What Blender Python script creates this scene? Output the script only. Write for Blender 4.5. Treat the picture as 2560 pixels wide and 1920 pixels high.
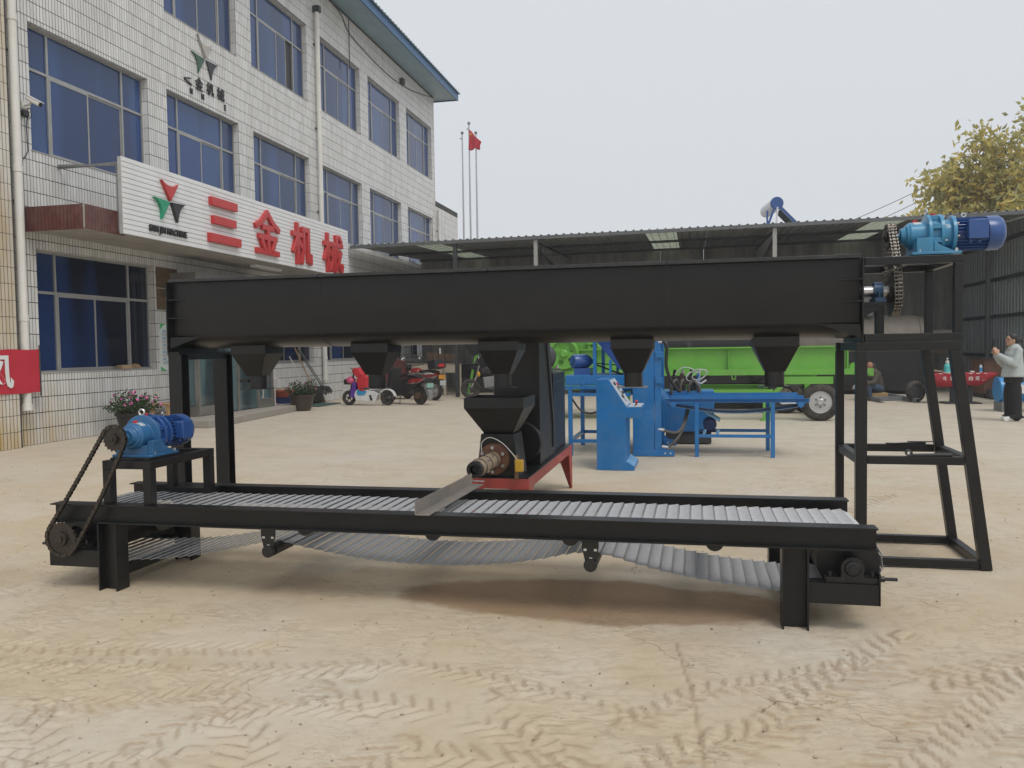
import bpy, bmesh, math, random
import numpy as np
from mathutils import Vector, Matrix, Quaternion
R = math.radians
random.seed(7); RNG = np.random.default_rng(7)
SC = bpy.context.scene
for _o in list(bpy.data.objects): bpy.data.objects.remove(_o)
COL = SC.collection

# ------------------------------------------------------------------ camera
CAM_H = 1.45
def cam_axes(yaw, pitch, roll):
    fwd = Vector((-math.sin(yaw)*math.cos(pitch), math.cos(yaw)*math.cos(pitch), math.sin(pitch)))
    right = Vector((math.cos(yaw), math.sin(yaw), 0)); up = right.cross(fwd)
    r = right*math.cos(roll) + up*math.sin(roll); u = -right*math.sin(roll) + up*math.cos(roll)
    return r, u, fwd
cd = bpy.data.cameras.new('camera'); cam = bpy.data.objects.new('camera', cd); COL.objects.link(cam)
cd.sensor_fit = 'HORIZONTAL'; cd.sensor_width = 36; cd.lens = 28.96; cd.clip_start = .05; cd.clip_end = 900
_r, _u, _f = cam_axes(.2181, -.04296, -.01484)
cam.matrix_world = Matrix(((_r.x, _u.x, -_f.x, 0), (_r.y, _u.y, -_f.y, 0), (_r.z, _u.z, -_f.z, CAM_H), (0, 0, 0, 1)))
SC.camera = cam

# ------------------------------------------------------------------ sky, sun, exposure
SUN_EL, SUN_AZ = R(58), R(138)      # azimuth clockwise from +Y: high, behind the camera and to its right
w = bpy.data.worlds.new('World'); SC.world = w; w.use_nodes = True
nt = w.node_tree; nt.nodes.clear()
out = nt.nodes.new('ShaderNodeOutputWorld'); bg = nt.nodes.new('ShaderNodeBackground')
sky = nt.nodes.new('ShaderNodeTexSky'); sky.sky_type = 'NISHITA'; sky.sun_disc = False
sky.sun_elevation = SUN_EL; sky.sun_rotation = SUN_AZ; sky.dust_density = 8; sky.air_density = 1; sky.ozone_density = 1
mul = nt.nodes.new('ShaderNodeVectorMath'); mul.operation = 'SCALE'; mul.inputs['Scale'].default_value = .09
nt.links.new(sky.outputs[0], mul.inputs[0])
mx = nt.nodes.new('ShaderNodeMix'); mx.data_type = 'RGBA'; mx.inputs['Factor'].default_value = .9   # thick even overcast over the clear sky
mx.inputs['B'].default_value = (.75, .78, .82, 1)
nt.links.new(mul.outputs[0], mx.inputs['A']); nt.links.new(mx.outputs['Result'], bg.inputs['Color'])
bg.inputs['Strength'].default_value = 1.0
nt.links.new(bg.outputs[0], out.inputs[0])
sl = bpy.data.lights.new('sun', 'SUN'); sl.energy = 1.3; sl.angle = R(25); sl.color = (1, .96, .9)
so = bpy.data.objects.new('sun', sl); COL.objects.link(so)
_sd = Vector((math.sin(SUN_AZ)*math.cos(SUN_EL), math.cos(SUN_AZ)*math.cos(SUN_EL), math.sin(SUN_EL)))
so.rotation_euler = _sd.to_track_quat('Z', 'Y').to_euler(); so.location = (0, -10, 30)
vs = SC.view_settings; vs.view_transform = 'Standard'; vs.look = 'None'; vs.exposure = .06; vs.gamma = 1; vs.use_curve_mapping = False
SC.render.engine = 'CYCLES'; SC.cycles.use_denoising = True
SC.cycles.max_bounces = 6; SC.cycles.diffuse_bounces = 3; SC.cycles.glossy_bounces = 3; SC.cycles.transmission_bounces = 4; SC.cycles.transparent_max_bounces = 6

# ------------------------------------------------------------------ materials
MATS = {}
def M(name, col=(.5, .5, .5), rough=.5, metal=0, var=.10, vs=4., bump=0., bs=80., spec=.5, coat=0., dust=None, dscale=3., trans=0.):
    if name in MATS: return MATS[name]
    m = bpy.data.materials.new(name); m.use_nodes = True; t = m.node_tree; n = t.nodes
    b = n['Principled BSDF']; MATS[name] = m
    b.inputs['Roughness'].default_value = rough; b.inputs['Metallic'].default_value = metal
    b.inputs['Specular IOR Level'].default_value = spec; b.inputs['Coat Weight'].default_value = coat
    b.inputs['Coat Roughness'].default_value = .15
    tc = n.new('ShaderNodeTexCoord'); co = tc.outputs['Object']
    nz = n.new('ShaderNodeTexNoise'); nz.inputs['Scale'].default_value = vs; nz.inputs['Detail'].default_value = 6; nz.inputs['Roughness'].default_value = .65
    t.links.new(co, nz.inputs['Vector'])
    mix = n.new('ShaderNodeMix'); mix.data_type = 'RGBA'
    mix.inputs['A'].default_value = tuple(c*(1-var) for c in col)+(1,); mix.inputs['B'].default_value = tuple(min(1, c*(1+var)) for c in col)+(1,)
    rp = n.new('ShaderNodeMapRange'); rp.inputs[1].default_value = .3; rp.inputs[2].default_value = .7
    t.links.new(nz.outputs[0], rp.inputs[0]); t.links.new(rp.outputs[0], mix.inputs['Factor'])
    cur = mix.outputs['Result']
    if dust:
        n2 = n.new('ShaderNodeTexNoise'); n2.inputs['Scale'].default_value = dscale; n2.inputs['Detail'].default_value = 8; n2.inputs['Roughness'].default_value = .75
        t.links.new(co, n2.inputs['Vector'])
        r2 = n.new('ShaderNodeMapRange'); r2.inputs[1].default_value = .42; r2.inputs[2].default_value = .75; r2.inputs[4].default_value = dust[1]
        t.links.new(n2.outputs[0], r2.inputs[0])
        m2 = n.new('ShaderNodeMix'); m2.data_type = 'RGBA'; m2.inputs['B'].default_value = tuple(dust[0])+(1,)
        t.links.new(cur, m2.inputs['A']); t.links.new(r2.outputs[0], m2.inputs['Factor']); cur = m2.outputs['Result']
    t.links.new(cur, b.inputs['Base Color'])
    rr = n.new('ShaderNodeMapRange'); rr.inputs[3].default_value = max(.02, rough-.08); rr.inputs[4].default_value = min(1, rough+.08)
    t.links.new(nz.outputs[0], rr.inputs[0]); t.links.new(rr.outputs[0], b.inputs['Roughness'])
    if trans: b.inputs['Transmission Weight'].default_value = trans
    if bump:
        n3 = n.new('ShaderNodeTexNoise'); n3.inputs['Scale'].default_value = bs; n3.inputs['Detail'].default_value = 4
        t.links.new(co, n3.inputs['Vector']); bp = n.new('ShaderNodeBump'); bp.inputs['Strength'].default_value = bump; bp.inputs['Distance'].default_value = .01
        t.links.new(n3.outputs[0], bp.inputs['Height']); t.links.new(bp.outputs[0], b.inputs['Normal'])
    return m
def node_math(t, op, a, b=None, clamp=False):
    x = t.nodes.new('ShaderNodeMath'); x.operation = op; x.use_clamp = clamp
    for i, s in enumerate((a, b)):
        if s is None: continue
        if isinstance(s, (int, float)): x.inputs[i].default_value = s
        else: t.links.new(s, x.inputs[i])
    return x.outputs[0]
def node_noise(t, vec, scale, detail=6, rough=.6):
    x = t.nodes.new('ShaderNodeTexNoise'); x.inputs['Scale'].default_value = scale; x.inputs['Detail'].default_value = detail; x.inputs['Roughness'].default_value = rough
    t.links.new(vec, x.inputs['Vector']); return x.outputs[0]
def node_range(t, v, a, b, c=0., d=1.):
    x = t.nodes.new('ShaderNodeMapRange'); x.inputs[1].default_value = a; x.inputs[2].default_value = b; x.inputs[3].default_value = c; x.inputs[4].default_value = d
    t.links.new(v, x.inputs[0]); return x.outputs[0]
def node_mix(t, f, a, b):
    x = t.nodes.new('ShaderNodeMix'); x.data_type = 'RGBA'
    for k, s in (('Factor', f), ('A', a), ('B', b)):
        if isinstance(s, tuple): x.inputs[k].default_value = s+(1,)*(4-len(s))
        elif isinstance(s, (int, float)): x.inputs[k].default_value = s
        else: t.links.new(s, x.inputs[k])
    return x.outputs['Result']

black = M('black_paint', (.008, .0082, .0088), .36, var=.3, vs=3, bump=.05, bs=9, spec=.42, dust=((.045, .042, .038), .16), dscale=2.2)
blacks = M('black_steel_matt', (.010, .010, .0105), .42, var=.3, vs=5, bump=.04, bs=60, spec=.5, dust=((.06, .053, .046), .12), dscale=6)
ltblue = M('gear_blue', (.035, .235, .42), .38, var=.14, vs=9, coat=.25, dust=((.2, .25, .28), .18))
dkblue = M('motor_blue', (.017, .078, .27), .34, var=.14, vs=8, coat=.3, dust=((.12, .15, .25), .15))
pblue = M('press_blue', (.007, .155, .43), .36, var=.12, vs=3, coat=.15, dust=((.14, .21, .30), .38), dscale=5)
green = M('trailer_green', (.13, .40, .045), .42, var=.1, vs=2.5, coat=.1, dust=((.26, .36, .17), .35), dscale=4)
redp = M('red_oxide', (.36, .052, .04), .5, var=.15, vs=8, dust=((.4, .22, .17), .3))
galv = M('galvanised_wire', (.37, .375, .385), .42, .3, var=.12, vs=30)
steel = M('bright_steel', (.6, .6, .6), .3, .9, var=.15, vs=30)
chainm = M('oily_chain', (.05, .045, .04), .35, .6, var=.4, vs=60, dust=((.16, .12, .08), .3), dscale=40)
chainb = M('bright_chain', (.30, .28, .25), .33, .85, var=.5, vs=70, dust=((.07, .05, .03), .6), dscale=50)
rust = M('rusty_plate', (.16, .075, .045), .6, .3, var=.35, vs=14, bump=.1, bs=90)
rawst = M('raw_angle_steel', (.30, .29, .27), .5, .55, var=.25, vs=9, dust=((.32, .16, .07), .55), dscale=9)
tan_st = M('heat_wrap', (.33, .26, .18), .65, .2, var=.3, vs=24, bump=.1, bs=120)
alu = M('aluminium_frame', (.36, .36, .35), .42, .4, var=.12, vs=6)
pvc = M('white_pvc', (.74, .73, .69), .4, var=.06, vs=3, dust=((.5, .42, .3), .25), dscale=2)
white = M('white_paint', (.78, .79, .80), .45, var=.04, vs=2, dust=((.55, .52, .46), .18), dscale=1.4)
rubber = M('tyre_rubber', (.022, .021, .02), .75, var=.25, vs=14, dust=((.22, .18, .13), .45), dscale=7)
wood = M('pale_wood', (.42, .27, .13), .6, var=.25, vs=8)
concrete = M('step_concrete', (.34, .31, .27), .85, var=.22, vs=5, bump=.25, bs=45, dust=((.14, .12, .10), .5), dscale=5)
dgrey = M('dark_grey', (.045, .047, .05), .6, var=.2, vs=5)
mgrey = M('mid_grey', (.20, .205, .21), .55, var=.15, vs=5)
plastic_k = M('black_plastic', (.018, .018, .018), .4, var=.2, vs=12)
redpl = M('red_plastic', (.55, .03, .03), .3, var=.1, vs=6, coat=.3)

# ------------------------------------------------------------------ mesh builder
class MB:
    def __init__(s): s.v = []; s.f = []
    def add(s, vs, fs):
        o = len(s.v); s.v += [tuple(p) for p in vs]; s.f += [tuple(i+o for i in f) for f in fs]; return s
    def box(s, x0, x1, y0, y1, z0, z1):
        return s.add([(x0,y0,z0),(x1,y0,z0),(x1,y1,z0),(x0,y1,z0),(x0,y0,z1),(x1,y0,z1),(x1,y1,z1),(x0,y1,z1)],
                     [(0,3,2,1),(4,5,6,7),(0,1,5,4),(1,2,6,5),(2,3,7,6),(3,0,4,7)])
    def prof(s, p, q, poly, up=(0,0,1)):
        p, q = Vector(p), Vector(q); d = (q-p).normalized(); u = Vector(up); u = Vector((0,1,0)) if abs(d.dot(u)) > .99 else u; sd = d.cross(u).normalized(); u = sd.cross(d).normalized()
        n = len(poly); vs = [p+sd*a+u*b for a, b in poly]+[q+sd*a+u*b for a, b in poly]
        fs = [tuple(range(n-1,-1,-1)), tuple(range(n,2*n))]+[(i,(i+1)%n,n+(i+1)%n,n+i) for i in range(n)]
        return s.add(vs, fs)
    def bar(s, p, q, w_, h=None, up=(0,0,1)):
        h = w_ if h is None else h
        return s.prof(p, q, [(-w_/2,-h/2),(w_/2,-h/2),(w_/2,h/2),(-w_/2,h/2)], up)
    def ibeam(s, p, q, w_, h, t=.008, up=(0,0,1)):
        a, b, k = w_/2, h/2, t/2
        return s.prof(p, q, [(-a,-b),(a,-b),(a,-b+t),(k,-b+t),(k,b-t),(a,b-t),(a,b),(-a,b),(-a,b-t),(-k,b-t),(-k,-b+t),(-a,-b+t)], up)
    def chan(s, p, q, w_, h, t=.006, up=(0,0,1), flip=1):   # web on +side
        a, b = w_/2, h/2; P = [(-a,-b),(a,-b),(a,b),(-a,b),(-a,b-t),(a-t,b-t),(a-t,-b+t),(-a,-b+t)]
        return s.prof(p, q, [(x*flip, y) for x, y in P], up)
    def angle(s, p, q, a, t=.005, up=(0,0,1), flip=1):
        P = [(0,0),(a,0),(a,t),(t,t),(t,a),(0,a)]
        return s.prof(p, q, [(x*flip, y) for x, y in P], up)
    def cyl(s, p, q, r, n=16, r2=None):
        return s.lathe(p, q, [(0, r), (1, r if r2 is None else r2)], n, rel=True)
    def lathe(s, p, q, prof, n=20, rel=False, caps=True):
        p, q = Vector(p), Vector(q); L = (q-p).length; d = (q-p).normalized()
        a = d.orthogonal().normalized(); b = d.cross(a); vs = []; fs = []
        for t, r in prof:
            c = p+d*(t*L if rel else t)
            vs += [c+(a*math.cos(2*math.pi*k/n)+b*math.sin(2*math.pi*k/n))*r for k in range(n)]
        m = len(prof)
        for i in range(m-1):
            fs += [(i*n+k, i*n+(k+1)%n, (i+1)*n+(k+1)%n, (i+1)*n+k) for k in range(n)]
        if caps: fs += [tuple(range(n-1,-1,-1)), tuple((m-1)*n+k for k in range(n))]
        return s.add(vs, fs)
    def tube(s, pts, r, n=6, closed=False):
        pts = [Vector(p) for p in pts]; m = len(pts); vs = []; fs = []; prev = None
        for i, p in enumerate(pts):
            if closed: d = pts[(i+1)%m]-pts[i-1]
            else: d = pts[min(i+1,m-1)]-pts[max(i-1,0)]
            d = d.normalized() if d.length else Vector((0,0,1))
            a = d.orthogonal().normalized() if prev is None else (prev-d*prev.dot(d)).normalized()
            prev = a; b = d.cross(a); rr = r[i] if isinstance(r, (list, tuple)) else r
            vs += [p+(a*math.cos(2*math.pi*k/n)+b*math.sin(2*math.pi*k/n))*rr for k in range(n)]
        for i in range(m if closed else m-1):
            j = (i+1) % m
            fs += [(i*n+k, i*n+(k+1)%n, j*n+(k+1)%n, j*n+k) for k in range(n)]
        if not closed: fs += [tuple(range(n-1,-1,-1)), tuple((m-1)*n+k for k in range(n))]
        return s.add(vs, fs)
    def torus(s, c, axis, R_, r, n=28, m=10):
        ax = Vector(axis).normalized(); a = ax.orthogonal().normalized(); b = ax.cross(a); c = Vector(c)
        return s.tube([c+(a*math.cos(2*math.pi*k/n)+b*math.sin(2*math.pi*k/n))*R_ for k in range(n)], r, m, True)
    def sph(s, c, r, n=14, m=9):
        r = (r, r, r) if isinstance(r, (int, float)) else r; vs = []; fs = []
        for i in range(1, m):
            th = math.pi*i/m
            vs += [(c[0]+r[0]*math.sin(th)*math.cos(2*math.pi*k/n), c[1]+r[1]*math.sin(th)*math.sin(2*math.pi*k/n), c[2]+r[2]*math.cos(th)) for k in range(n)]
        for i in range(m-2): fs += [(i*n+k, (i+1)*n+k, (i+1)*n+(k+1)%n, i*n+(k+1)%n) for k in range(n)]
        vs += [(c[0],c[1],c[2]+r[2]), (c[0],c[1],c[2]-r[2])]; t = len(vs)-2
        fs += [(t, k, (k+1)%n) for k in range(n)]+[(t+1, (m-2)*n+(k+1)%n, (m-2)*n+k) for k in range(n)]
        return s.add(vs, fs)
    def poly(s, pts, off):          # planar polygon given in 3D, extruded by vector off
        n = len(pts); off = Vector(off); vs = [Vector(p) for p in pts]+[Vector(p)+off for p in pts]
        return s.add(vs, [tuple(range(n-1,-1,-1)), tuple(range(n,2*n))]+[(i,(i+1)%n,n+(i+1)%n,n+i) for i in range(n)])
    def frustum(s, x0,x1,y0,y1,z0, X0,X1,Y0,Y1,Z1):   # bottom rectangle to top rectangle
        return s.add([(x0,y0,z0),(x1,y0,z0),(x1,y1,z0),(x0,y1,z0),(X0,Y0,Z1),(X1,Y0,Z1),(X1,Y1,Z1),(X0,Y1,Z1)],
                     [(0,3,2,1),(4,5,6,7),(0,1,5,4),(1,2,6,5),(2,3,7,6),(3,0,4,7)])
    def shell(s, x0,x1,y0,y1,z0, X0,X1,Y0,Y1,Z1, t=.006):   # open funnel with thickness
        o = [(x0,y0,z0),(x1,y0,z0),(x1,y1,z0),(x0,y1,z0),(X0,Y0,Z1),(X1,Y0,Z1),(X1,Y1,Z1),(X0,Y1,Z1)]
        i = [(x0+t,y0+t,z0),(x1-t,y0+t,z0),(x1-t,y1-t,z0),(x0+t,y1-t,z0),(X0+t,Y0+t,Z1),(X1-t,Y0+t,Z1),(X1-t,Y1-t,Z1),(X0+t,Y1-t,Z1)]
        fs = []
        for k in range(4):
            j = (k+1) % 4
            fs += [(k,j,4+j,4+k), (8+j,8+k,12+k,12+j), (4+k,4+j,12+j,12+k), (j,k,8+k,8+j)]
        return s.add(o+i, fs)
    def xf(s, m): s.v = [tuple(m @ Vector(p)) for p in s.v]; return s
    def mesh(s, name, mat, smooth=True, off=None):
        me = bpy.data.meshes.new(name); v = s.v if off is None else [(p[0]-off[0], p[1]-off[1], p[2]-off[2]) for p in s.v]
        me.from_pydata(v, [], s.f)
        if len(s.f) < 30000:
            bm = bmesh.new(); bm.from_mesh(me); bmesh.ops.recalc_face_normals(bm, faces=bm.faces); bm.to_mesh(me); bm.free()
        if mat: me.materials.append(mat)
        if smooth:
            me.shade_smooth(); me.set_sharp_from_angle(angle=R(38))
        me.update(); return me
    def build(s, name, mat, parent=None, bevel=0, smooth=True, world=True):
        r = parent
        while r is not None and r.parent is not None: r = r.parent
        off = tuple(r.location) if (r is not None and world) else None
        base = None
        if r is None and s.v:        # a thing of one mesh: origin at the middle of its foot
            a = np.array(s.v); base = ((a[:,0].min()+a[:,0].max())/2, (a[:,1].min()+a[:,1].max())/2, a[:,2].min()); off = base
        o = bpy.data.objects.new(name, s.mesh(name, mat, smooth, off)); COL.objects.link(o)
        if base: o.location = base
        o.parent = parent
        if bevel:
            b = o.modifiers.new('bevel', 'BEVEL'); b.width = bevel; b.segments = 2; b.limit_method = 'ANGLE'; b.angle_limit = R(40)
        return o
def tag(o, label=None, cat=None, group=None, kind=None):
    if label: o['label'] = label
    if cat: o['category'] = cat
    if group: o['group'] = group
    if kind: o['kind'] = kind
    return o
def thing(name, label, cat, loc=(0,0,0), group=None, rz=0):
    o = bpy.data.objects.new(name, None); COL.objects.link(o); o.location = loc; o.rotation_euler = (0,0,rz); o.empty_display_size = .2
    return tag(o, label, cat, group)
def holder(name, parent):
    o = bpy.data.objects.new(name, None); COL.objects.link(o); o.parent = parent; o.empty_display_size = .1; return o
def put(name, me, parent, mat=None):
    o = bpy.data.objects.new(name, me); COL.objects.link(o); o.parent = parent
    if mat is not None: o.matrix_local = mat
    return o
def text_mb(body, size=1., ext=.02, offset=0., res=4):
    cu = bpy.data.curves.new('t', 'FONT'); cu.body = body; cu.size = size; cu.extrude = ext; cu.offset = offset; cu.resolution_u = res
    cu.align_x = 'CENTER'; cu.align_y = 'CENTER'
    o = bpy.data.objects.new('t', cu); COL.objects.link(o); dg = bpy.context.evaluated_depsgraph_get(); dg.update()
    me = bpy.data.meshes.new_from_object(o.evaluated_get(dg))
    b = MB(); b.v = [tuple(v.co) for v in me.vertices]; b.f = [tuple(p.vertices) for p in me.polygons]
    bpy.data.objects.remove(o); bpy.data.curves.remove(cu); bpy.data.meshes.remove(me)
    return b
def fit(b, cx, cz, w_, h, frame):   # centre a flat text on (cx, cz) with the given width and height, then place it
    a = np.array(b.v); lo, hi = a.min(0), a.max(0)
    sx = w_/(hi[0]-lo[0]) if w_ else h/(hi[1]-lo[1]); sy = h/(hi[1]-lo[1]) if h else sx
    b.v = [((p[0]-(lo[0]+hi[0])/2)*sx+cx, (p[1]-(lo[1]+hi[1])/2)*sy+cz, p[2]) for p in b.v]
    return b.xf(frame)
def wall_frame(X): return Matrix(((0,0,1,X),(1,0,0,0),(0,1,0,0),(0,0,0,1)))      # text x -> +Y, y -> +Z, facing +X
def front_frame(Y): return Matrix(((1,0,0,0),(0,0,-1,Y),(0,1,0,0),(0,0,0,1)))    # text x -> +X, y -> +Z, facing -Y
def catmull(pts, k=8):
    P = [Vector(p) for p in pts]; P = [P[0]*2-P[1]]+P+[P[-1]*2-P[-2]]; out_ = []
    for i in range(1, len(P)-2):
        for j in range(k):
            t = j/k; a, b, c, d = P[i-1:i+3]
            out_.append(.5*((2*b)+(c-a)*t+(2*a-5*b+4*c-d)*t*t+(3*b-a-3*c+d)*t**3))
    out_.append(P[-2]); return out_
def resample(pts, n, closed=False):
    P = np.array([tuple(p) for p in pts]);
    if closed: P = np.vstack([P, P[:1]])
    L = np.r_[0, np.cumsum(np.linalg.norm(np.diff(P, axis=0), axis=1))]; t = np.linspace(0, L[-1], n+1)
    Q = np.stack([np.interp(t, L, P[:,k]) for k in range(3)], 1); return Q, L[-1]

# ------------------------------------------------------------------ ground
def vnoise(x, y, scale, seed, oct=1, gain=.5):
    tot = np.zeros_like(x); amp = 1.; norm = 0.
    for o in range(oct):
        G = np.random.default_rng(seed+o).random((256, 256)); X = x*scale*2**o+o*17.3; Y = y*scale*2**o-o*9.1
        i, j = np.floor(X).astype(int), np.floor(Y).astype(int); fx, fy = X-i, Y-j
        fx = fx*fx*(3-2*fx); fy = fy*fy*(3-2*fy); i0, i1, j0, j1 = i % 256, (i+1) % 256, j % 256, (j+1) % 256
        tot += amp*((G[i0,j0]*(1-fx)+G[i1,j0]*fx)*(1-fy)+(G[i0,j1]*(1-fx)+G[i1,j1]*fx)*fy); norm += amp; amp *= gain
    return tot/norm
def sstep(a, b, v): t = np.clip((v-a)/(b-a), 0, 1); return t*t*(3-2*t)
TRACKS = [  # centre line of each tyre imprint, width, lug pitch, lean of the lugs
    ([(-4.6,3.05),(-3.19,3.2),(-2.91,3.23),(-2.65,3.3),(-2.39,3.27)], .17, .085, .6),
    ([(-2.14,3.33),(-1.77,3.41),(-1.41,3.51),(-1.13,3.5),(-.78,3.41),(-.58,3.33),(-.36,3.23),(-.21,3.18)], .15, .075, .7),
    ([(-.25,3.12),(-.11,3.32),(.05,3.51),(.25,3.62),(.47,3.77),(.8,3.95)], .16, .075, -.6),
    ([(-2.25,3.3),(-2.12,3.16),(-1.92,3.01),(-1.77,2.84),(-1.62,2.72),(-1.5,2.4)], .22, .1, .8),
    ([(-2.5,2.42),(-2.26,2.44),(-2.02,2.49),(-1.8,2.58)], .16, .08, -.5),
    ([(-2.0,2.6),(-1.94,2.81),(-1.82,2.92),(-1.63,3.04),(-1.3,3.04)], .15, .08, .7),
    ([(-.2,2.6),(-.08,2.83),(.03,3.01),(.17,3.09),(.31,3.23),(.42,3.47),(.71,3.86),(1.0,4.3)], .24, .1, -.8),
    ([(-1.2,2.5),(-1.12,2.66),(-1.05,2.78),(-.93,2.74),(-.72,2.75),(-.4,2.72)], .22, .09, .9),
    ([(-.8,3.3),(-.73,3.21),(-.58,3.03),(-.47,2.9),(-.42,2.6)], .18, .09, -.6),
    ([(.5,2.8),(.75,3.1),(1.0,3.5),(1.4,4.0),(1.9,4.4)], .22, .09, .8),
    ([(.9,3.0),(1.2,3.4),(1.7,3.8),(2.4,4.6)], .2, .085, -.7),
    ([(-4.2,3.5),(-3.4,3.42),(-2.7,3.5),(-2.0,3.62)], .18, .08, -.6),
    ([(-1.5,3.15),(-1.1,3.1),(-.75,3.0),(-.55,2.85)], .2, .085, .7),
    ([(-2.7,2.85),(-2.3,2.95),(-1.9,3.2),(-1.5,3.35)], .16, .08, -.7),
    ([(-1.0,7.0),(.2,6.8),(1.0,7.2),(1.8,8.4)], .2, .1, .7),
    ([(-3.4,2.9),(-2.9,2.75),(-2.5,2.62),(-2.2,2.3)], .22, .1, .8),
    ([(.9,3.75),(1.3,3.95),(1.8,4.2),(2.3,4.3)], .22, .09, .6),
]
def ground():
    xs = [-8.]
    while xs[-1] < 5: xs.append(xs[-1]+(.0125 if -4.2 < xs[-1] < 2.6 else .05))
    xs = np.r_[-400, -160, -70, -40, -25, -17, -12, np.arange(-10.5, -8.2, .4), xs, np.arange(5.4, 14, .5), 18, 26, 40, 70, 160, 400]
    ys = [1.6]
    while ys[-1] < 14: ys.append(ys[-1]+max(.009, .0042*ys[-1]))
    ys = np.r_[-60, -20, -6, -2, 0, .8, 1.3, ys, np.arange(15, 40, 1.), 46, 60, 90, 160, 300, 520]
    X, Y = np.meshgrid(xs, ys, indexing='ij'); nx, ny = X.shape
    near = sstep(-7.5, -5, X)*(1-sstep(3.2, 4.8, X))*(1-sstep(9, 13, Y))*sstep(1.2, 1.7, Y)
    H = (vnoise(X, Y, 1.1, 1, 3)-.5)*.016
    # flaky dried mud: ridged noise stretched sideways
    wx = X+.25*(vnoise(X, Y, 2.2, 40, 2)-.5); wy = Y+.25*(vnoise(X, Y, 2.2, 50, 2)-.5)
    rid = 1-np.abs(2*vnoise(wx, wy*1.8, 9, 20, 3)-1)
    flake = sstep(.80, .98, rid)*sstep(.5, .7, vnoise(X, Y, 1.0, 70, 2))
    H -= flake*.003
    silt = sstep(.45, .68, vnoise(X, Y, 1.3, 90, 4, .6))
    trk = np.zeros_like(X); edge = np.zeros_like(X)
    for ti, (pl, wd, pit, lean) in enumerate(TRACKS):
        pts = catmull([(p[0], p[1], 0) for p in pl], 6); P = np.array([(p.x, p.y) for p in pts]); s0 = 0.
        lo, hi = P.min(0)-.35, P.max(0)+.35
        ii = np.where((xs > lo[0]) & (xs < hi[0]))[0]; jj = np.where((ys > lo[1]) & (ys < hi[1]))[0]
        if not len(ii) or not len(jj): continue
        sub = np.ix_(ii, jj); x, y = X[sub], Y[sub]; best = np.full(x.shape, 9.); U = np.zeros_like(x); V = np.zeros_like(x)
        for a, b in zip(P[:-1], P[1:]):
            d = b-a; L = np.hypot(*d)
            if L < 1e-6: continue
            d = d/L; t = np.clip((x-a[0])*d[0]+(y-a[1])*d[1], 0, L)
            dx, dy = x-a[0]-d[0]*t, y-a[1]-d[1]*t; q = np.hypot(dx, dy); m = q < best
            best[m] = q[m]; U[m] = (s0+t)[m]; V[m] = (d[0]*dy-d[1]*dx)[m]; s0 += L
        wob = .03*(vnoise(x, y, 9, 200+ti, 2)-.5)
        mask = (1-sstep(wd*.42, wd*.6, best+wob))*sstep(.28, .5, vnoise(x, y, 2.2, 300+ti, 2)+.12)
        ph = (U+lean*np.abs(V)+wob*1.2)/pit + .5*(V > 0); fr = ph-np.floor(ph)
        lug = sstep(.0, .12, fr)*(1-sstep(.45, .8, fr)); rim = np.exp(-((fr-.06)/.10)**2)+.7*np.exp(-((fr-.97)/.07)**2)
        H[sub] += mask*(lug*.0078-.003); edge[sub] = np.maximum(edge[sub], mask*rim); trk[sub] = np.maximum(trk[sub], mask)
    H += .004*(vnoise(X, Y, 9, 7, 3)-.5)
    xl = np.interp(Y, [2.4, 2.84, 3.48, 4.04], [.06, .03, -.02, -.09])+.012*(vnoise(X*0, Y, 7, 15, 2)-.5); ln_ = np.exp(-((X-xl)/.007)**2)*(Y > 2.4)*(Y < 4.05); edge = np.maximum(edge, ln_); H -= ln_*.006   # long score line in the slab
    yc_ = np.interp(X, [-4.6, -3.8, -2.9, -2.2], [3.75, 3.82, 4.0, 4.06])+.05*(vnoise(X, X*0, 3, 16, 4, .6)-.5); ck_ = np.exp(-((Y-yc_)/.010)**2)*(X > -4.6)*(X < -2.2)*sstep(.35, .5, vnoise(X, X*0+3, 2.2, 18, 2)); edge = np.maximum(edge, ck_); H -= ck_*.008
    dampc = np.exp(-(((X+.55)/1.2)**2+((Y-4.66)/.40)**2)**2)
    damp = sstep(.3, .6, dampc+.7*(vnoise(X, Y, 2.6, 120, 5, .6)-.5))
    damp = np.maximum(damp, .38*sstep(.5, .75, vnoise(X, Y, .9, 130, 4))*np.exp(-((Y-4.9)/.9)**2))
    H *= near; fl = np.clip(flake*.3*near, 0, 1)
    me = bpy.data.meshes.new('yard'); n = nx*ny
    co = np.stack([X, Y, H], -1).reshape(-1, 3).astype(np.float32)
    a = np.arange(n).reshape(nx, ny); q = np.stack([a[:-1,:-1], a[1:,:-1], a[1:,1:], a[:-1,1:]], -1).reshape(-1, 4)
    me.vertices.add(n); me.vertices.foreach_set('co', co.ravel()); me.loops.add(q.size); me.loops.foreach_set('vertex_index', q.ravel().astype(np.int32))
    me.polygons.add(len(q)); me.polygons.foreach_set('loop_start', np.arange(0, q.size, 4, dtype=np.int32)); me.update(calc_edges=True)
    at_ = me.color_attributes.new('soil', 'FLOAT_COLOR', 'POINT')
    rgba = np.stack([silt, damp, np.clip(edge+fl, 0, 1), trk], -1).reshape(-1).astype(np.float32); at_.data.foreach_set('color', rgba)
    me.shade_smooth()
    m = bpy.data.materials.new('dusty_concrete'); m.use_nodes = True; t = m.node_tree; b = t.nodes['Principled BSDF']; me.materials.append(m)
    geo = t.nodes.new('ShaderNodeNewGeometry'); pos = geo.outputs['Position']
    av = t.nodes.new('ShaderNodeVertexColor'); av.layer_name = 'soil'; sp = t.nodes.new('ShaderNodeSeparateColor'); t.links.new(av.outputs['Color'], sp.inputs[0])
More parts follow.
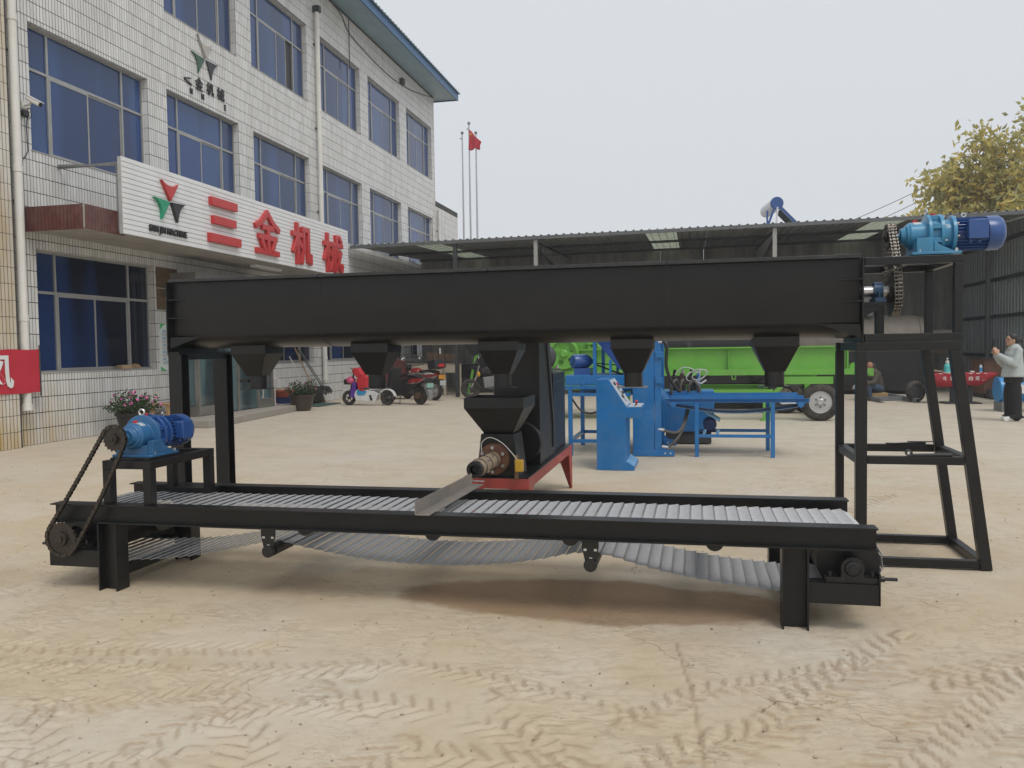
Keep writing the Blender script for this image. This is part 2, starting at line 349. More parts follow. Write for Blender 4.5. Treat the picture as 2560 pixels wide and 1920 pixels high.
    n1 = node_noise(t, pos, 1.6, 9, .68); n2 = node_noise(t, pos, 22, 6, .7); n3 = node_noise(t, pos, .35, 4, .6); n4 = node_noise(t, pos, 130, 4, .7)
    mp = t.nodes.new('ShaderNodeMapping'); mp.inputs['Scale'].default_value = (1.4, 4.5, 1); t.links.new(pos, mp.inputs['Vector']); n5 = node_noise(t, mp.outputs[0], 2.2, 8, .7)
    c = node_mix(t, node_range(t, n1, .3, .7), (.48, .39, .27), (.59, .495, .36))
    c = node_mix(t, node_math(t, 'MULTIPLY', sp.outputs[0], .55), c, (.585, .52, .415))
    c = node_mix(t, node_range(t, n3, .48, .66, 0, .65), c, (.56, .53, .475))
    sy = t.nodes.new('ShaderNodeSeparateXYZ'); t.links.new(pos, sy.inputs[0])
    far = node_range(t, sy.outputs[1], 6, 13)                # away from the mud the slab itself is bare and greyer
    c = node_mix(t, node_math(t, 'MULTIPLY', far, .7), c, node_mix(t, node_range(t, n1, .35, .65), (.465, .42, .345), (.54, .495, .42)))
    c = node_mix(t, node_range(t, n5, .58, .72, 0, .24), c, (.36, .285, .20))      # streaks of worn in dirt
    c = node_mix(t, node_math(t, 'MULTIPLY', sp.outputs[1], .85), c, (.27, .175, .10))   # damp brown soil
    c = node_mix(t, node_math(t, 'MULTIPLY', sp.outputs[2], .62), c, (.29, .20, .12))    # darker wet mud in lug marks and flakes
    c = node_mix(t, node_range(t, n2, .56, .8, 0, .28), c, (.36, .29, .20))
    # feathery brown lines where the drying mud has lifted
    nw = t.nodes.new('ShaderNodeTexNoise'); nw.inputs['Scale'].default_value = 11.; nw.inputs['Detail'].default_value = 7; nw.inputs['Roughness'].default_value = .62; nw.inputs['Distortion'].default_value = .7
    mq = t.nodes.new('ShaderNodeMapping'); mq.inputs['Scale'].default_value = (.7, 2.0, 1); t.links.new(pos, mq.inputs['Vector']); t.links.new(mq.outputs[0], nw.inputs['Vector'])
    ln = node_range(t, node_math(t, 'ABSOLUTE', node_math(t, 'SUBTRACT', nw.outputs[0], .5)), .0, .03, 1, 0)
    lm = node_math(t, 'MULTIPLY', node_range(t, node_noise(t, pos, 1.6, 5, .65), .46, .64), node_range(t, sy.outputs[1], 5.5, 11, 1, .25))
    feather = node_math(t, 'MULTIPLY', ln, lm); c = node_mix(t, node_math(t, 'MULTIPLY', feather, .17), c, (.31, .23, .145))
    # cracks in the slab
    wv = t.nodes.new('ShaderNodeVectorMath'); wv.operation = 'MULTIPLY_ADD'
    nv = t.nodes.new('ShaderNodeTexNoise'); nv.inputs['Scale'].default_value = 3.2; nv.inputs['Detail'].default_value = 6; t.links.new(pos, nv.inputs['Vector'])
    t.links.new(nv.outputs['Color'], wv.inputs[0]); wv.inputs[1].default_value = (.45, .45, 0); t.links.new(pos, wv.inputs[2])
    vo = t.nodes.new('ShaderNodeTexVoronoi'); vo.feature = 'DISTANCE_TO_EDGE'; vo.inputs['Scale'].default_value = .85; vo.voronoi_dimensions = '2D'; t.links.new(wv.outputs[0], vo.inputs['Vector'])
    ck = node_range(t, vo.outputs['Distance'], .0005, .005, 1, 0); ckm = node_range(t, node_noise(t, pos, 1.7, 4), .52, .6)
    crack = node_math(t, 'MULTIPLY', ck, ckm)
    c = node_mix(t, node_math(t, 'MULTIPLY', crack, .5), c, (.16, .12, .08))
    spk = node_math(t, 'MULTIPLY', node_range(t, n4, .7, .78), .5); c = node_mix(t, spk, c, (.16, .115, .07))
    c = node_mix(t, node_range(t, node_noise(t, pos, 4.5, 8, .72), .5, .72, 0, .3), c, (.36, .28, .185))
    t.links.new(c, b.inputs['Base Color']); b.inputs['Roughness'].default_value = .9; b.inputs['Specular IOR Level'].default_value = .25
    hsum = node_math(t, 'ADD', node_math(t, 'MULTIPLY', n2, .7), node_math(t, 'MULTIPLY', n4, .35))
    hsum = node_math(t, 'SUBTRACT', hsum, node_math(t, 'MULTIPLY', crack, 1.2)); hsum = node_math(t, 'SUBTRACT', hsum, node_math(t, 'MULTIPLY', feather, .6))
    bp = t.nodes.new('ShaderNodeBump'); bp.inputs['Strength'].default_value = .55; bp.inputs['Distance'].default_value = .012
    t.links.new(hsum, bp.inputs['Height']); t.links.new(bp.outputs[0], b.inputs['Normal'])
    o = bpy.data.objects.new('yard', me); COL.objects.link(o); tag(o, 'dusty concrete yard with dried mud and tyre tracks', None, None, 'structure'); return o
ground()
def grit():
    rg = np.random.default_rng(3); n = 1500; y = 2.3+rg.random(n)**1.6*7; x = -.6+(rg.random(n)-.5)*(y*1.5)-.22*(y-2.7); s = .002+.006*rg.random(n)**3
    V = []; F = []
    for k in range(n):
        a, b, c = s[k]*rg.uniform(.7, 1.5), s[k]*rg.uniform(.6, 1.2), s[k]*.6; an = rg.random()*6.28; ca, sa = math.cos(an), math.sin(an); o = len(V)
        for (u, v, w_) in ((a,0,0),(0,b,0),(-a,0,0),(0,-b,0),(0,0,c),(0,0,-c)): V.append((x[k]+u*ca-v*sa, y[k]+u*sa+v*ca, .004+w_))
        for i in range(4): F += [(o+i, o+(i+1)%4, o+4), (o+(i+1)%4, o+i, o+5)]
    b = MB(); b.v = V; b.f = F; o = b.build('gravel', M('grit', (.33, .265, .19), .9, var=.5, vs=30), None, smooth=False); tag(o, 'fine grit and pebbles scattered over the dusty yard', 'gravel', None, 'stuff')
grit()

# ------------------------------------------------------------------ office building
XW = -10.5
def tile_material():
    m = bpy.data.materials.new('white_facade_tile'); m.use_nodes = True; t = m.node_tree; b = t.nodes['Principled BSDF']
    geo = t.nodes.new('ShaderNodeNewGeometry'); pos = geo.outputs['Position']; s = t.nodes.new('ShaderNodeSeparateXYZ'); t.links.new(pos, s.inputs[0])
    cy = node_math(t, 'FLOOR', node_math(t, 'DIVIDE', s.outputs[1], .068)); cz = node_math(t, 'FLOOR', node_math(t, 'DIVIDE', s.outputs[2], .257))
    cb = t.nodes.new('ShaderNodeCombineXYZ'); t.links.new(cy, cb.inputs[0]); t.links.new(cz, cb.inputs[1])
    wn = t.nodes.new('ShaderNodeTexWhiteNoise'); wn.noise_dimensions = '2D'; t.links.new(cb.outputs[0], wn.inputs['Vector'])
    c = node_mix(t, wn.outputs['Value'], (.64, .64, .625), (.77, .77, .76))
    mp = t.nodes.new('ShaderNodeMapping'); mp.inputs['Scale'].default_value = (1, 3, .35); t.links.new(pos, mp.inputs[0])
    c = node_mix(t, node_range(t, node_noise(t, mp.outputs[0], 1.2, 7, .7), .48, .78, 0, .6), c, (.46, .43, .38))      # run-off grime
    # yellow staining round the downpipe and along the foot of the wall
    near = node_math(t, 'MULTIPLY', node_range(t, s.outputs[1], 11.0, 12.9, 1, 0), node_range(t, s.outputs[2], .2, 1.15, 1, 0))
    pier = node_math(t, 'MULTIPLY', node_range(t, s.outputs[1], 10.9, 11.15, 1, 0), .6)
    st = node_math(t, 'MULTIPLY', node_math(t, 'MAXIMUM', near, pier), node_range(t, node_noise(t, mp.outputs[0], 1.1, 6, .7), .3, .6))
    c = node_mix(t, st, c, (.52, .37, .16))
    t.links.new(c, b.inputs['Base Color']); b.inputs['Roughness'].default_value = .38
    return m
tile_m = tile_material()
grout = M('grout', (.055, .054, .052), .9, var=.15, vs=6)
def glass_material(name, col, dark, rough=.06):
    m = bpy.data.materials.new(name); m.use_nodes = True; t = m.node_tree; b = t.nodes['Principled BSDF']
    geo = t.nodes.new('ShaderNodeNewGeometry'); s = t.nodes.new('ShaderNodeSeparateXYZ'); t.links.new(geo.outputs['Position'], s.inputs[0])
    cb = t.nodes.new('ShaderNodeCombineXYZ'); t.links.new(s.outputs[1], cb.inputs[1]); t.links.new(node_math(t, 'MULTIPLY', s.outputs[2], .12), cb.inputs[2])
    band = node_range(t, node_noise(t, cb.outputs[0], 1.05, 1, .3), .46, .56)       # drawn curtains close behind the tinted glass
    t.links.new(node_mix(t, band, dark, col), b.inputs['Base Color']); b.inputs['Roughness'].default_value = rough
    b.inputs['IOR'].default_value = 1.52
    wob = node_noise(t, geo.outputs['Position'], 1.3, 2, .5); bp = t.nodes.new('ShaderNodeBump'); bp.inputs['Strength'].default_value = .06; bp.inputs['Distance'].default_value = .05
    t.links.new(wob, bp.inputs['Height']); t.links.new(bp.outputs[0], b.inputs['Normal']); return m
glass_b = glass_material('blue_glass', (.026, .068, .215), (.018, .045, .135))
glass_d = glass_material('blue_glass_canopy_shade', (.014, .036, .12), (.007, .010, .020))  # ground floor: colour darkened for the sky reflection the canopy blocks
glass_u = glass_material('blue_glass_b', (.035, .085, .23), (.022, .055, .155))
glass_t = glass_material('teal_glass', (.10, .16, .17), (.035, .055, .06))
sillm = M('window_reveal', (.42, .41, .39), .7, var=.1)

BL = thing('office_building', 'three storey office block faced in white tiles with blue glazed windows', 'building', (XW-3, 22, 0))
BAYS = [(11.53, 14.55), (15.17, 17.88), (18.54, 21.57), (22.40, 25.29), (26.0, 29.0), (29.73, 32.68)]
Y0, Y1, ZT = 6.0, 33.15, 11.9
OPEN = []
for k, (a, b_) in enumerate(BAYS):
    OPEN.append((a, b_, 4.78, 6.86)); OPEN.append((a, b_, 8.42, 10.52))
    if k != 1: OPEN.append((a, b_, 1.15, 3.2))
OPEN += [(7.9, 10.4, z0, z1) for z0, z1 in ((4.78, 6.86), (8.42, 10.52))]
DOOR = (15.25, 18.05, 0.0, 3.0); OPEN.append(DOOR)
def in_open(y, z, e=0.): return any(a-e < y < b-e*-1 and c-e < z < d+e for a, b, c, d in OPEN)
ybk = sorted({Y0, Y1, *[o[0] for o in OPEN], *[o[1] for o in OPEN]}); zbk = sorted({0., ZT, *[o[2] for o in OPEN], *[o[3] for o in OPEN]})
mb = MB(); DEP = .17
for i in range(len(ybk)-1):
    j = 0
    while j < len(zbk)-1:
        ym = (ybk[i]+ybk[i+1])/2
        if in_open(ym, (zbk[j]+zbk[j+1])/2): j += 1; continue
        k = j
        while k+1 < len(zbk)-1 and not in_open(ym, (zbk[k+1]+zbk[k+2])/2): k += 1
        mb.box(XW-DEP-.08, XW-.006, ybk[i], ybk[i+1], zbk[j], zbk[k+1]); j = k+1
mb.box(XW-8, XW-.4, Y0, Y1, 0.01, ZT-.01)      # body of the block behind the facade
wall = mb.build('wall', grout, BL, smooth=False)
# wall tiles: 60 x 240 mm, upright, recessed joints
TW, TH = .068, .257
cand = []
for i in range(int(Y0/TW)+1, int(Y1/TW)):
    y = i*TW
    for j in range(0, int(ZT/TH)):
        z = j*TH
        z0, z1 = z+.0065, z+TH-.0065
        for a, b_, c, d in OPEN:
            if a < y+TW/2 < b_:
                if z0 >= c-.02 and z1 <= d+.02: z1 = z0
                elif z0 < c < z1: z1 = c-.003
                elif z0 < d < z1: z0 = d+.003
        if z1-z0 > .03: cand.append((y, z0, z1))
for j in range(int(ZT/TH)):   pass
def tile_box(mb_, y, z0, z1, X=XW, t=.009): mb_.box(X-.006, X-.006+t, y+.0075, y+TW-.0075, z0, z1)
full = [c for c in cand if abs((c[2]-c[1])-(TH-.013)) < 1e-4 and c[0] > 11.3]
full.sort(key=lambda c: (c[0]+.03)**2+ (10.5)**2+(c[1]-CAM_H)**2)
near_t = set(c[:2] for c in full[:300])
one = MB(); one.box(-.006, .003, -TW/2+.0075, TW/2-.0075, 0, TH-.013); tile_me = one.mesh('tile', tile_m, smooth=False)
for y, z0, z1 in full[:300]:
    o = put('tile', tile_me, wall); o.location = (XW-BL.location.x+random.uniform(-.0012, .0012), y+TW/2-BL.location.y, z0)
mb = MB()
for y, z0, z1 in cand:
    if (y, z0) not in near_t: tile_box(mb, y, z0, z1)
# tiles on the jambs that face the camera and under the lintels
for a, b_, c, d in OPEN[:-1]:
    z = math.floor(c/TH)*TH
    while z < d:
        z0, z1 = max(z+.005, c+.002), min(z+TH-.004, d-.002)
        if z1-z0 > .03:
            for k in range(2): mb.box(XW-.162+k*.08, XW-.162+k*.08+.073, b_-.007, b_+.001, z0, z1)
        z += TH
    y = a+.003
    while y+.06 < b_:
        for k in range(1): mb.box(XW-.16, XW-.012, y, y+.061, d-.007, d+.001)
        y += .068
o = mb.build('tile_field', tile_m, wall, smooth=False); o['kind'] = 'stuff'
# windows
def window(y0, y1, z0, z1, style=0):
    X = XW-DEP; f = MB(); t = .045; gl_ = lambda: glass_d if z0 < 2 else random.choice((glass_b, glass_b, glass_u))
    rot = MB()
    c1, c2, zr = y0+(y1-y0)*.185, y1-(y1-y0)*.2, z1-(z1-z0)*.34
    fx0, fx1 = X, X+.05
    f.box(fx0, fx1, y0, y1, z0, z0+t); f.box(fx0, fx1, y0, y1, z1-t, z1); f.box(fx0, fx1, y0, y0+t, z0+t, z1-t); f.box(fx0, fx1, y1-t, y1, z0+t, z1-t)
    f.box(fx0, fx1, c1-t/2, c1+t/2, z0+t, z1-t); f.box(fx0, fx1, c2-t/2, c2+t/2, z0+t, z1-t)
    for a, b_ in ((y0+t, c1-t/2), (c1+t/2, c2-t/2), (c2+t/2, y1-t)): f.box(fx0, fx1, a, b_, zr-t/2, zr+t/2)
    wo = f.build('window', alu, BL, smooth=False)
    cm = (c1+c2)/2
    for (a, b_, c, d, xo) in ((y0+t, c1-t/2, zr+t/2, z1-t, .018), (c1+t/2, c2-t/2, zr+t/2, z1-t, .018), (c2+t/2, y1-t, zr+t/2, z1-t, .018),
                          (y0+t, c1-t/2, z0+t, zr-t/2, .018), (c2+t/2, y1-t, z0+t, zr-t/2, .018)):
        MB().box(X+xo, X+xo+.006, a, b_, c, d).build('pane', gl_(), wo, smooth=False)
    sh = .0 if style != 2 else -.35
    for s_, (a, b_, xo) in enumerate(((c1+t/2, cm+.02, .030), (cm-.02+sh, c2-t/2+sh, .008))):
        s = MB(); k = .035; c, d = z0+t, zr-t/2
        s.box(X+xo, X+xo+.022, a, b_, c, c+k); s.box(X+xo, X+xo+.022, a, b_, d-k, d); s.box(X+xo, X+xo+.022, a, a+k, c+k, d-k); s.box(X+xo, X+xo+.022, b_-k, b_, c+k, d-k)
        so_ = s.build('sash', alu, wo, smooth=False)
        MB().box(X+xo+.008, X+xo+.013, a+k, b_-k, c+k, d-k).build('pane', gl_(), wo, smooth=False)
    MB().box(XW-DEP+.05, XW+.012, y0+.002, y1-.002, z0+.002, z0+.016).build('sill', sillm, wo, smooth=False)
    MB().box(X-.02, X-.012, y0, y1, z0, z1).build('blind', dgrey, wo, smooth=False)
for k, (a, b_, c, d) in enumerate(OPEN[:-1]): window(a, b_, c, d, 2 if (k == 6) else 0)
# roof: blue soffit and fascia, ribbed sheet on top
soff = M('blue_soffit', (.27, .38, .44), .5, var=.1, vs=2); fasc = M('blue_fascia', (.028, .115, .26), .45, var=.15, vs=3); rsheet = M('roof_sheet', (.10, .16, .19), .5, var=.2, vs=2)
EX = XW+.86
MB().box(XW-8.5, EX, Y0-.5, Y1+.55, ZT, ZT+.05).build('soffit', soff, BL, smooth=False)
MB().box(EX+.002, EX+.05, Y0-.5, Y1+.55, ZT-.06, ZT+.22).box(XW-8.5, EX, Y1+.552, Y1+.59, ZT-.04, ZT+.22).build('fascia', fasc, BL, smooth=False)
mb = MB(); n = 0; y = Y0-.5
while y < Y1+.6:
    x0, x1, zz = EX+.12, XW-8, ZT+.24
    for (a, b_, h) in ((0, .17, 0), (.17, .25, .035)):
        mb.add([(x0,y+a,zz+h),(x0,y+b_,zz+h),(x1,y+b_,zz+h+1.3),(x1,y+a,zz+h+1.3),(x0,y+a,zz+h-.03-h*.8),(x0,y+b_,zz+h-.03-h*.8),(x1,y+b_,zz+1.25),(x1,y+a,zz+1.25)],
               [(0,1,2,3),(7,6,5,4),(0,4,5,1),(1,5,6,2),(2,6,7,3),(3,7,4,0)])
    y += .25
mb.build('roof', rsheet, BL, smooth=False)
# downpipes
def pipe(y, z0, z1, r=.068, shoe=True):
    p = MB(); p.cyl((XW+.10, y, z0), (XW+.10, y, z1), r, 14)
    z = z1-.4
    while z > z0+.3: p.cyl((XW+.10, y, z-.05), (XW+.10, y, z+.05), r+.009, 14); z -= 2.35
    p.cyl((XW+.10, y, z0-.04), (XW+.10, y, z0+.06), r+.012, 14)
    o = p.build('downpipe', pvc, BL)
    c = MB(); z = z1-.9
    while z > z0+.2: c.box(XW-.005, XW+.03, y-.09, y+.09, z-.015, z+.015); z -= 2.35
    c.build('pipe_clip', dgrey, o, smooth=False); return o
pipe(11.14, .62, ZT-.05); pipe(22.05, .66, 11.05); pipe(33.0+.3, 2, 7.3)
MB().box(XW+.01, XW+.2, 21.97, 22.13, 11.05, 11.22).build('rain_head', dgrey, BL, smooth=False)
# stained pier beside the first pipe
p = MB(); p.box(XW, XW+.14, 9.2, 10.98, 0, ZT-.02); pier = p.build('pier', grout, BL, smooth=False)
p = MB()
for i in range(int(9.2/TW)+1, int(10.98/TW)):
    for j in range(int(ZT/TH)): tile_box(p, i*TW, j*TH+.005, j*TH+TH-.004, XW+.146)
for j in range(int(ZT/TH)):
    for k in range(2): p.box(XW+.003+k*.068, XW+.003+k*.068+.062, 10.981, 10.985, j*TH+.005, j*TH+TH-.004)
o = p.build('pier_tile', tile_m, pier, smooth=False); o['kind'] = 'stuff'
# low wing at the far end
p = MB(); p.box(XW-6, XW-.05, Y1+.02, 36.6, 0, 7.68); wing = p.build('wing', grout, BL, smooth=False); p = MB()
for i in range(int((Y1+.1)/TW)+1, int(36.6/TW)):
    for j in range(14, int(7.68/TH)): tile_box(p, i*TW, j*TH+.005, j*TH+TH-.004, XW-.044)
o = p.build('wing_tile', tile_m, wing, smooth=False); o['kind'] = 'stuff'
# cable sagging under the eave, vent box
MB().tube(catmull([(XW+.03, 20.5, 11.75), (XW+.03, 23.6, 11.78), (XW+.03, 24.6, 11.35), (XW+.03, 27.5, 11.15), (XW+.03, 30, 11.3), (XW+.03, 33.1, 11.85)], 6), .014, 5).build('cable', plastic_k, BL)
MB().tube([(XW+.02, 24.5, 11.8), (XW+.02, 24.5, 10.3)], .012, 5).build('cable', plastic_k, BL)
MB().box(XW+.0, XW+.14, 29.05, 29.3, 11.22, 11.42).build('vent_box', dgrey, BL, bevel=.01)
# entrance canopy
redt = M('red_brown_tile', (.105, .032, .028), .45, var=.3, vs=9, dust=((.32, .24, .2), .3), dscale=3)
can = MB().box(XW, -9.37, 11.33, 20.6, 3.46, 3.80).build('canopy', M('canopy_render', (.37, .35, .33), .8, var=.2, vs=3), BL, smooth=False)
x = XW+.0
while x < -9.40: MB().box(x+.003, min(x+.066, -9.37), 11.312, 11.332, 3.44, 3.83).build('red_tile', redt, can, smooth=False); x += .069
y = 11.335
while y < 12.2: MB().box(-9.372, -9.352, y+.003, y+.066, 3.44, 3.83).build('red_tile', redt, can, smooth=False); y += .069
MB().box(-9.9, -9.75, 17.2, 18.4, 3.40, 3.457).build('ceiling_light', white, can, smooth=False)
# glass entrance lobby
LB = holder('entrance_lobby', BL); fr = MB()
lx0, lx1, ly0, ly1, lz = XW+.02, -9.95, 15.1, 18.1, 2.95
st = M('lobby_steel', (.30, .29, .27), .35, .6, var=.12)
for (x, y) in ((lx1, ly0), (lx1, 15.72), (lx1, 16.6), (lx1, 17.45), (lx1, ly1), (lx0+.05, ly0), (lx0+.05, ly1)): fr.box(x-.04, x+.04, y-.04, y+.04, .15, lz)
fr.box(lx1-.06, lx1+.06, ly0-.06, ly1+.06, lz, lz+.15); fr.box(lx0, lx1-.06, ly0-.06, ly0+.06, lz, lz+.15); fr.box(lx0, lx1-.06, ly1-.06, ly1+.06, lz, lz+.15)
fr.box(lx1-.05, lx1+.05, ly0-.05, 15.72, .16, .36); fr.box(lx1-.05, lx1+.05, 17.45, ly1+.05, .16, .36); fr.box(lx0, lx1-.05, ly0-.05, ly0+.05, .16, .36)
fr.build('frame', st, LB, smooth=False)
for (a, b_) in ((ly0+.04, 15.68), (15.76, 16.56), (16.64, 17.41), (17.49, ly1-.04)): MB().box(lx1-.005, lx1+.005, a, b_, .37 if a < 15.3 or a > 17.4 else .17, lz).build('pane', glass_t, LB, smooth=False)
MB().box(lx0+.09, lx1-.05, ly0-.004, ly0+.004, .37, lz).build('pane', glass_t, LB, smooth=False)
for y in (15.62, 17.55): MB().tube(catmull([(lx1+.05, y, 2.0), (lx1+.09, y, 1.95), (lx1+.09, y, .5), (lx1+.05, y, .42)], 5), .022, 8).build('door_handle', steel, LB)
MB().box(lx0-.3, lx0-.28, ly0, ly1, .1, lz).build('inner_wall', dgrey, LB, smooth=False)
# doorstep
stp = MB(); stp.poly([(XW+.004, 14.15, 0), (-9.15, 14.22, 0), (-9.13, 15.0, 0), (-9.55, 19.3, 0), (XW+.004, 19.5, 0)], (0, 0, .15))
o = stp.build('doorstep', concrete, None, bevel=.012); tag(o, 'low worn concrete doorstep in front of the glass entrance', 'step', None, 'structure')

# ------------------------------------------------------------------ sign
SG = thing('shop_sign', 'long white slatted sign with raised red characters over the entrance', 'sign', (-9.3, 16.6, 3.44))
z = 3.45; sx = -9.24
SN = 15; sh_ = (4.73-3.45)/SN
for k in range(SN):
    z = 3.45+k*sh_
    MB().poly([(sx, 12.05, z+.004), (sx+.014, 12.05, z+.010), (sx+.014, 12.05, z+sh_-.005), (sx, 12.05, z+sh_-.001)], (0, 9.12, 0)).build('slat', white, SG, smooth=False)
MB().box(sx-.07, sx-.001, 12.055, 21.165, 3.455, 4.725).build('backing_board', M('sign_backing', (.42, .43, .43), .6), SG, smooth=False)
fm = MB()
for y in (12.1, 15, 18, 21): fm.bar((sx-.08, y, 4.6), (XW+.02, y, 4.65), .035); fm.box(-9.36, sx-.07, y-.02, y+.02, 3.5, 4.6)
fm.build('bracket', mgrey, SG, smooth=False)
WF = wall_frame(sx+.055)
redc = M('sign_red', (.50, .028, .028), .42, var=.08, vs=5, coat=.2, bump=.03, bs=40)
p = MB()
for (a, b_, c, d) in ((14.54, 15.46, 4.335, 4.50), (14.60, 15.40, 3.985, 4.145), (14.46, 15.57, 3.62, 3.79)): p.box(sx+.012, sx+.10, a, b_, c, d)
p.build('red_character', redc, SG, bevel=.006)['label'] = 'red character 三'
STROKES = {   # brush strokes as poly-lines in a unit box
    '金': [[(.5,1),(.28,.78),(.03,.64)], [(.5,1),(.72,.78),(.97,.64)], [(.30,.64),(.70,.64)], [(.16,.40),(.84,.40)], [(.5,.66),(.5,.06)], [(.24,.30),(.33,.12)], [(.76,.30),(.67,.12)], [(.06,.05),(.94,.05)]],
    '机': [[(.0,.74),(.44,.74)], [(.23,1),(.23,.0)], [(.22,.70),(.02,.30)], [(.25,.62),(.42,.44)], [(.56,.90),(.56,.40),(.44,.03)], [(.50,.90),(.84,.90)], [(.82,.92),(.82,.10),(.96,.06),(.98,.24)]],
    '械': [[(.0,.74),(.34,.74)], [(.17,1),(.17,.0)], [(.16,.70),(.0,.32)], [(.19,.62),(.32,.46)], [(.36,.76),(1.0,.76)], [(.66,1),(.70,.60),(.80,.22),(.95,.02),(1.0,.20)], [(.94,.56),(.80,.28),(.60,.02)], [(.36,.46),(.66,.46)], [(.44,.64),(.43,.26),(.34,.04)], [(.57,.64),(.57,.04)], [(.84,.99),(.95,.87)]]}
for ch, yc, w_, zc, h in (('金', 16.72, 1.02, 4.06, .90), ('机', 18.37, .92, 4.02, .90), ('械', 20.12, 1.04, 3.99, .92)):
    p = MB(); k = 0
    for stq in STROKES[ch]:
        for a, b_ in zip(stq[:-1], stq[1:]):
            A = Vector((0, yc+(a[0]-.5)*w_, zc+(a[1]-.5)*h)); B = Vector((0, yc+(b_[0]-.5)*w_, zc+(b_[1]-.5)*h)); dd = (B-A).normalized(); dp = .075+.0016*(k % 9); k += 1
            A -= dd*.045; B += dd*.045; p.bar(A+Vector((sx+.013+dp/2, 0, 0)), B+Vector((sx+.013+dp/2, 0, 0)), .115 if abs(dd.z) > .3 else .12, dp, (1, 0, 0))
    p.build('red_character', redc, SG, bevel=.005, smooth=False)['label'] = 'red character '+ch
fit(text_mb('SAN JIN MACHINE', .2, .014, .004), 13.235, 3.625, 1.08, .15, wall_frame(sx+.032)).build('lettering', plastic_k, SG)['label'] = 'SAN JIN MACHINE in black letters'
def bez(a, c, b_, n=7): return [(((1-t)**2*a[0]+2*(1-t)*t*c[0]+t*t*b_[0]), ((1-t)**2*a[1]+2*(1-t)*t*c[1]+t*t*b_[1])) for t in [k/n for k in range(n)]]
def emblem(parent, X, dep, cy, cz, s, mats):
    red_ = [(0, 0)]+bez((.24, .34), (.02, .17), (-.24, .34))+[(-.24, .34)]
    grn = [(-.03, -.02)]+bez((-.47, .0), (-.22, -.06), (-.26, -.36))+[(-.26, -.36)]
    blk = [(.03, -.02)]+bez((.19, -.36), (.24, -.06), (.45, .0))+[(.45, .0)]
    for nm, P, m in (('red', red_, mats[0]), ('green', grn, mats[1]), ('black', blk, mats[2])):
        MB().poly([(X, cy+a*s, cz+b_*s) for a, b_ in P], (dep, 0, 0)).build('emblem_leaf', m, parent, smooth=False)
emblem(SG, sx+.014, .06, 13.275, 4.19, 1.0, (redc, M('emblem_green', (.02, .30, .16), .4, bump=.05), plastic_k))
# the older faded emblem and letters left on the wall
OL = thing('faded_wall_emblem', 'faded emblem and leftover black letters fixed high on the tiled wall', 'sign', (XW, 16.5, 7.1))
emblem(OL, XW+.01, .03, 16.55, 7.92, 1.12, (M('faded_grey', (.45, .42, .38), .7), M('faded_green', (.055, .12, .085), .6), M('faded_black', (.045, .05, .055), .6)))
for ch, yc, zc, w_, h in (('金', 16.30, 7.30, .28, .27), ('机', 16.72, 7.31, .27, .27), ('械', 17.14, 7.32, .28, .27), ('N', 16.0, 7.06, .08, .12), ('N', 16.42, 7.06, .08, .12), ('E', 17.31, 7.07, .06, .12)):
    fit(text_mb(ch, .3, .012, .003), yc, zc, w_, h, wall_frame(XW+.02)).build('letter', plastic_k, OL)
p = MB(); p.bar((XW+.02, 15.76, 7.27), (XW+.02, 16.0, 7.33), .03, .02); p.bar((XW+.02, 15.78, 7.25), (XW+.02, 16.02, 7.19), .03, .025); p.build('letter', plastic_k, OL)
p = MB(); p.tube([(XW+.03, 16.27, 8.36), (XW+.03, 16.55, 7.95)], .015, 5); p.build('loose_strip', dgrey, OL)
# bar from the wall to the sign
tag(MB().tube([(XW+.0, 12.13, 4.62), (-9.34, 12.12, 4.63)], .022, 8).build('stay_bar', mgrey, None), 'thin grey metal bar from the tiled wall to the sign', 'bar')
# brass plaque, poster, banner, camera
PQ = thing('brass_plaque', 'weathered brown nameplate on the wall beside the entrance', 'plaque', (XW, 14.95, 2.34))
brass = M('old_brass', (.16, .105, .055), .5, .5, var=.35, vs=4)
MB().box(XW+.004, XW+.03, 14.62, 15.28, 2.78, 3.19).box(XW+.004, XW+.028, 14.62, 15.28, 2.34, 2.76).build('plate', brass, PQ, smooth=False)
p = MB()
for k in range(9): p.box(XW+.028, XW+.032, 14.72+k*.055, 14.72+k*.055+.035, 2.52, 2.60)
p.build('lettering', M('plaque_letters', (.26, .15, .08), .5, .4), PQ, smooth=False)
PO = thing('notice_poster', 'white notice with green corners and rows of small print', 'poster', (XW, 14.9, 1.11))
MB().box(XW+.004, XW+.022, 14.66, 15.2, 1.11, 2.06).build('sheet', M('poster_paper', (.66, .70, .68), .5, var=.04), PO, smooth=False)
p = MB(); q = MB(); g_ = MB(); zz = 1.9
for k in range(5):
    q.box(XW+.022, XW+.0235, 14.74, 14.85, zz, zz+.022); zz -= .03
    for r in range(3): p.box(XW+.022, XW+.0235, 14.72, 15.12-.07*(r == 2), zz-.004, zz+.008); zz -= .03
    zz -= .022
for k in range(4): g_.torus((XW+.023, 14.79+k*.1, 1.27), (1, 0, 0), .035, .003, 14, 4)
p.build('small_print', M('poster_ink', (.30, .31, .32), .6), PO, smooth=False); q.build('heading', M('poster_blue', (.05, .22, .45), .6), PO, smooth=False); g_.build('diagram', M('poster_cyan', (.15, .45, .5), .6), PO)
p = MB(); p.poly([(XW+.0225, 14.66, 2.06), (XW+.0225, 14.84, 2.06), (XW+.0225, 14.72, 1.99), (XW+.0225, 14.66, 1.92)], (.001, 0, 0)); p.poly([(XW+.0225, 14.66, 1.11), (XW+.0225, 14.66, 1.2), (XW+.0225, 14.76, 1.15), (XW+.0225, 14.85, 1.11)], (.001, 0, 0))
p.build('green_corner', M('poster_green', (.08, .42, .16), .6), PO, smooth=False)
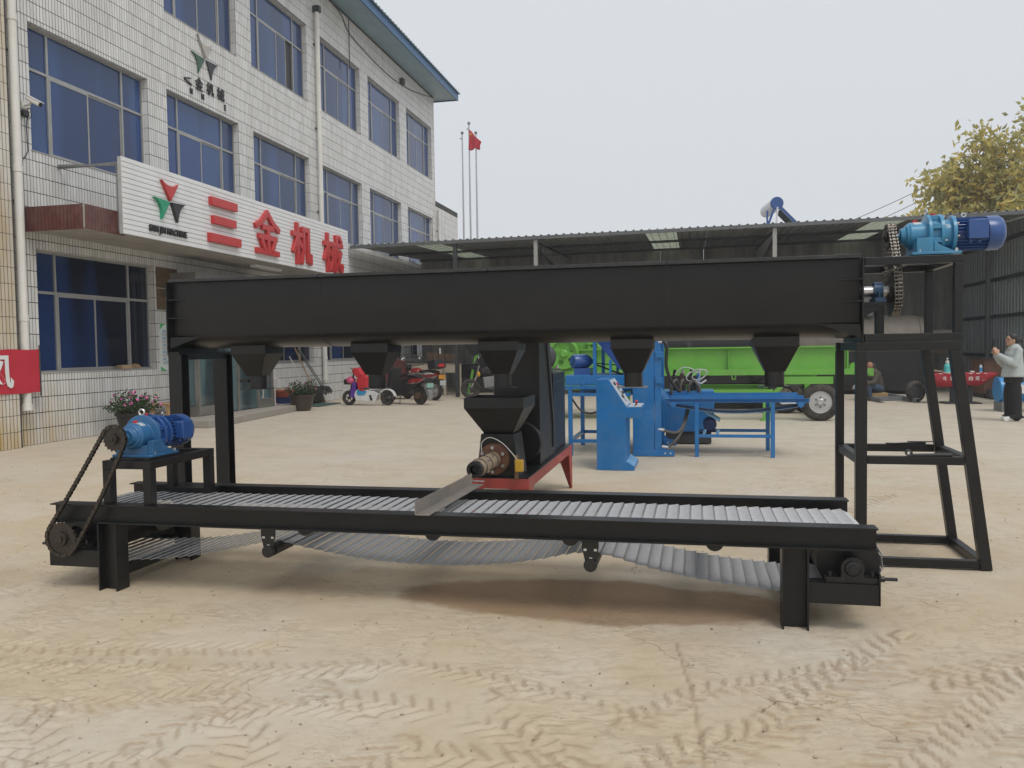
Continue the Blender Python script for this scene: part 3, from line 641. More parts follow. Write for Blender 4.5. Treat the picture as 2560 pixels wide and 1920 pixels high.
BN = thing('red_banner', 'red cloth banner with a white character behind the downpipe', 'banner', (-10.3, 10.9, .85))
mb = MB(); N = 14
for k in range(N+1):
    y = 9.6+(11.36-9.6)*k/N; x = -10.335+.008*math.sin(k*1.7)
    mb.v += [(x, y, .86+.005*math.sin(k)), (x, y, 1.55+.006*math.cos(k*1.3)), (x-.004, y, .86+.005*math.sin(k)), (x-.004, y, 1.55+.006*math.cos(k*1.3))]
for k in range(N): a = 4*k; mb.f += [(a, a+4, a+5, a+1), (a+2, a+3, a+7, a+6), (a+1, a+5, a+7, a+3), (a, a+2, a+6, a+4)]
mb.build('cloth', M('banner_red', (.52, .022, .045), .65, var=.06, vs=3), BN)
fit(text_mb('风', .5, .004, .009), 10.50, 1.2, .62, .52, wall_frame(-10.318)).build('lettering', white, BN)
MB().cyl((-10.34, 11.37, .80), (-10.34, 11.37, 1.62), .012, 8).build('stick', dgrey, BN)
CC = thing('security_camera', 'white security camera on a bracket beside the first floor window', 'camera', (XW, 11.45, 5.3))
p = MB(); p.tube([(XW+.01, 11.42, 5.47), (XW+.12, 11.40, 5.46), (XW+.2, 11.38, 5.52)], .016, 8); p.box(XW, XW+.02, 11.36, 11.48, 5.42, 5.53); p.build('bracket', pvc, CC)
d = Vector((.9, .1, -.5)).normalized(); a = Vector((XW+.12, 11.36, 5.57)); MB().bar(a, a+d*.26, .085, .075).build('housing', pvc, CC, bevel=.02)
MB().bar(a-d*.01+Vector((0, 0, .046)), a+d*.30+Vector((0, 0, .046)), .10, .012).build('sunshield', white, CC, bevel=.004)
MB().cyl(a+d*.255, a+d*.268, .034, 14).build('lens', plastic_k, CC)
MB().box(XW, XW+.09, 11.32, 11.44, 5.28, 5.37).build('junction_box', plastic_k, CC, bevel=.008)
MB().tube([(XW+.1+.06*math.sin(k*.7), 11.40+.0*k, 5.33+.09*math.cos(k*.7)) for k in range(10)]+[(XW+.02, 11.44, 5.15), (XW+.015, 11.46, 4.75), (XW+.015, 11.36, 4.6)], .007, 5).build('cable', plastic_k, CC)

# ------------------------------------------------------------------ geared motor (output shaft along +x from 0, fan at the far end)
def gear_motor(parent, frame, s=1., mcol=dkblue, hcol=ltblue, hcol2=None, side=-1):
    B = lambda: MB()
    def fin(b, name, mat, par, **k): return b.xf(frame @ Matrix.Scale(s, 4)).build(name, mat, par, **k)
    g = B().lathe((0,0,0), (1,0,0), [(0,.02),(.055,.02),(.056,.05),(.07,.055),(.085,.06),(.09,.075),(.105,.08),(.11,.088),(.205,.092),(.21,.137),(.232,.137),(.235,.105)], 28)
    g.box(.125,.232,-.10,.10,-.128,-.06); g.box(.10,.40,-.15,.15,-.14,-.122)
    g.add([(.235,-.145,-.122),(.235,-.125,-.122),(.235,-.125,-.05),(.235,-.145,-.05),(.36,-.145,-.122),(.36,-.125,-.122),(.28,-.125,-.085),(.28,-.145,-.085)], [(0,1,2,3),(4,7,6,5),(0,4,5,1),(3,2,6,7),(0,3,7,4),(1,5,6,2)])
    g.add([(.235,.145,-.122),(.235,.125,-.122),(.235,.125,-.05),(.235,.145,-.05),(.36,.145,-.122),(.36,.125,-.122),(.28,.125,-.085),(.28,.145,-.085)], [(3,2,1,0),(5,6,7,4),(1,5,4,0),(7,6,2,3),(4,7,3,0),(2,6,5,1)])
    g.box(.13,.232,-.145,-.10,-.125,-.03); g.box(.13,.232,.10,.145,-.125,-.03)
    G = fin(g, 'gear_motor', hcol, parent, bevel=.003)
    r = B().lathe((.233,0,0), (1,0,0), [(0,.108),(.05,.108),(.051,.137),(.075,.137),(.076,.10),(.125,.098),(.127,.125),(.15,.125),(.152,.10)], 28)
    for k in range(8):
        a = math.pi/4*k+.39; r.box(.23,.29,math.cos(a)*.118-.016,math.cos(a)*.118+.016,math.sin(a)*.118-.016,math.sin(a)*.118+.016)
    fin(r, 'adapter_housing', hcol2 or hcol, G, bevel=.002)
    m = B().lathe((.36,0,0), (1,0,0), [(0,.124),(.022,.124),(.024,.108),(.03,.092),(.235,.092)], 28); fin(m, 'motor_body', mcol, G)
    f = B()
    for k in range(26):
        a = 2*math.pi*k/26
        if abs(math.atan2(math.sin(a-math.pi*(1.5 if side < 0 else .5)), math.cos(a-math.pi*(1.5 if side < 0 else .5)))) < .0: continue
        ca, sa = math.cos(a), math.sin(a); f.bar((.392,ca*.099,sa*.099), (.585,ca*.099,sa*.099), .004, .022, (0,ca,sa))
    fin(f, 'cooling_fins', mcol, G, smooth=False)
    c = B().lathe((.575,0,0), (1,0,0), [(0,.104),(.002,.113),(.075,.113),(.098,.098),(.112,.07),(.113,.02)], 28); fin(c, 'fan_cowl', mcol, G)
    t = B(); y0, y1 = (-.155, -.085) if side < 0 else (.085, .155); t.box(.44,.55,y0,y1,-.045,.07); y = -.158 if side < 0 else .158; t.box(.436,.554,min(y,y*1.05),max(y,y*1.05),-.05,.075)
    for yy in (.46,.51): t.cyl((yy,(y0+y1)/2,-.07), (yy,(y0+y1)/2,-.045), .012, 8)
    fin(t, 'terminal_box', mcol, G, bevel=.008)
    e = B(); e.torus((.22,0,.155), (1,0,0), .02, .007, 14, 6); e.torus((.45,0,.125), (0,1,0), .013, .005, 12, 6); e.cyl((.45,0,.09),(.45,0,.112),.007,6); fin(e, 'eye_bolt', steel, G)
    b = B()
    for (x, a0) in ((.24,.4),(.31,.4),(.385,.2)):
        for k in range(8):
            a = a0+math.pi/4*k; rr = .125 if x < .35 else .113; b.cyl((x-.012,math.cos(a)*rr,math.sin(a)*rr),(x+.012,math.cos(a)*rr,math.sin(a)*rr),.006,6)
    for (x, y) in ((.15,-.135),(.37,-.135),(.15,.135),(.37,.135)): b.cyl((x,y,-.122),(x,y,-.105),.012,6)
    fin(b, 'bolts', steel, G)
    rp = B(); rp.cyl((.15,0,.085),(.15,0,.104),.016,10); rp.cyl((.262,0,.105),(.262,0,.146),.014,10); fin(rp, 'oil_plug', redpl, G)
    np_ = B()
    for k in range(5):
        a = math.pi/2+(.25+.1*k)*(-side if side > 0 else 1); np_.bar((.13,math.cos(a)*.0905,math.sin(a)*.0905),(.18,math.cos(a)*.0905,math.sin(a)*.0905),.0095,.0015,(0,math.cos(a),math.sin(a)))
    fin(np_, 'name_plate', M('plate_label', (.55, .6, .62), .4, .3), G, smooth=False)
    return G
def sprocket(parent, c, axis, r, teeth, t, mat, rows=1, gap=.02):
    c = Vector(c); ax = Vector(axis).normalized(); a = ax.orthogonal().normalized(); b = ax.cross(a); mb = MB()
    for w_ in range(rows):
        o = c+ax*(gap*(w_-(rows-1)/2)-t/2); P = []
        for k in range(teeth*4):
            an = 2*math.pi*k/(teeth*4); rr = r*(1.0, .93, .90, .93)[k % 4]+(.004 if k % 4 == 0 else 0)
            P.append(o+(a*math.cos(an)+b*math.sin(an))*rr)
        mb.poly(P, ax*t)
    mb.cyl(c-ax*(gap*rows*.5+.012), c+ax*(gap*rows*.5+.012), r*.42, 18); mb.cyl(c-ax*(gap*rows*.5+.02), c+ax*(gap*rows*.5+.02), r*.2, 12)
    return mb.build('sprocket', mat, parent)
def chain(parent, path, axis, pitch, mat, rows=1, wid=.016, gap=.02, h=.018):
    P, L = resample(path, 400, True); n = int(round(L/pitch)); n += n % 2; P, L = resample(path, n, True); p = L/n
    ax = Vector(axis).normalized(); H = holder('roller_chain', parent); ms = []
    for kind in (0, 1):
        mb = MB()
        for r in range(rows):
            off = gap*(r-(rows-1)/2)
            for sd in (-1, 1):
                z = off+sd*(wid*.5 if kind else wid*.34)
                pl = [(-p/2-h*.45, 0), (-p/2-h*.3, h*.42), (-p/2+h*.2, h*.5), (0, h*.34), (p/2-h*.2, h*.5), (p/2+h*.3, h*.42), (p/2+h*.45, 0)]; pl = pl+[(x, -y) for x, y in pl[-2:0:-1]]
                mb.poly([(x, z-.0012, y) for x, y in pl], (0, .0024, 0))
            for x in ((-p/2, p/2) if kind == 0 else ()): mb.cyl((x, off-wid*.5, 0), (x, off+wid*.5, 0), h*.33, 8)
        ms.append(mb.mesh('chain_link', mat))
    root = parent
    while root.parent: root = root.parent
    for k in range(n):
        a, b = Vector(P[k]), Vector(P[k+1]); d = (b-a).normalized(); z = d.cross(ax).normalized(); mid = (a+b)/2-root.location
        put('chain_link', ms[k % 2], H, Matrix(((d.x, ax.x, z.x, mid.x), (d.y, ax.y, z.y, mid.y), (d.z, ax.z, z.z, mid.z), (0,0,0,1))))
    return H
def loop(c1, r1, c2, r2, e1, e2, slack=.0, n=14):   # belt line round two circles in the plane spanned by e1 (side) and e2 (from c2 up to c1)
    c1, c2, e1, e2 = Vector(c1), Vector(c2), Vector(e1), Vector(e2); D = (c1-c2).length; be = math.asin((r2-r1)/D); P = []
    for k in range(n+1):
        a = be+(math.pi-2*be)*k/n; P.append(c1+e1*r1*math.cos(a)+e2*r1*math.sin(a))
    A = P[-1]
    Q = []
    for k in range(n+1):
        a = math.pi-be+(math.pi+2*be)*k/n; Q.append(c2+e1*r2*math.cos(a)+e2*r2*math.sin(a))
    m1 = [A.lerp(Q[0], t/8)+e1*(slack*.4*math.sin(math.pi*t/8)) for t in range(1, 8)]; m2 = [Q[-1].lerp(P[0], t/8)+e1*(slack*math.sin(math.pi*t/8)) for t in range(1, 8)]
    return P+m1+Q+m2

# ------------------------------------------------------------------ screw feeder: long U trough on two stands
FD = thing('screw_feeder', 'long black steel screw trough carried high across the yard on two stands', 'machine', (-1.45, 6.0, 1.45))
FX0, FX1, FY, FR_, FZ = -3.98, 1.06, 6.0, .28, 2.0
def ushape(r, top, n=14): return [(-r, top)]+[(-r*math.cos(math.pi*k/n), 1.487+.105-.105*math.sin(math.pi*k/n)) for k in range(n+1)]+[(r, top)]
def trough(x0, x1):
    o = ushape(FR_, FZ-.002); i = ushape(FR_-.006, FZ-.002); mb = MB(); pl = o+i[::-1]
    mb.poly([(x0, FY+a, z+(.006 if k >= len(o) else 0)) for k, (a, z) in enumerate(pl)], (x1-x0, 0, 0)); return mb
jn = [FX0+.01, -2.72, -1.42, -.18, FX1-.01]
for a, b in zip(jn[:-1], jn[1:]): trough(a+.0015, b-.0015).build('trough', black, FD)
for a, b in zip(jn[:-1], jn[1:]):
    for s in (-1, 1): MB().box(a+.002, b-.002, FY+s*(FR_+.02)-.03, FY+s*(FR_+.02)+.03, FZ, FZ+.022+random.uniform(0, .004)).build('top_flange', M('flange_skylit_black', (.03, .031, .032), .4, var=.3, vs=6), FD, bevel=.002)  # sky catching the flat strip is painted in as a greyer black
for x in jn[1:-1]:
    wb = MB(); wb.poly([(x-.003, FY+a*1.008, z+(z < 1.75)*-.003) for a, z in ushape(FR_, FZ-.01)]+[(x-.003, FY-a*-1*.99, z+.004) for a, z in ushape(FR_-.004, FZ-.01)[::-1]], (.006, 0, 0)); wb.build('weld_seam', blacks, FD)
# things sticking up inside the trough rim
MB().poly([(-1.40, 5.90, 2.0), (-1.22, 5.90, 2.0), (-1.38, 5.90, 2.06)], (0, .01, 0)).build('lid_hinge', blacks, FD, smooth=False)
MB().poly([(-2.42, 5.90, 2.0), (-2.14, 5.90, 2.0), (-2.41, 5.90, 2.045)], (0, .01, 0)).build('lid_hinge', blacks, FD, smooth=False)
# screw inside
sc = MB(); sc.cyl((FX0, FY, 1.80), (1.345, FY, 1.80), .035, 14); sc.build('shaft', steel, FD)
fl = MB(); nT = 17; K = nT*18
for k in range(K+1):
    a = 2*math.pi*k/18; x = FX0+.05+(FX1-FX0-.1)*k/K; fl.v += [(x, FY+.035*math.cos(a), 1.80+.035*math.sin(a)), (x, FY+.24*math.cos(a), 1.80+.24*math.sin(a))]
for k in range(K): fl.f.append((2*k, 2*k+1, 2*k+3, 2*k+2))
fl.build('screw_flight', blacks, FD)
for x in (FX0-.004, FX1-.006):
    P = [(-.345, 1.46), (.345, 1.46), (.345, 2.0), (-.345, 2.0)]
    MB().poly([(x, FY+a, z) for a, z in P], (.010, 0, 0)).build('end_plate', black, FD, bevel=.002)
for (x0, d) in ((FX0+.006, 1), (FX1-.006, -1)):
    for z in (1.86, 1.72): MB().poly([(x0, FY-FR_-.001, z), (x0, FY-FR_-.062, z), (x0+d*.04, FY-FR_-.062, z), (x0+d*.13, FY-FR_-.004, z)], (0, 0, .007)).build('rib', blacks, FD, smooth=False)
    MB().poly([(x0, FY-.325, 1.485), (x0+d*.012, FY-.325, 1.575), (x0+d*.25, FY-.285, 1.58)], (0, .010, 0)).build('gusset', black, FD, smooth=False)
# five outlet hoppers
for k, x in enumerate((-3.41, -2.40, -1.40, -.43, .545)):
    h = MB(); h.shell(x-.148, x+.148, FY-.15, FY+.15, 1.44, x-.15, x+.15, FY-.15, FY+.15, 1.56); h.shell(x-.066, x+.066, FY-.066, FY+.066, 1.265, x-.148, x+.148, FY-.15, FY+.15, 1.44)
    h.box(x-.153, x+.153, FY-.156, FY-.150, 1.436, 1.446); o = h.build('outlet_hopper', blacks, FD, smooth=False, bevel=.0015)
    MB().lathe((x, FY, 1.165), (x, FY, 1.27), [(0,.066),(.105,.066),(.105,.060),(0,.060),(0,.066)], 22, caps=False).build('outlet_pipe', blacks, o)
    MB().box(x-.11, x+.10, FY-.085, FY+.085, 1.158, 1.164).build('slide_gate', rawst if k == 3 else blacks, o, smooth=False)
    if k in (0, 4): MB().box(x-.14, x-.07, FY-.04, FY-.01, 1.21, 1.235).bar((x-.07, FY-.03, 1.222), (x+.0, FY-.06, 1.222), .006).build('gate_lever', blacks, o, smooth=False)
# drive frame on the right-hand end
DF = MB()
for (y, z) in ((5.70, 1.975), (6.36, 1.975), (5.70, 1.485), (6.36, 1.485)): DF.bar((FX1+.012, y, z), (1.65, y, z), .05)
for (x, z) in ((1.625, 1.975), (1.625, 1.485)): DF.bar((x, 5.726, z), (x, 6.334, z), .048)
for y in (5.70, 6.36): DF.bar((1.625, y, 1.511), (1.625, y, 1.949), .05)
DF.bar((1.33, 5.726, 1.975), (1.33, 6.334, 1.975), .046); DF.build('drive_frame', black, FD, bevel=.003, smooth=False)
MB().box(1.38, 1.66, 5.88, 6.18, 2.001, 2.018).build('mount_plate', black, FD, smooth=False)
MF = Matrix.Translation((1.30, 6.03, 2.165))
gear_motor(FD, MF, 1.0, side=-1)
# shaft end: flange, bolts, plummer block on a bracket
sh = MB(); sh.lathe((FX1+.004, FY, 1.80), (2, FY, 1.80), [(0,.10),(.014,.10),(.015,.055),(.05,.05)], 22); sh.build('shaft_flange', blacks, FD)
bo = MB()
for k in range(6): a = k*math.pi/3+.5; bo.cyl((FX1+.018, FY+.083*math.cos(a), 1.80+.083*math.sin(a)), (FX1+.042, FY+.083*math.cos(a), 1.80+.083*math.sin(a)), .012, 6)
bo.build('bolts', steel, FD)
pb = MB(); pb.cyl((1.185, FY, 1.80), (1.24, FY, 1.80), .062, 18); pb.box(1.18, 1.245, FY-.10, FY+.10, 1.725, 1.755); pb.cyl((1.21, FY-.08, 1.75), (1.21, FY-.08, 1.79), .01, 6); pb.cyl((1.21, FY+.08, 1.75), (1.21, FY+.08, 1.79), .01, 6)
pb.build('bearing_block', M('bearing_blue', (.03, .08, .16), .4, .2, var=.2), FD)
br = MB(); br.box(FX1+.006, 1.25, FY-.11, FY+.11, 1.70, 1.724); br.poly([(FX1+.006, FY-.1, 1.70), (1.24, FY-.1, 1.70), (FX1+.006, FY-.1, 1.60)], (0, .012, 0)); br.box(1.20, 1.25, FY-.03, FY+.03, 1.512, 1.70); br.build('bearing_bracket', black, FD, smooth=False)
SX = 1.295
sprocket(FD, (SX, 6.03, 2.165), (1,0,0), .082, 15, .008, chainm, 2, .026); sprocket(FD, (SX+.02, FY, 1.80-.02), (1,0,0), .145, 26, .008, chainm, 2, .026)
chain(FD, loop((SX, 6.03, 2.165), .085, (SX+.02, FY, 1.78), .148, (0,-1,0), (0,0,1), .03), (1,0,.05), .0254, chainb, 2, .021, .026, .021)

# stands
ST = thing('support_stand', 'black braced stand with splayed legs under the motor end of the trough', 'stand', (1.4, 6.05, 0))
yf, yr = 5.70, 6.38
def leg_(p, q, w_=.06, d=.06): MB().bar(p, q, w_, d, (0,1,0)).build('leg', black, ST, bevel=.003, smooth=False)
leg_((1.055, yf, 0), (1.055, yf, 1.40), .068); leg_((1.035, yr, 0), (1.035, yr, 1.40), .055); leg_((1.80, yf, 0), (1.61, yf, 1.40), .068); leg_((1.80, yr, 0), (1.61, yr, 1.40), .06)
def cross(p, q, w_=.055, h=.055): MB().bar(p, q, w_, h).build('crossbar', black, ST, bevel=.003, smooth=False)
cross((1.02, yf, 1.43), (1.645, yf, 1.43), .06, .058); cross((1.01, yr, 1.43), (1.645, yr, 1.43), .06, .058); cross((1.055, yf+.032, 1.43), (1.055, yr-.032, 1.43)); cross((1.61, yf+.032, 1.43), (1.61, yr-.032, 1.43))
for z, xr in ((.695, 1.70), (.035, 1.795)):
    cross((1.092, yf, z), (xr-.036, yf, z), .05, .052); cross((1.064, yr, z), (xr-.034, yr, z), .05, .052); cross((1.05, yf+.034, z), (1.045, yr-.034, z)); cross((xr-.005, yf+.034, z), (xr-.005, yr-.034, z))
S2 = thing('support_stand', 'black two-post portal stand under the far end of the trough beside the entrance', 'stand', (-3.93, 6.05, 0))
MB().ibeam((-3.945, 5.74, 0), (-3.945, 5.74, 1.44), .11, .10, .009, (0,1,0)).build('leg', black, S2, smooth=False)
MB().ibeam((-3.945, 6.36, 0), (-3.945, 6.36, 1.44), .12, .10, .009, (0,1,0)).build('leg', black, S2, smooth=False)
MB().bar((-3.95, 5.68, 1.451), (-3.95, 6.42, 1.451), .10, .022).build('crossbar', black, S2, smooth=False)
MB().box(-3.91, -3.895, 5.79, 6.31, 1.40, 1.439).build('crossbar', black, S2, smooth=False)
# tools left lying on the right-hand stand
o = MB(); o.tube([(1.36, 5.70, .728), (1.60, 5.70, .733)], [.009, .012], 8); o.lathe((1.345, 5.685, .742), (1.345, 5.72, .742), [(0,.021),(.035,.021),(.035,.013),(0,.013),(0,.021)], 14, caps=False)
tag(o.build('ring_spanner', dgrey, None), 'dark ring spanner lying on the front crossbar of the stand', 'spanner')
o = MB(); o.bar((1.35, 6.37, .7265), (1.62, 6.40, .7265), .022, .008); o.bar((1.38, 6.345, .729), (1.66, 6.40, .738), .02, .006); o.bar((1.5, 6.40, .738), (1.66, 6.34, .745), .02, .005)
tag(o.build('flat_bars', dgrey, None, smooth=False), 'thin offcut steel strips lying on the back crossbar of the stand', 'steel strips')

# ------------------------------------------------------------------ wire belt conveyor
CV = thing('wire_belt_conveyor', 'low black conveyor with galvanised wire belt and drooping return run', 'conveyor', (-1.5, 4.75, 0))
MB().ibeam((-3.905, 4.38, .475), (.885, 4.38, .475), .10, .115, .008).build('side_beam', black, CV, smooth=False)
MB().ibeam((-3.93, 5.15, .475), (.88, 5.15, .475), .10, .115, .008).build('side_beam', black, CV, smooth=False)
for x in (-3.51, .495):
    for y in (4.385, 5.145): MB().ibeam((x, y, 0), (x, y, .416), .11, .13, .009, (1,0,0)).build('leg', black, CV, smooth=False)
    MB().bar((x, 4.46, .10), (x, 5.08, .10), .05, .06).build('leg_brace', black, CV, smooth=False)
for (a, b, xe) in ((.562, .895, .895), (-3.925, -3.578, -3.925)):
    for y, n_ in ((4.385, 0), (5.145, 0)):
        e = MB(); e.chan((a, y, .195), (b, y, .195), .09, .105, .007, flip=1 if y < 4.7 else -1); e.build('end_rail', black, CV, smooth=False)
        MB().box(xe-.004, xe+.004, y-.045, y+.045, .142, .30).build('end_stop', black, CV, smooth=False)
DRC = ((-3.80, .325), (.77, .325)); DRR = .155
for (x, z) in DRC:
    d = MB(); d.lathe((x, 4.49, z), (x, 5.04, z), [(0,DRR),(.55,DRR)], 32); d.build('drum', blacks, CV)
    MB().cyl((x, 4.325, z), (x, 5.21, z), .022, 14).build('drum_shaft', blacks, CV)
    for y in (4.385, 5.145):
        p = MB(); p.cyl((x, y-.035, z), (x, y+.035, z), .055, 20); p.lathe((x, y-.052, z), (x, y-.035, z), [(0,.022),(.004,.034),(.017,.042)], 18); p.box(x-.125, x+.125, y-.03, y+.03, .249, .275); p.poly([(x-.055, y-.03, .275), (x+.055, y-.03, .275), (x+.05, y-.03, z), (x-.05, y-.03, z)], (0, .06, 0))
        p.cyl((x-.10, y, .275), (x-.10, y, .30), .013, 6); p.cyl((x+.10, y, .275), (x+.10, y, .30), .013, 6); p.build('bearing_block', blacks, CV)
        dx = 1 if x > 0 else -1; t = MB(); t.cyl((x+dx*.10, y, .268), (x+dx*.215, y, .268), .009, 8); t.cyl((x+dx*.13, y, .268), (x+dx*.155, y, .268), .017, 6); t.build('tension_bolt', blacks, CV)
# hanging return rollers and small support rollers
for x in (-2.445, -.55):
    for y in (4.36, 5.17):
        p = MB(); p.poly([(x-.045, y, .418), (x+.045, y, .418), (x+.045, y, .375), (x+.022, y, .27), (x-.022, y, .27), (x-.045, y, .375)], (0, .008, 0))
        o = p.build('roller_bracket', blacks, CV, smooth=False)
        s = MB()
        for (dx, z) in ((-.028, .365), (.028, .365), (.002, .318)): s.box(x+dx-.008, x+dx+.008, y-.0015, y-.0002, z-.006, z+.006)
        s.build('bright_slot', M('slot_bright', (.55, .54, .5), .6), o, smooth=False)
        MB().lathe((x, y-.012, .283), (x, y+.03, .283), [(0,.012),(.001,.036),(.012,.037),(.03,.037)], 18).build('roller_cap', blacks, o)
    MB().cyl((x, 4.40, .283), (x, 5.14, .283), .036, 20).build('return_roller', blacks, CV)
for x in (-3.2, -2.25, -1.46, -.67, .10):
    MB().cyl((x, 4.435, .412), (x, 5.095, .412), .048, 18).build('carry_roller', blacks, CV)
# wire belt: links threaded along the loop
zt = .486
bp = [(-3.80, zt-.006), (-3.4, zt+.004), (-2.8, zt-.002), (-2.2, zt+.002), (-1.5, zt-.003), (-.7, zt+.002), (.1, zt), (.77, zt-.004)]
arcR = [(.77+.165*math.sin(R(a)), .325+.165*math.cos(R(a))) for a in range(15, 180, 15)]
bot = [(.77, .160), (.6, .158), (.37, .165), (.07, .196), (-.22, .25), (-.43, .305), (-.55, .325), (-.66, .318), (-.95, .258), (-1.18, .232), (-1.43, .218), (-1.7, .222), (-2.0, .248), (-2.31, .298), (-2.445, .325), (-2.56, .308), (-2.85, .242), (-3.18, .188), (-3.5, .165), (-3.80, .160)]
arcL = [(-3.80-.165*math.sin(R(a)), .325-.165*math.cos(R(a))) for a in range(15, 180, 15)]
bpath = catmull([(x, 0, z) for x, z in bp+arcR+bot+arcL+[bp[0]]], 6)
P, L = resample(bpath, 600); NL = int(round(L/.066)); P, L = resample(bpath, NL); pb_ = L/NL
by0, by1 = 4.475, 5.055; turns = 29; lk = MB(); dv = (by1-by0)/turns; pts = []
for k in range(2*turns+1):
    u = (-.455 if k % 2 == 0 else .455)*pb_; v = by0+dv*k/2; tl = .0045*u/pb_*2; pts += [(u*.9, v-dv*.24, tl+.0025), (u, v, tl), (u*.9, v+dv*.24, tl+.0025)]
lk.tube(pts, .0021, 4); rod = []
for k in range(13): rod.append((pb_*.5, by0-.004+(by1-by0+.008)*k/12, -.002+.0012*(-1)**k))
lk.tube(rod, .0028, 4); lk_me = lk.mesh('belt_link', galv, smooth=True); BT = holder('wire_belt', CV)
for k in range(NL):
    a, b = Vector(P[k]), Vector(P[k+1]); d = (b-a).normalized(); mid = (a+b)/2-CV.location; z = d.cross(Vector((0,1,0)))
    put('belt_link', lk_me, BT, Matrix(((d.x, 0, z.x, mid.x), (0, 1, 0, -CV.location.y+random.uniform(-.004, .004)), (d.z, 0, z.z, mid.z), (0,0,0,1))))
# motor stand straddling the near end
MS = MB(); xs_, ys_ = (-3.525, -3.245), (4.395, 5.02); zt_ = .80
for x in xs_:
    for y in ys_: MS.bar((x, y, .534 if y < 4.7 else .50), (x, y, zt_-.05), .055)
for y in ys_: MS.bar((xs_[0]-.0275, y, zt_-.025), (xs_[1]+.0275, y, zt_-.025), .056, .05)
for x in xs_: MS.bar((x, ys_[0]+.028, zt_-.025), (x, ys_[1]-.028, zt_-.025), .05, .049)
MS.build('motor_stand', black, CV, bevel=.003, smooth=False)
MB().box(-3.52, -3.25, 4.40, 4.74, zt_+.001, zt_+.014).build('motor_plate', black, CV, smooth=False)
for y in ys_[1:]: MB().box(xs_[0]-.03, xs_[1]+.03, y-.03, 5.12, .50, .531).build('stand_foot', black, CV, smooth=False)
GF = Matrix.Translation((-3.39, 4.335, .942)) @ Matrix.Rotation(R(90), 4, 'Z') @ Matrix.Scale(.92, 4)
gear_motor(CV, GF, 1.0, side=-1, hcol=M('gear_blue_shaded', (.018, .115, .27), .36, var=.16, vs=9, coat=.25, dust=((.14, .2, .25), .18)), hcol2=dkblue)  # shade on this housing painted in as a darker copy of the gear blue
cs = 4.30
sprocket(CV, (-3.41, cs, .942), (0,1,0), .075, 17, .007, chainm); sprocket(CV, (-3.80, cs, .325), (0,1,0), .105, 25, .007, chainm)
e2 = (Vector((-3.41, 0, .942))-Vector((-3.80, 0, .325))).normalized(); e1 = Vector((-e2.z, 0, e2.x))
chain(CV, loop((-3.41, cs, .942), .077, (-3.80, cs, .325), .107, e1*-1, e2, .012), (0,1,0), .0254, chainm, 1, .018, .02, .024)

# angle iron chute
ch = MB(); a, b = Vector((-1.515, 4.30, .536)), Vector((-1.475, 5.34, .537))
ch.prof(a, b, [(0,0),(.085,0),(.085,.005),(.005,.005),(.005,.075),(0,.075)]); tag(ch.build('angle_iron_chute', rawst, None, smooth=False), 'bare rust-flecked angle iron laid across the conveyor below the nozzle', 'angle iron')

# ------------------------------------------------------------------ briquette extruder
EXT = thing('briquette_extruder', 'black briquette extruder with square hopper and brown nozzle on a red base', 'machine', (-1.5, 7.2, 0))
x0, x1, y0, y1 = -1.76, -1.24, 6.14, 8.42
bs = MB(); bs.box(x0, x1, y0, y0+.05, .37, .45); bs.box(x0, x1, y1-.05, y1, .26, .45); bs.box(x1-.05, x1, y0+.05, y1-.05, .37, .45); bs.box(x0, x0+.05, y0+.05, y1-.05, .37, .45); bs.build('base_frame', redp, EXT, bevel=.004, smooth=False)
MB().box(x0+.004, x1-.004, y0+.004, y1-.004, .451, .459).build('deck_plate', black, EXT, smooth=False)
for (x, s) in ((x0, 1), (x1, -1)):
    for (y, d) in ((y0, 1), (y1, -1)):
        l = MB(); l.poly([(x+s*.002, y, .37), (x+s*.002, y+d*.26, .37), (x+s*.002, y+d*.20, .36), (x+s*.002, y+d*.05, 0), (x+s*.002, y, 0)], (s*.008, 0, 0)); l.poly([(x, y+d*.001, .37), (x+s*.16, y+d*.001, .37), (x+s*.03, y+d*.001, 0), (x, y+d*.001, 0)], (0, d*.008, 0)); l.build('leg', redp, EXT, smooth=False)
hx0, hx1, hy0, hy1 = -1.735, -1.265, 6.10, 6.56
h = MB(); h.shell(hx0, hx1, hy0, hy1, .995, hx0, hx1, hy0, hy1, 1.075); h.shell(-1.60, -1.375, 6.20, 6.44, .79, hx0, hx1, hy0, hy1, .995); hp = h.build('hopper', blacks, EXT, smooth=False, bevel=.002)
b = MB(); b.box(-1.62, -1.36, 6.18, 6.46, .50, .79); b.poly([(-1.66, 6.17, .46), (-1.32, 6.17, .46), (-1.36, 6.17, .79), (-1.62, 6.17, .79)], (0, .30, 0)); b.build('barrel_housing', black, EXT, smooth=False, bevel=.003)
nx, nz = -1.515, .60
f = MB(); f.lathe((nx, 6.13, nz), (nx, 6.17, nz), [(0,.118),(.018,.118),(.018,.122),(.04,.122)], 30); f.build('flange', rust, EXT)
bo = MB()
for k in range(6): a = k*math.pi/3+math.pi/6; bo.cyl((nx+.093*math.cos(a), 6.10, nz+.093*math.sin(a)), (nx+.093*math.cos(a), 6.13, nz+.093*math.sin(a)), .014, 6)
bo.build('bolts', steel, EXT)
nzl = MB(); nzl.lathe((nx, 5.60, nz), (nx, 6.13, nz), [(0,.060),(.53,.060)], 24, caps=False); o = nzl.build('nozzle', tan_st, EXT)
e = MB(); e.lathe((nx, 5.565, nz), (nx, 5.62, nz), [(.012,.030),(.0,.034),(0,.052),(.01,.060),(.045,.0605)], 24, caps=False); e.build('nozzle_tip', M('burnt_steel', (.06,.058,.055), .35, .8, var=.3), o)
P = []
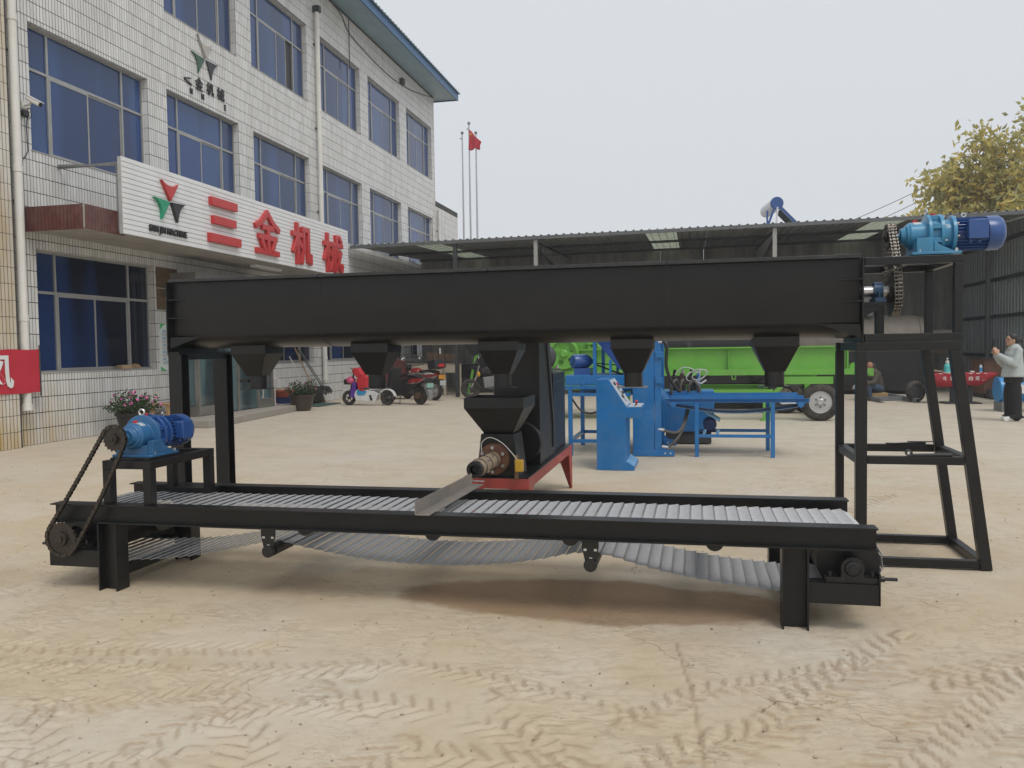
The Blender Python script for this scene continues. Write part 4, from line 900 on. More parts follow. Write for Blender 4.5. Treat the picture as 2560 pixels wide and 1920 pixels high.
for k in range(16): a = 2*math.pi*k/16; rr = .030 if k % 2 else .023; P.append((nx+rr*math.cos(a), 5.60, nz+rr*math.sin(a)))
MB().poly(P, (0, .01, 0)).build('bore', plastic_k, o, smooth=False)
bb = MB()
for y in (5.70, 5.86, 6.03): bb.torus((nx, y, nz), (0,1,0), .0635, .0028, 24, 5)
bb.build('heater_band', dgrey, o)
for y, a in ((5.78, .9), (5.95, .7), (5.75, 2.2), (5.98, 2.0)): MB().tube([(nx+.064*math.sin(a), y-.03, nz+.064*math.cos(a)), (nx+.07*math.sin(a), y+.03, nz+.066*math.cos(a))], .005, 6).build('clasp', steel, o)
cl = MB(); cl.box(nx-.09, nx-.02, 5.575, 5.62, nz-.085, nz-.058); cl.tube([(nx-.06, 5.575, nz-.078), (nx+.07, 5.57, nz-.08)], .005, 6); cl.build('clamp', steel, EXT)
MB().tube(catmull([(nx-.09, 6.12, nz+.05), (nx-.085, 6.12, nz+.13), (nx-.02, 6.12, nz+.17), (nx+.08, 6.10, nz+.13), (nx+.17, 6.09, nz+.04), (nx+.205, 6.08, nz-.01)], 6), .004, 5).build('thermocouple_wire', M('pale_wire', (.6, .58, .55), .5), EXT)
MB().box(nx+.175, nx+.205, 6.09, 6.10, .46, .64).build('bracket_strip', M('brown_bracket', (.22, .14, .07), .6), EXT, smooth=False)
MB().box(nx+.19, nx+.25, 6.035, 6.088, .52, .61).build('junction_box', M('yellow_box', (.55, .33, .03), .4, var=.1), EXT, bevel=.006)
p = MB(); p.lathe((-1.43, 6.75, .66), (-1.43, 6.85, .66), [(0,.10),(.0,.17),(.03,.16),(.05,.17),(.07,.16),(.1,.17),(.1,.1)], 28); p.build('flywheel', blacks, EXT)
MB().cyl((-1.5, 6.46, .66), (-1.48, 6.75, .66), .06, 16).build('main_shaft', dgrey, EXT)
# tall belt guard: flat-sided case that leans back, strap along its edge
g_ = MB(); prof_ = [(6.86, .46), (7.62, .46), (7.62, .62), (7.36, 1.60), (7.06, 1.72), (6.86, 1.62)]
g_.poly([(-1.68, y, z) for y, z in prof_], (.40, 0, 0)); g_.build('belt_guard', blacks, EXT, bevel=.006, smooth=False)
s = MB(); s.poly([(-1.275, 7.10, 1.66), (-1.275, 7.14, 1.66), (-1.275, 7.50, .78), (-1.275, 7.50, .54), (-1.275, 7.46, .54), (-1.275, 7.455, .76)], (.012, 0, 0)); s.build('edge_strap', M('strap_grey', (.04, .041, .043), .5), EXT, smooth=False)
cb = MB(); cb.box(-1.56, -1.305, 7.70, 8.40, .46, 1.21); cbo = cb.build('motor_cabinet', black, EXT, bevel=.004, smooth=False)
MB().box(-1.304, -1.300, 7.72, 8.38, 1.12, 1.125).build('panel_seam', dgrey, cbo, smooth=False)
k_ = MB()
for y in (7.9, 8.06): k_.cyl((-1.301, y, 1.04), (-1.297, y, 1.04), .012, 8)
k_.build('knock_out', plastic_k, cbo)
t = MB(); t.lathe((-1.50, 7.74, 1.36), (-1.50, 8.36, 1.36), [(0,.05),(.01,.13),(.10,.14),(.11,.125),(.5,.125),(.51,.135),(.6,.12),(.62,.04)], 24); t.box(-1.58, -1.42, 7.86, 8.24, 1.245, 1.275); t.build('top_motor', dgrey, EXT)
sc2 = MB()
for y in (7.84, 8.26): sc2.box(-1.58, -1.33, y-.02, y+.02, 1.225, 1.244); sc2.cyl((-1.36, y, 1.211), (-1.36, y, 1.28), .012, 8)
sc2.build('slide_rail', steel, EXT)
tri = MB(); tri.poly([(-1.285, 7.55, .462), (-1.285, 7.62, .462), (-1.285, 7.585, .50)], (.003, 0, 0)); tri.build('warning_mark', white, EXT, smooth=False)

# ------------------------------------------------------------------ control console (blue desk)
CN = thing('control_console', 'bright blue sloping control desk with pale switch panel and kicked-out foot', 'control console', (-.9, 10.0, 0))
cy0, cy1 = 9.66, 10.35
side = [(-1.13, 0), (-.69, 0), (-.69, .045), (-.79, .11), (-.79, .62), (-.62, .62), (-.60, .74), (-.775, .745), (-.985, 1.075), (-1.13, 1.075)]
MB().poly([(x, cy0, z) for x, z in side], (0, cy1-cy0, 0)).build('cabinet', pblue, CN, bevel=.006, smooth=False)
pale = M('pale_panel', (.50, .54, .58), .4, var=.06)
d = Vector((-.985+.775, 0, 1.075-.745)).normalized(); nrm = Vector((d.z, 0, -d.x)); nrm = nrm if nrm.x > 0 else -nrm
a = Vector((-.775, 0, .745)); L = .375
def onp(t, y, e=0): p = a+d*t+nrm*e; return (p.x, y, p.z)
MB().poly([onp(.01, cy0+.03, .001), onp(L, cy0+.03, .001), onp(L, cy1-.03, .001), onp(.01, cy1-.03, .001)], nrm*.004).build('switch_panel', pale, CN, smooth=False)
MB().box(-.765, -.61, cy0+.03, cy1-.03, .7465, .7505).build('desk_panel', pale, CN, smooth=False)
for k, (t, y) in enumerate(((.31, 9.86), (.29, 10.12), (.13, 9.86), (.17, 10.1), (.25, 10.0))):
    p = a+d*t+nrm*.005; MB().cyl((p.x, y, p.z), tuple(Vector((p.x, y, p.z))+nrm*.018), .022, 10).build('push_button', (plastic_k, redpl)[k == 1], CN)
MB().poly([onp(.06, 9.93, .006), onp(.27, 9.93, .006), onp(.27, 9.99, .006), onp(.06, 9.99, .006)], nrm*.002).build('legend_strip', mgrey, CN, smooth=False)
MB().cyl((-.68, 9.95, .75), (-.68, 9.95, .79), .012, 8).sph((-.68, 9.95, .795), .02, 10, 6).build('push_button', redpl, CN)
MB().cyl((-.69, 9.8, .75), (-.66, 9.8, .80), .007, 6).build('push_button', plastic_k, CN)
lb = M('console_light_face', (.20, .40, .62), .35, var=.1)
MB().poly([(-.692, cy0+.02, .05), (-.785, cy0+.02, .108), (-.785, cy1-.02, .108), (-.692, cy1-.02, .05)], (.003, 0, .003)).build('kick_plate', lb, CN, smooth=False)

# ------------------------------------------------------------------ blue hydraulic brick press with hopper
PR = thing('hydraulic_press', 'tall bright blue hydraulic press with slanted side hopper and long floor feet', 'machine', (-.6, 11.6, 0))
py0, py1 = 10.97, 12.25
MB().poly([(-.80, py0, .03), (-.52, py0, .03), (-.52, py0, 1.75), (-.58, py0, 1.75), (-.80, py0, .95)], (0, .05, 0)).build('side_plate', pblue, PR, bevel=.004, smooth=False)
MB().poly([(-.80, py1-.05, .03), (-.52, py1-.05, .03), (-.52, py1-.05, 1.75), (-.58, py1-.05, 1.75), (-.80, py1-.05, .95)], (0, .05, 0)).build('side_plate', pblue, PR, bevel=.004, smooth=False)
MB().box(-.515, -.43, py0+.01, py0+.09, .05, 1.75).build('column', pblue, PR, bevel=.004, smooth=False)
MB().box(-.515, -.43, py1-.09, py1-.01, .05, 1.75).build('column', pblue, PR, bevel=.004, smooth=False)
MB().box(-.80, -.43, py0+.06, py1-.06, 1.55, 1.78).build('crosshead', pblue, PR, bevel=.006, smooth=False)
MB().box(-.78, -.47, py0+.06, py1-.06, .06, .40).build('bed', pblue, PR, bevel=.006, smooth=False)
MB().cyl((-.62, 11.6, .4), (-.62, 11.6, .75), .09, 18).build('ram', steel, PR); MB().box(-.76, -.48, py0+.12, py1-.12, .75, .92).build('mould_box', pblue, PR, bevel=.005, smooth=False)
MB().cyl((-.62, 11.6, 1.1), (-.62, 11.6, 1.55), .10, 18).build('ram', pblue, PR)
for y in (py0+.02, py1-.02):
    f = MB(); f.box(-.80, -.26, y-.035, y+.035, .004, .082); o = f.build('foot', pblue, PR, bevel=.003, smooth=False)
    MB().poly([(-.515, y-.006, .083), (-.36, y-.006, .083), (-.515, y-.006, .24)], (0, .012, 0)).build('gusset', pblue, PR, smooth=False)
    h = MB(); [h.cyl((x, y-.0375, .045), (x, y-.0345, .045), .012, 10) for x in (-.38, -.31)]; h.build('bolt_hole', pale, o)
MB().poly([(-.56, 11.02, .90), (-.30, 11.02, .62), (-.28, 11.02, .66), (-.54, 11.02, .95)], (0, .9, 0)).build('discharge_chute', pblue, PR, smooth=False, bevel=.003)
for z in (1.62, .96, 1.30): MB().box(-.50, -.40, py0-.02, py0+.02, z, z+.08).build('guide_block', pblue, PR, bevel=.006, smooth=False)
# hopper at the side on its own posts
h = MB(); h.add([(-1.36, 11.1, 1.62), (-.82, 11.1, 1.62), (-.82, 12.2, 1.62), (-1.36, 12.2, 1.62), (-.98, 11.1, 1.15), (-.82, 11.1, 1.12), (-.82, 12.2, 1.12), (-.98, 12.2, 1.15)], [(0,1,5,4),(1,2,6,5),(2,3,7,6),(3,0,4,7),(4,5,6,7)])
h.box(-1.40, -.80, 11.05, 11.10, 1.60, 1.635); h.box(-1.40, -.80, 12.2, 12.25, 1.60, 1.635); h.box(-1.41, -1.36, 11.1, 12.2, 1.60, 1.635); h.build('hopper', M('press_blue_dark', (.012, .06, .26), .4, var=.15), PR, smooth=False)
for y in (11.12, 12.18):
    MB().box(-1.335, -1.29, y-.03, y+.03, .95, 1.60).build('hopper_post', pblue, PR, smooth=False); MB().box(-1.12, -1.085, y-.03, y+.03, .95, 1.28).build('hopper_post', pblue, PR, smooth=False)
MB().box(-1.70, -.83, 11.0, 12.2, .945, 1.075).build('feed_box', pblue, PR, bevel=.005, smooth=False)
for y in (10.95, 12.2): MB().box(-1.71, -.82, y-.025, y+.025, .895, .94).build('table_rail', pblue, PR, smooth=False, bevel=.003); MB().box(-1.62, -.82, y-.02, y+.02, .80, .845).build('table_rail', pblue, PR, smooth=False); MB().box(-1.6, -1.0, y-.018, y+.018, .175, .22).build('table_rail', pblue, PR, smooth=False)
MB().box(-1.65, -1.605, 10.98, 12.17, .175, .22).build('table_rail', pblue, PR, smooth=False)
for y in (10.95, 12.18):
    for x in (-1.628, -1.0): MB().box(x-.028, x+.028, y-.028, y+.028, 0, .895).build('leg', pblue, PR, smooth=False)
g2 = MB(); g2.lathe((-1.62, 11.15, 1.26), (-1.36, 11.35, 1.26), [(0,.02),(.002,.085),(.03,.098),(.2,.1),(.24,.085),(.3,.04)], 20); g2.box(-1.60, -1.38, 11.12, 11.45, 1.08, 1.17); m_ = g2.build('motor', dkblue, PR)
fn = MB()
for k in range(7): a_ = k*math.pi/3.5; fn.bar((-1.625, 11.145, 1.26), (-1.625+.06*math.cos(a_)*.6, 11.145+.06*math.cos(a_)*-.78, 1.26+.06*math.sin(a_)), .008, .006)
fn.build('fan_grille', pblue, m_)
MB().box(-1.6, -1.38, 11.1, 11.5, 1.076, 1.085).build('motor_plate', pblue, PR, smooth=False)
MB().tube(catmull([(-1.62, 10.97, .78), (-1.5, 10.96, .62), (-1.36, 10.96, .57), (-1.22, 10.96, .62), (-1.12, 10.97, .72)], 6), .014, 7).build('cable', plastic_k, PR)
MB().tube([(-1.34, 11.3, 1.22), (-.9, 11.3, 1.05)], .012, 6).tube([(-1.4, 11.3, 1.24), (-1.0, 11.3, 1.2)], .008, 6).build('drive_belt', plastic_k, PR)
MB().box(-1.46, -1.43, 10.93, 10.99, .93, .985).build('stop_block', pblue, PR, bevel=.003)
# hydraulics: hoses, valve group, oil tank
hz = M('hose_grey', (.10, .095, .085), .55, var=.3, vs=20)
MB().tube(catmull([(-.46, 11.0, 1.50), (-.38, 10.98, 1.50), (-.35, 10.98, 1.42), (-.36, 11.0, 1.2), (-.30, 11.02, 1.0), (-.20, 11.1, .85)], 7), .022, 8).build('hose', plastic_k, PR)
MB().tube([(-.46, 10.99, 1.505), (-.40, 10.985, 1.505), (-.365, 10.98, 1.49), (-.355, 10.98, 1.45)], .021, 8).build('hose_fitting', steel, PR)
MB().tube(catmull([(-.46, 11.0, .36), (-.32, 11.0, .32), (-.22, 11.02, .32), (-.14, 11.1, .42), (-.09, 11.3, .62)], 7), .02, 8).build('hose', hz, PR)
MB().tube(catmull([(-.46, 11.0, .12), (-.34, 11.0, .13), (-.22, 11.02, .24), (-.13, 11.1, .42), (-.08, 11.3, .60)], 7), .02, 8).build('hose', hz, PR)
for z, x in ((.36, -.47), (.13, -.42)): MB().cyl((x, 11.0, z), (x+.08, 11.0, z-.012), .025, 8).build('hose_fitting', steel, PR)
OT = thing('oil_tank', 'squat bright blue oil tank with a tangle of valves behind the press', 'tank', (-.2, 12.6, 0))
MB().box(-.46, .28, 12.35, 12.95, .19, .79).build('tank', pblue, OT, bevel=.01, smooth=False); MB().box(-.42, .24, 12.38, 12.92, .02, .185).build('plinth', dgrey, OT, smooth=False)
for k, (x, y, s_) in enumerate(((-.30, 12.5, .07), (-.18, 12.45, .06), (-.06, 12.5, .075), (.06, 12.5, .05))):
    MB().box(x-s_/2, x+s_/2, y-.05, y+.05, .79, 1.0+.05*(k % 2)).build('valve', (plastic_k, M('valve_brown', (.07, .04, .03), .5), plastic_k, pblue)[k], OT, bevel=.008)
    MB().cyl((x, y, 1.0), (x+.02, y, 1.10), .022, 10).build('valve_cap', (plastic_k, steel)[k % 2], OT)
for x0_, x1_ in ((-.24, -.33), (-.14, -.2), (-.02, .06), (.02, -.08)): MB().tube(catmull([(x0_, 12.42, .8), (x0_-.02, 12.36, .95), (x1_, 12.33, .86), (x1_+.01, 12.36, .72)], 6), .024, 8).build('hose', hz, OT)
cw = M('white_cable', (.62, .62, .6), .5)
w_ = MB()
for k in range(3): w_.tube([(-.02+.05*k+(.10+.03*(k % 2))*math.cos(t*.45)*(1+.12*math.sin(2*t*.45+k)), 12.36-.02*k, 1.0+.015*k+(.075+.02*(k % 2))*math.sin(t*.45+.3*k)) for t in range(14)], .006, 5, True)
w_.tube(catmull([(-.28, 12.36, 1.03), (-.18, 12.35, 1.13), (-.05, 12.35, 1.12), (.05, 12.36, 1.05)], 6), .007, 5); w_.build('cable_coil', cw, OT)
MB().tube([(.0, 12.36, .93), (.10, 12.35, .90), (.17, 12.35, .95)], .012, 6).build('lever', white, OT)

# ------------------------------------------------------------------ blue take-off conveyor
TC = thing('takeoff_conveyor', 'small bright blue belt conveyor on square legs in front of the wheel', 'conveyor', (.5, 11.35, 0))
for y in (11.02, 11.72): MB().chan((-.38, y, .735), (1.43, y, .735), .04, .05, .006, flip=1 if y > 11.3 else -1).build('side_rail', pblue, TC, smooth=False); MB().box(-.30, 1.36, y-.004+(.02 if y < 11.3 else -.02), y+.004+(.02 if y < 11.3 else -.02), .76, .80).build('side_guard', pblue, TC, smooth=False)
for (x, y) in ((.028, 11.0), (.978, 11.0), (.028, 11.74), (.978, 11.74)): MB().box(x-.026, x+.026, y-.026, y+.026, 0, .709).build('leg', pblue, TC, smooth=False, bevel=.002)
for y in (11.0, 11.74): MB().box(.054, .952, y-.018, y+.018, .255, .295).build('crossbar', pblue, TC, smooth=False)
for x in (-.27, 1.32):
    MB().cyl((x, 11.06, .695), (x, 11.68, .695), .035, 16).build('end_drum', pblue, TC)
    for y in (11.0, 11.74): MB().cyl((x, y-.03, .685), (x, y+.03, .685), .038, 14).box(x-.06, x+.06, y-.02, y+.02, .70, .712).build('bearing_block', pblue, TC)
    MB().cyl((x-.2*(1 if x > 0 else 0), 11.0, .70), (x-.05, 11.0, .70), .009, 6).build('tension_bolt', steel, TC)
bm_ = M('dusty_blue_belt', (.20, .32, .50), .6, var=.3, vs=16, dust=((.42, .48, .55), .6), dscale=4)
P = catmull([(-.27, 0, .735), (.5, 0, .735), (1.32, 0, .735), (1.36, 0, .695), (1.32, 0, .655), (1.0, 0, .60), (.75, 0, .572), (.5, 0, .562), (.25, 0, .575), (.0, 0, .61), (-.27, 0, .655), (-.31, 0, .695), (-.27, 0, .735)], 6)
Q, L = resample(P, 84); H = holder('belt', TC); sl_ = MB().box(-L/84*.47, L/84*.47, 11.08-11.35, 11.66-11.35, -.003, .003).box(-L/84*.1, L/84*.1, 11.08-11.35, 11.66-11.35, .003, .009).mesh('belt_slat', bm_, smooth=False)
for k in range(84):
    p, q = Vector(Q[k]), Vector(Q[k+1]); dd = (q-p).normalized(); z = dd.cross(Vector((0, 1, 0))); m_ = (p+q)/2-TC.location; put('belt_slat', sl_, H, Matrix(((dd.x, 0, z.x, m_.x), (0, 1, 0, 0), (dd.z, 0, z.z, m_.z), (0, 0, 0, 1))))
mo = MB(); mo.lathe((.20, 11.22, .40), (.20, 11.55, .40), [(0,.02),(.002,.075),(.03,.088),(.25,.09),(.28,.07),(.33,.02)], 18); mo.box(.13, .27, 11.3, 11.5, .30, .33); mo.box(.09, .31, 11.26, 11.56, .295, .302); mo_ = mo.build('drive_motor', M('motor_blue_dark', (.01, .03, .11), .4, var=.2), TC)
MB().poly([(.12, 11.2, .56), (.32, 11.2, .44), (.335, 11.2, .47), (.14, 11.2, .59)], (0, .35, 0)).build('guard', lb, TC, smooth=False)
for x in (.10, .27): MB().poly([(x, 11.19, .27), (x+.04, 11.19, .27), (x+.06, 11.19, .34), (x+.02, 11.19, .34)], (0, .01, 0)).build('mount_foot', lb, TC, smooth=False)

# ------------------------------------------------------------------ green machine: trailer with deep side plates
TR = thing('green_trailer', 'bright green wheeled trailer with deep plate sides and drop-leg stand', 'trailer', (.9, 17.4, 0))
tx0, tx1 = -2.6, 2.82; wy = 2.0
for y, s in ((16.42, -1), (16.42+wy, 1)):
    MB().box(tx0, tx1, y, y+.02, .985, 1.40).build('side_plate', green, TR, smooth=False)
    MB().box(tx0, tx1, y+.02*(s > 0)-.09*(s < 0), y+.09*(s > 0), 1.39, 1.415).build('top_flange', green, TR, smooth=False)
    MB().chan((tx0, y+s*.03, .93), (3.24, y+s*.03, .93), .10, .11, .008, flip=-s).build('chassis_rail', green, TR, smooth=False)
    for x in (-1.9, -.6, .64, 2.79): MB().box(x-.006, x+.006, y-.07 if s < 0 else y+.021, y-.001 if s < 0 else y+.09, .99, 1.388).build('stiffener', green, TR, smooth=False)
    MB().chan((1.66, y+s*.03, .77), (2.54, y+s*.03, .77), .09, .14, .008, flip=-s).build('axle_rail', green, TR, smooth=False)
    MB().chan((-.5, y+s*.03, .555), (1.46, y+s*.03, .555), .08, .09, .008, flip=-s).build('lower_rail', green, TR, smooth=False)
    MB().poly([(1.42, y+s*.03-.04, .515), (1.53, y+s*.03-.04, .515), (1.70, y+s*.03-.04, .70), (1.60, y+s*.03-.04, .70)], (0, .08, 0)).build('slanted_strut', green, TR, smooth=False)
    o = MB().box(1.28, 1.42, y-.05, y+.05, .03, .509).build('drop_leg', green if s < 0 else black, TR, smooth=False); MB().box(1.24, 1.46, y-.09, y+.09, 0, .03).build('foot_plate', green if s < 0 else black, o, smooth=False)
MB().box(tx1-.02, tx1, 16.44, 16.42+wy, .99, 1.36).build('tail_plate', green, TR, smooth=False)
for x in (-.4, .6, 1.6, 2.6): MB().box(x-.04, x+.04, 16.46, 16.38+wy, .89, .975).build('crossmember', green, TR, smooth=False)
MB().tube([(.70, 16.37, .88), (.72, 16.37, .79), (.76, 16.37, .79), (.78, 16.37, .88)], .014, 6).build('hook', green, TR)
for x in (2.92,):
    g3 = MB(); g3.cyl((2.92, 16.40, 1.0), (2.92, 16.48, 1.0), .085, 22)
    for k in range(14): a_ = k*math.pi/7; g3.bar((2.92+.08*math.cos(a_), 16.44, 1.0+.08*math.sin(a_)), (2.92+.10*math.cos(a_), 16.44, 1.0+.10*math.sin(a_)), .02, .06, (0, 1, 0))
    g3.build('sprocket', green, TR)
MB().box(3.16, 3.25, 16.36, 16.5, .84, .98).build('bumper_block', green, TR, smooth=False, bevel=.004)
rim_m = M('wheel_steel', (.50, .50, .49), .4, .5, var=.15, vs=9)
def truck_wheel(par, x, y, z, s, r=.355, w_=.22):
    t = MB(); t.lathe((x, y, z), (x, y+s*w_, z), [(.012,.205),(.0,.23),(.0,.29),(.02,.335),(.05,r),(w_-.05,r),(w_-.02,.335),(w_,.29),(w_,.205),(0.012,.205)], 44, caps=False)
    for k in range(44):
        a_ = 2*math.pi*k/44; t.bar((x+(r-.004)*math.cos(a_), y+s*.055, z+(r-.004)*math.sin(a_)), (x+(r-.004)*math.cos(a_), y+s*(w_-.055), z+(r-.004)*math.sin(a_)), .03, .012, (math.cos(a_), 0, math.sin(a_)))
    T = t.build('wheel', rubber, par)
    q = MB(); q.lathe((x, y, z), (x, y+s*.2, z), [(.02,.206),(.004,.208),(.004,.198),(.03,.19),(.075,.185),(.085,.17),(.07,.135),(.035,.125),(.03,.05)], 32); q.build('rim', rim_m, T)
    h = MB(); h.lathe((x, y-s*.02, z), (x, y+s*.05, z), [(0,.02),(.0,.045),(.02,.055),(.03,.075),(.06,.078)], 18); h.build('hub', rim_m, T)
    b = MB()
    for k in range(6): a_ = k*math.pi/3+.5; b.cyl((x+.095*math.cos(a_), y-s*.01, z+.095*math.sin(a_)), (x+.095*math.cos(a_), y+s*.03, z+.095*math.sin(a_)), .014, 6)
    b.build('wheel_nut', dgrey, T)
    v = MB()
    for k in range(8):
        a_ = k*math.pi/4+.2; c_ = Vector((x+.152*math.cos(a_), y+s*.068, z+.152*math.sin(a_))); dt = Vector((-math.sin(a_), 0, math.cos(a_))); v.bar(c_-dt*.028, c_+dt*.028, .018, .03, (math.cos(a_), 0, math.sin(a_)))
    v.build('vent_slot', plastic_k, T, smooth=False)
truck_wheel(TR, 2.31, 16.32, .355, 1); truck_wheel(TR, 2.31, 18.52, .355, -1); truck_wheel(TR, 1.86, 18.3, .355, -1)
MB().cyl((2.31, 16.5, .355), (2.31, 18.4, .355), .05, 12).build('axle', green, TR); MB().box(2.26, 2.36, 16.55, 16.65, .4, .7).box(2.26, 2.36, 18.2, 18.3, .4, .7).build('axle_bracket', green, TR, smooth=False)
# dark wheels/rollers under the trailer bed
UR = thing('black_roller_unit', 'dark roller frame seen under the green trailer bed', 'machine', (.9, 18.9, 0))
for x in (.15, 1.3): MB().lathe((x, 18.65, .80), (x, 19.2, .80), [(0,.06),(0,.15),(.05,.17),(.1,.15),(.5,.15),(.55,.06)], 22).build('roller', dgrey, UR)
MB().box(-.4, 1.9, 18.7, 19.2, .05, .62).build('frame', blacks, UR, smooth=False)

# ------------------------------------------------------------------ green crusher with flywheel
CR = thing('green_crusher', 'bright green jaw crusher with a big spoked flywheel behind the press', 'machine', (-2.2, 16.9, 0))
MB().poly([(-3.1, 16.62, .75), (-1.62, 16.62, .75), (-1.62, 16.62, 1.28), (-1.98, 16.62, 1.58), (-2.1, 16.62, 1.70), (-3.1, 16.62, 1.70)], (0, 1.1, 0)).build('housing', green, CR, bevel=.02, smooth=False)
MB().box(-3.0, -1.2, 16.5, 17.6, .60, .748).build('skid', green, CR, bevel=.01, smooth=False)
for x in (-2.9, -1.4):
    for y in (16.6, 17.5): MB().box(x-.07, x+.07, y-.07, y+.07, 0, .599).build('leg', green, CR, smooth=False)
fw = MB(); fx, fz = -2.54, 1.325
for k in range(40):
    a0, a1 = 2*math.pi*k/40, 2*math.pi*(k+1)/40
P_out = []
f = MB(); f.lathe((fx, 16.24, fz), (fx, 16.40, fz), [(.0,.26),(.0,.295),(.02,.30),(.16,.30),(.16,.26),(0,.26)], 44, caps=False); FWH = f.build('flywheel', green, CR)
n = 72; v = []; fc = []
def inhole(x, z): return any((x-.175*math.cos(t))**2+(z-.175*math.sin(t))**2 < .052**2 for t in [math.pi/2.5*q+.55 for q in range(5)])
disc = MB()
for side_ in (16.30, 16.34):
    for i in range(14):
        for k in range(n):
            r0, r1 = .03+i*.0166, .03+(i+1)*.0166; a0, a1 = 2*math.pi*k/n, 2*math.pi*(k+1)/n; am, rm = (a0+a1)/2, (r0+r1)/2
            if inhole(rm*math.cos(am), rm*math.sin(am)): continue
            disc.add([(fx+r0*math.cos(a0), side_, fz+r0*math.sin(a0)), (fx+r0*math.cos(a1), side_, fz+r0*math.sin(a1)), (fx+r1*math.cos(a1), side_, fz+r1*math.sin(a1)), (fx+r1*math.cos(a0), side_, fz+r1*math.sin(a0))], [(0,1,2,3)])
for q in range(5):
    t = math.pi/2.5*q+.55; disc.lathe((fx+.175*math.cos(t), 16.297, fz+.175*math.sin(t)), (fx+.175*math.cos(t), 16.345, fz+.175*math.sin(t)), [(0,.052),(0,.058),(.048,.058),(.048,.052),(0,.052)], 20, caps=False)
disc.build('disc', green, FWH, smooth=False); MB().lathe((fx, 16.22, fz), (fx, 16.5, fz), [(0,.03),(0,.055),(.03,.06),(.05,.085),(.25,.085)], 20).build('hub', green, FWH)
for (x, z, r) in ((-1.78, 1.37, .06), (-1.80, 1.02, .065), (-1.57, 1.05, .05), (-1.97, 1.22, .07)): MB().lathe((x, 16.45, z), (x, 16.62, z), [(0,.02),(.0,r*.6),(.03,r*.65),(.03,r),(.1,r)], 18).build('bearing_cap', green, CR)
for (p, q) in (((-2.0, 1.45), (-1.95, 1.15)), ((-1.88, 1.14), (-1.66, 1.30)), ((-2.06, 1.60), (-2.06, 1.30)), ((-2.28, 1.02), (-2.26, .75)), ((-2.2, 1.02), (-2.17, .75))): MB().bar((p[0], 16.56, p[1]), (q[0], 16.56, q[1]), .06, .05, (0, 1, 0)).build('rib', green, CR, smooth=False)
MB().box(-2.12, -1.90, 16.52, 16.7, 1.50, 1.60).build('lug', green, CR, bevel=.01)
MB().poly([(-1.92, 16.61, 1.24), (-1.72, 16.61, 1.35), (-1.70, 16.61, 1.26), (-1.88, 16.61, 1.16)], (0, .008, 0)).build('jaw_opening', plastic_k, CR, smooth=False)

# ------------------------------------------------------------------ dark dryer drum in the shed
DD = thing('dryer_drum', 'huge dark horizontal dryer drum standing in the shadow of the shed', 'machine', (1.6, 25.8, 0))
dm = M('drum_shell', (.20, .175, .15), .6, .2, var=.2, vs=3)
MB().lathe((2.4, 25.8, 1.45), (6.2, 25.8, 1.45), [(0,.80),(3.8,.80)], 40).build('shell', dm, DD)
MB().lathe((-3.9, 25.8, 1.45), (2.38, 25.8, 1.45), [(0,.78),(6.26,.78)], 40).build('black_shell', blacks, DD)
for x in (-2.6, -.2, 2.3): MB().lathe((x, 25.8, 1.45), (x+.12, 25.8, 1.45), [(0,.78),(0,.85),(.12,.85),(.12,.78)], 40).build('tyre_ring', dgrey, DD)
MB().lathe((6.22, 25.8, 1.45), (7.5, 25.8, 1.45), [(0,.78),(.14,.76),(.34,.42),(.42,.36),(1.0,.36)], 28).build('end_cone', dm, DD)
MB().box(-3.4, 6.2, 25.0, 26.5, .12, 1.22).build('plinth', blacks, DD, smooth=False)
for x in (-3.2, -.5, 2.0, 4.8): MB().box(x-.1, x+.1, 25.05, 26.45, 0, .119).build('foot', dgrey, DD, smooth=False)
MB().box(4.5, 5.0, 25.3, 25.5, 2.24, 2.75).build('control_box', mgrey, DD, smooth=False, bevel=.01)
def tyre(name, label, c, ax, r=.36, w_=.2, flat=False):
    t = MB(); a_ = Vector(ax).normalized(); c = Vector(c); t.lathe(c-a_*w_/2, c+a_*w_/2, [(0,r*.62),(0,r*.82),(.03,r*.95),(.05,r),(w_-.05,r),(w_-.03,r*.95),(w_,r*.82),(w_,r*.62),(0,r*.62)], 32, caps=False)
    T = thing(name, label, 'tyre', (c.x, c.y, 0)); t.build('tread', rubber, T)
    MB().lathe(c-a_*w_*.3, c+a_*w_*.3, [(0,.04),(0,r*.4),(.02,r*.55),(.0,r*.625),(w_*.6,r*.625)], 24).build('rim', dgrey, T); return T
tyre('loose_tyre', 'dusty black tyre leaning by the shaded dryer drum', (5.27, 21.75, .26), (.5, -1, .12), .26, .17)

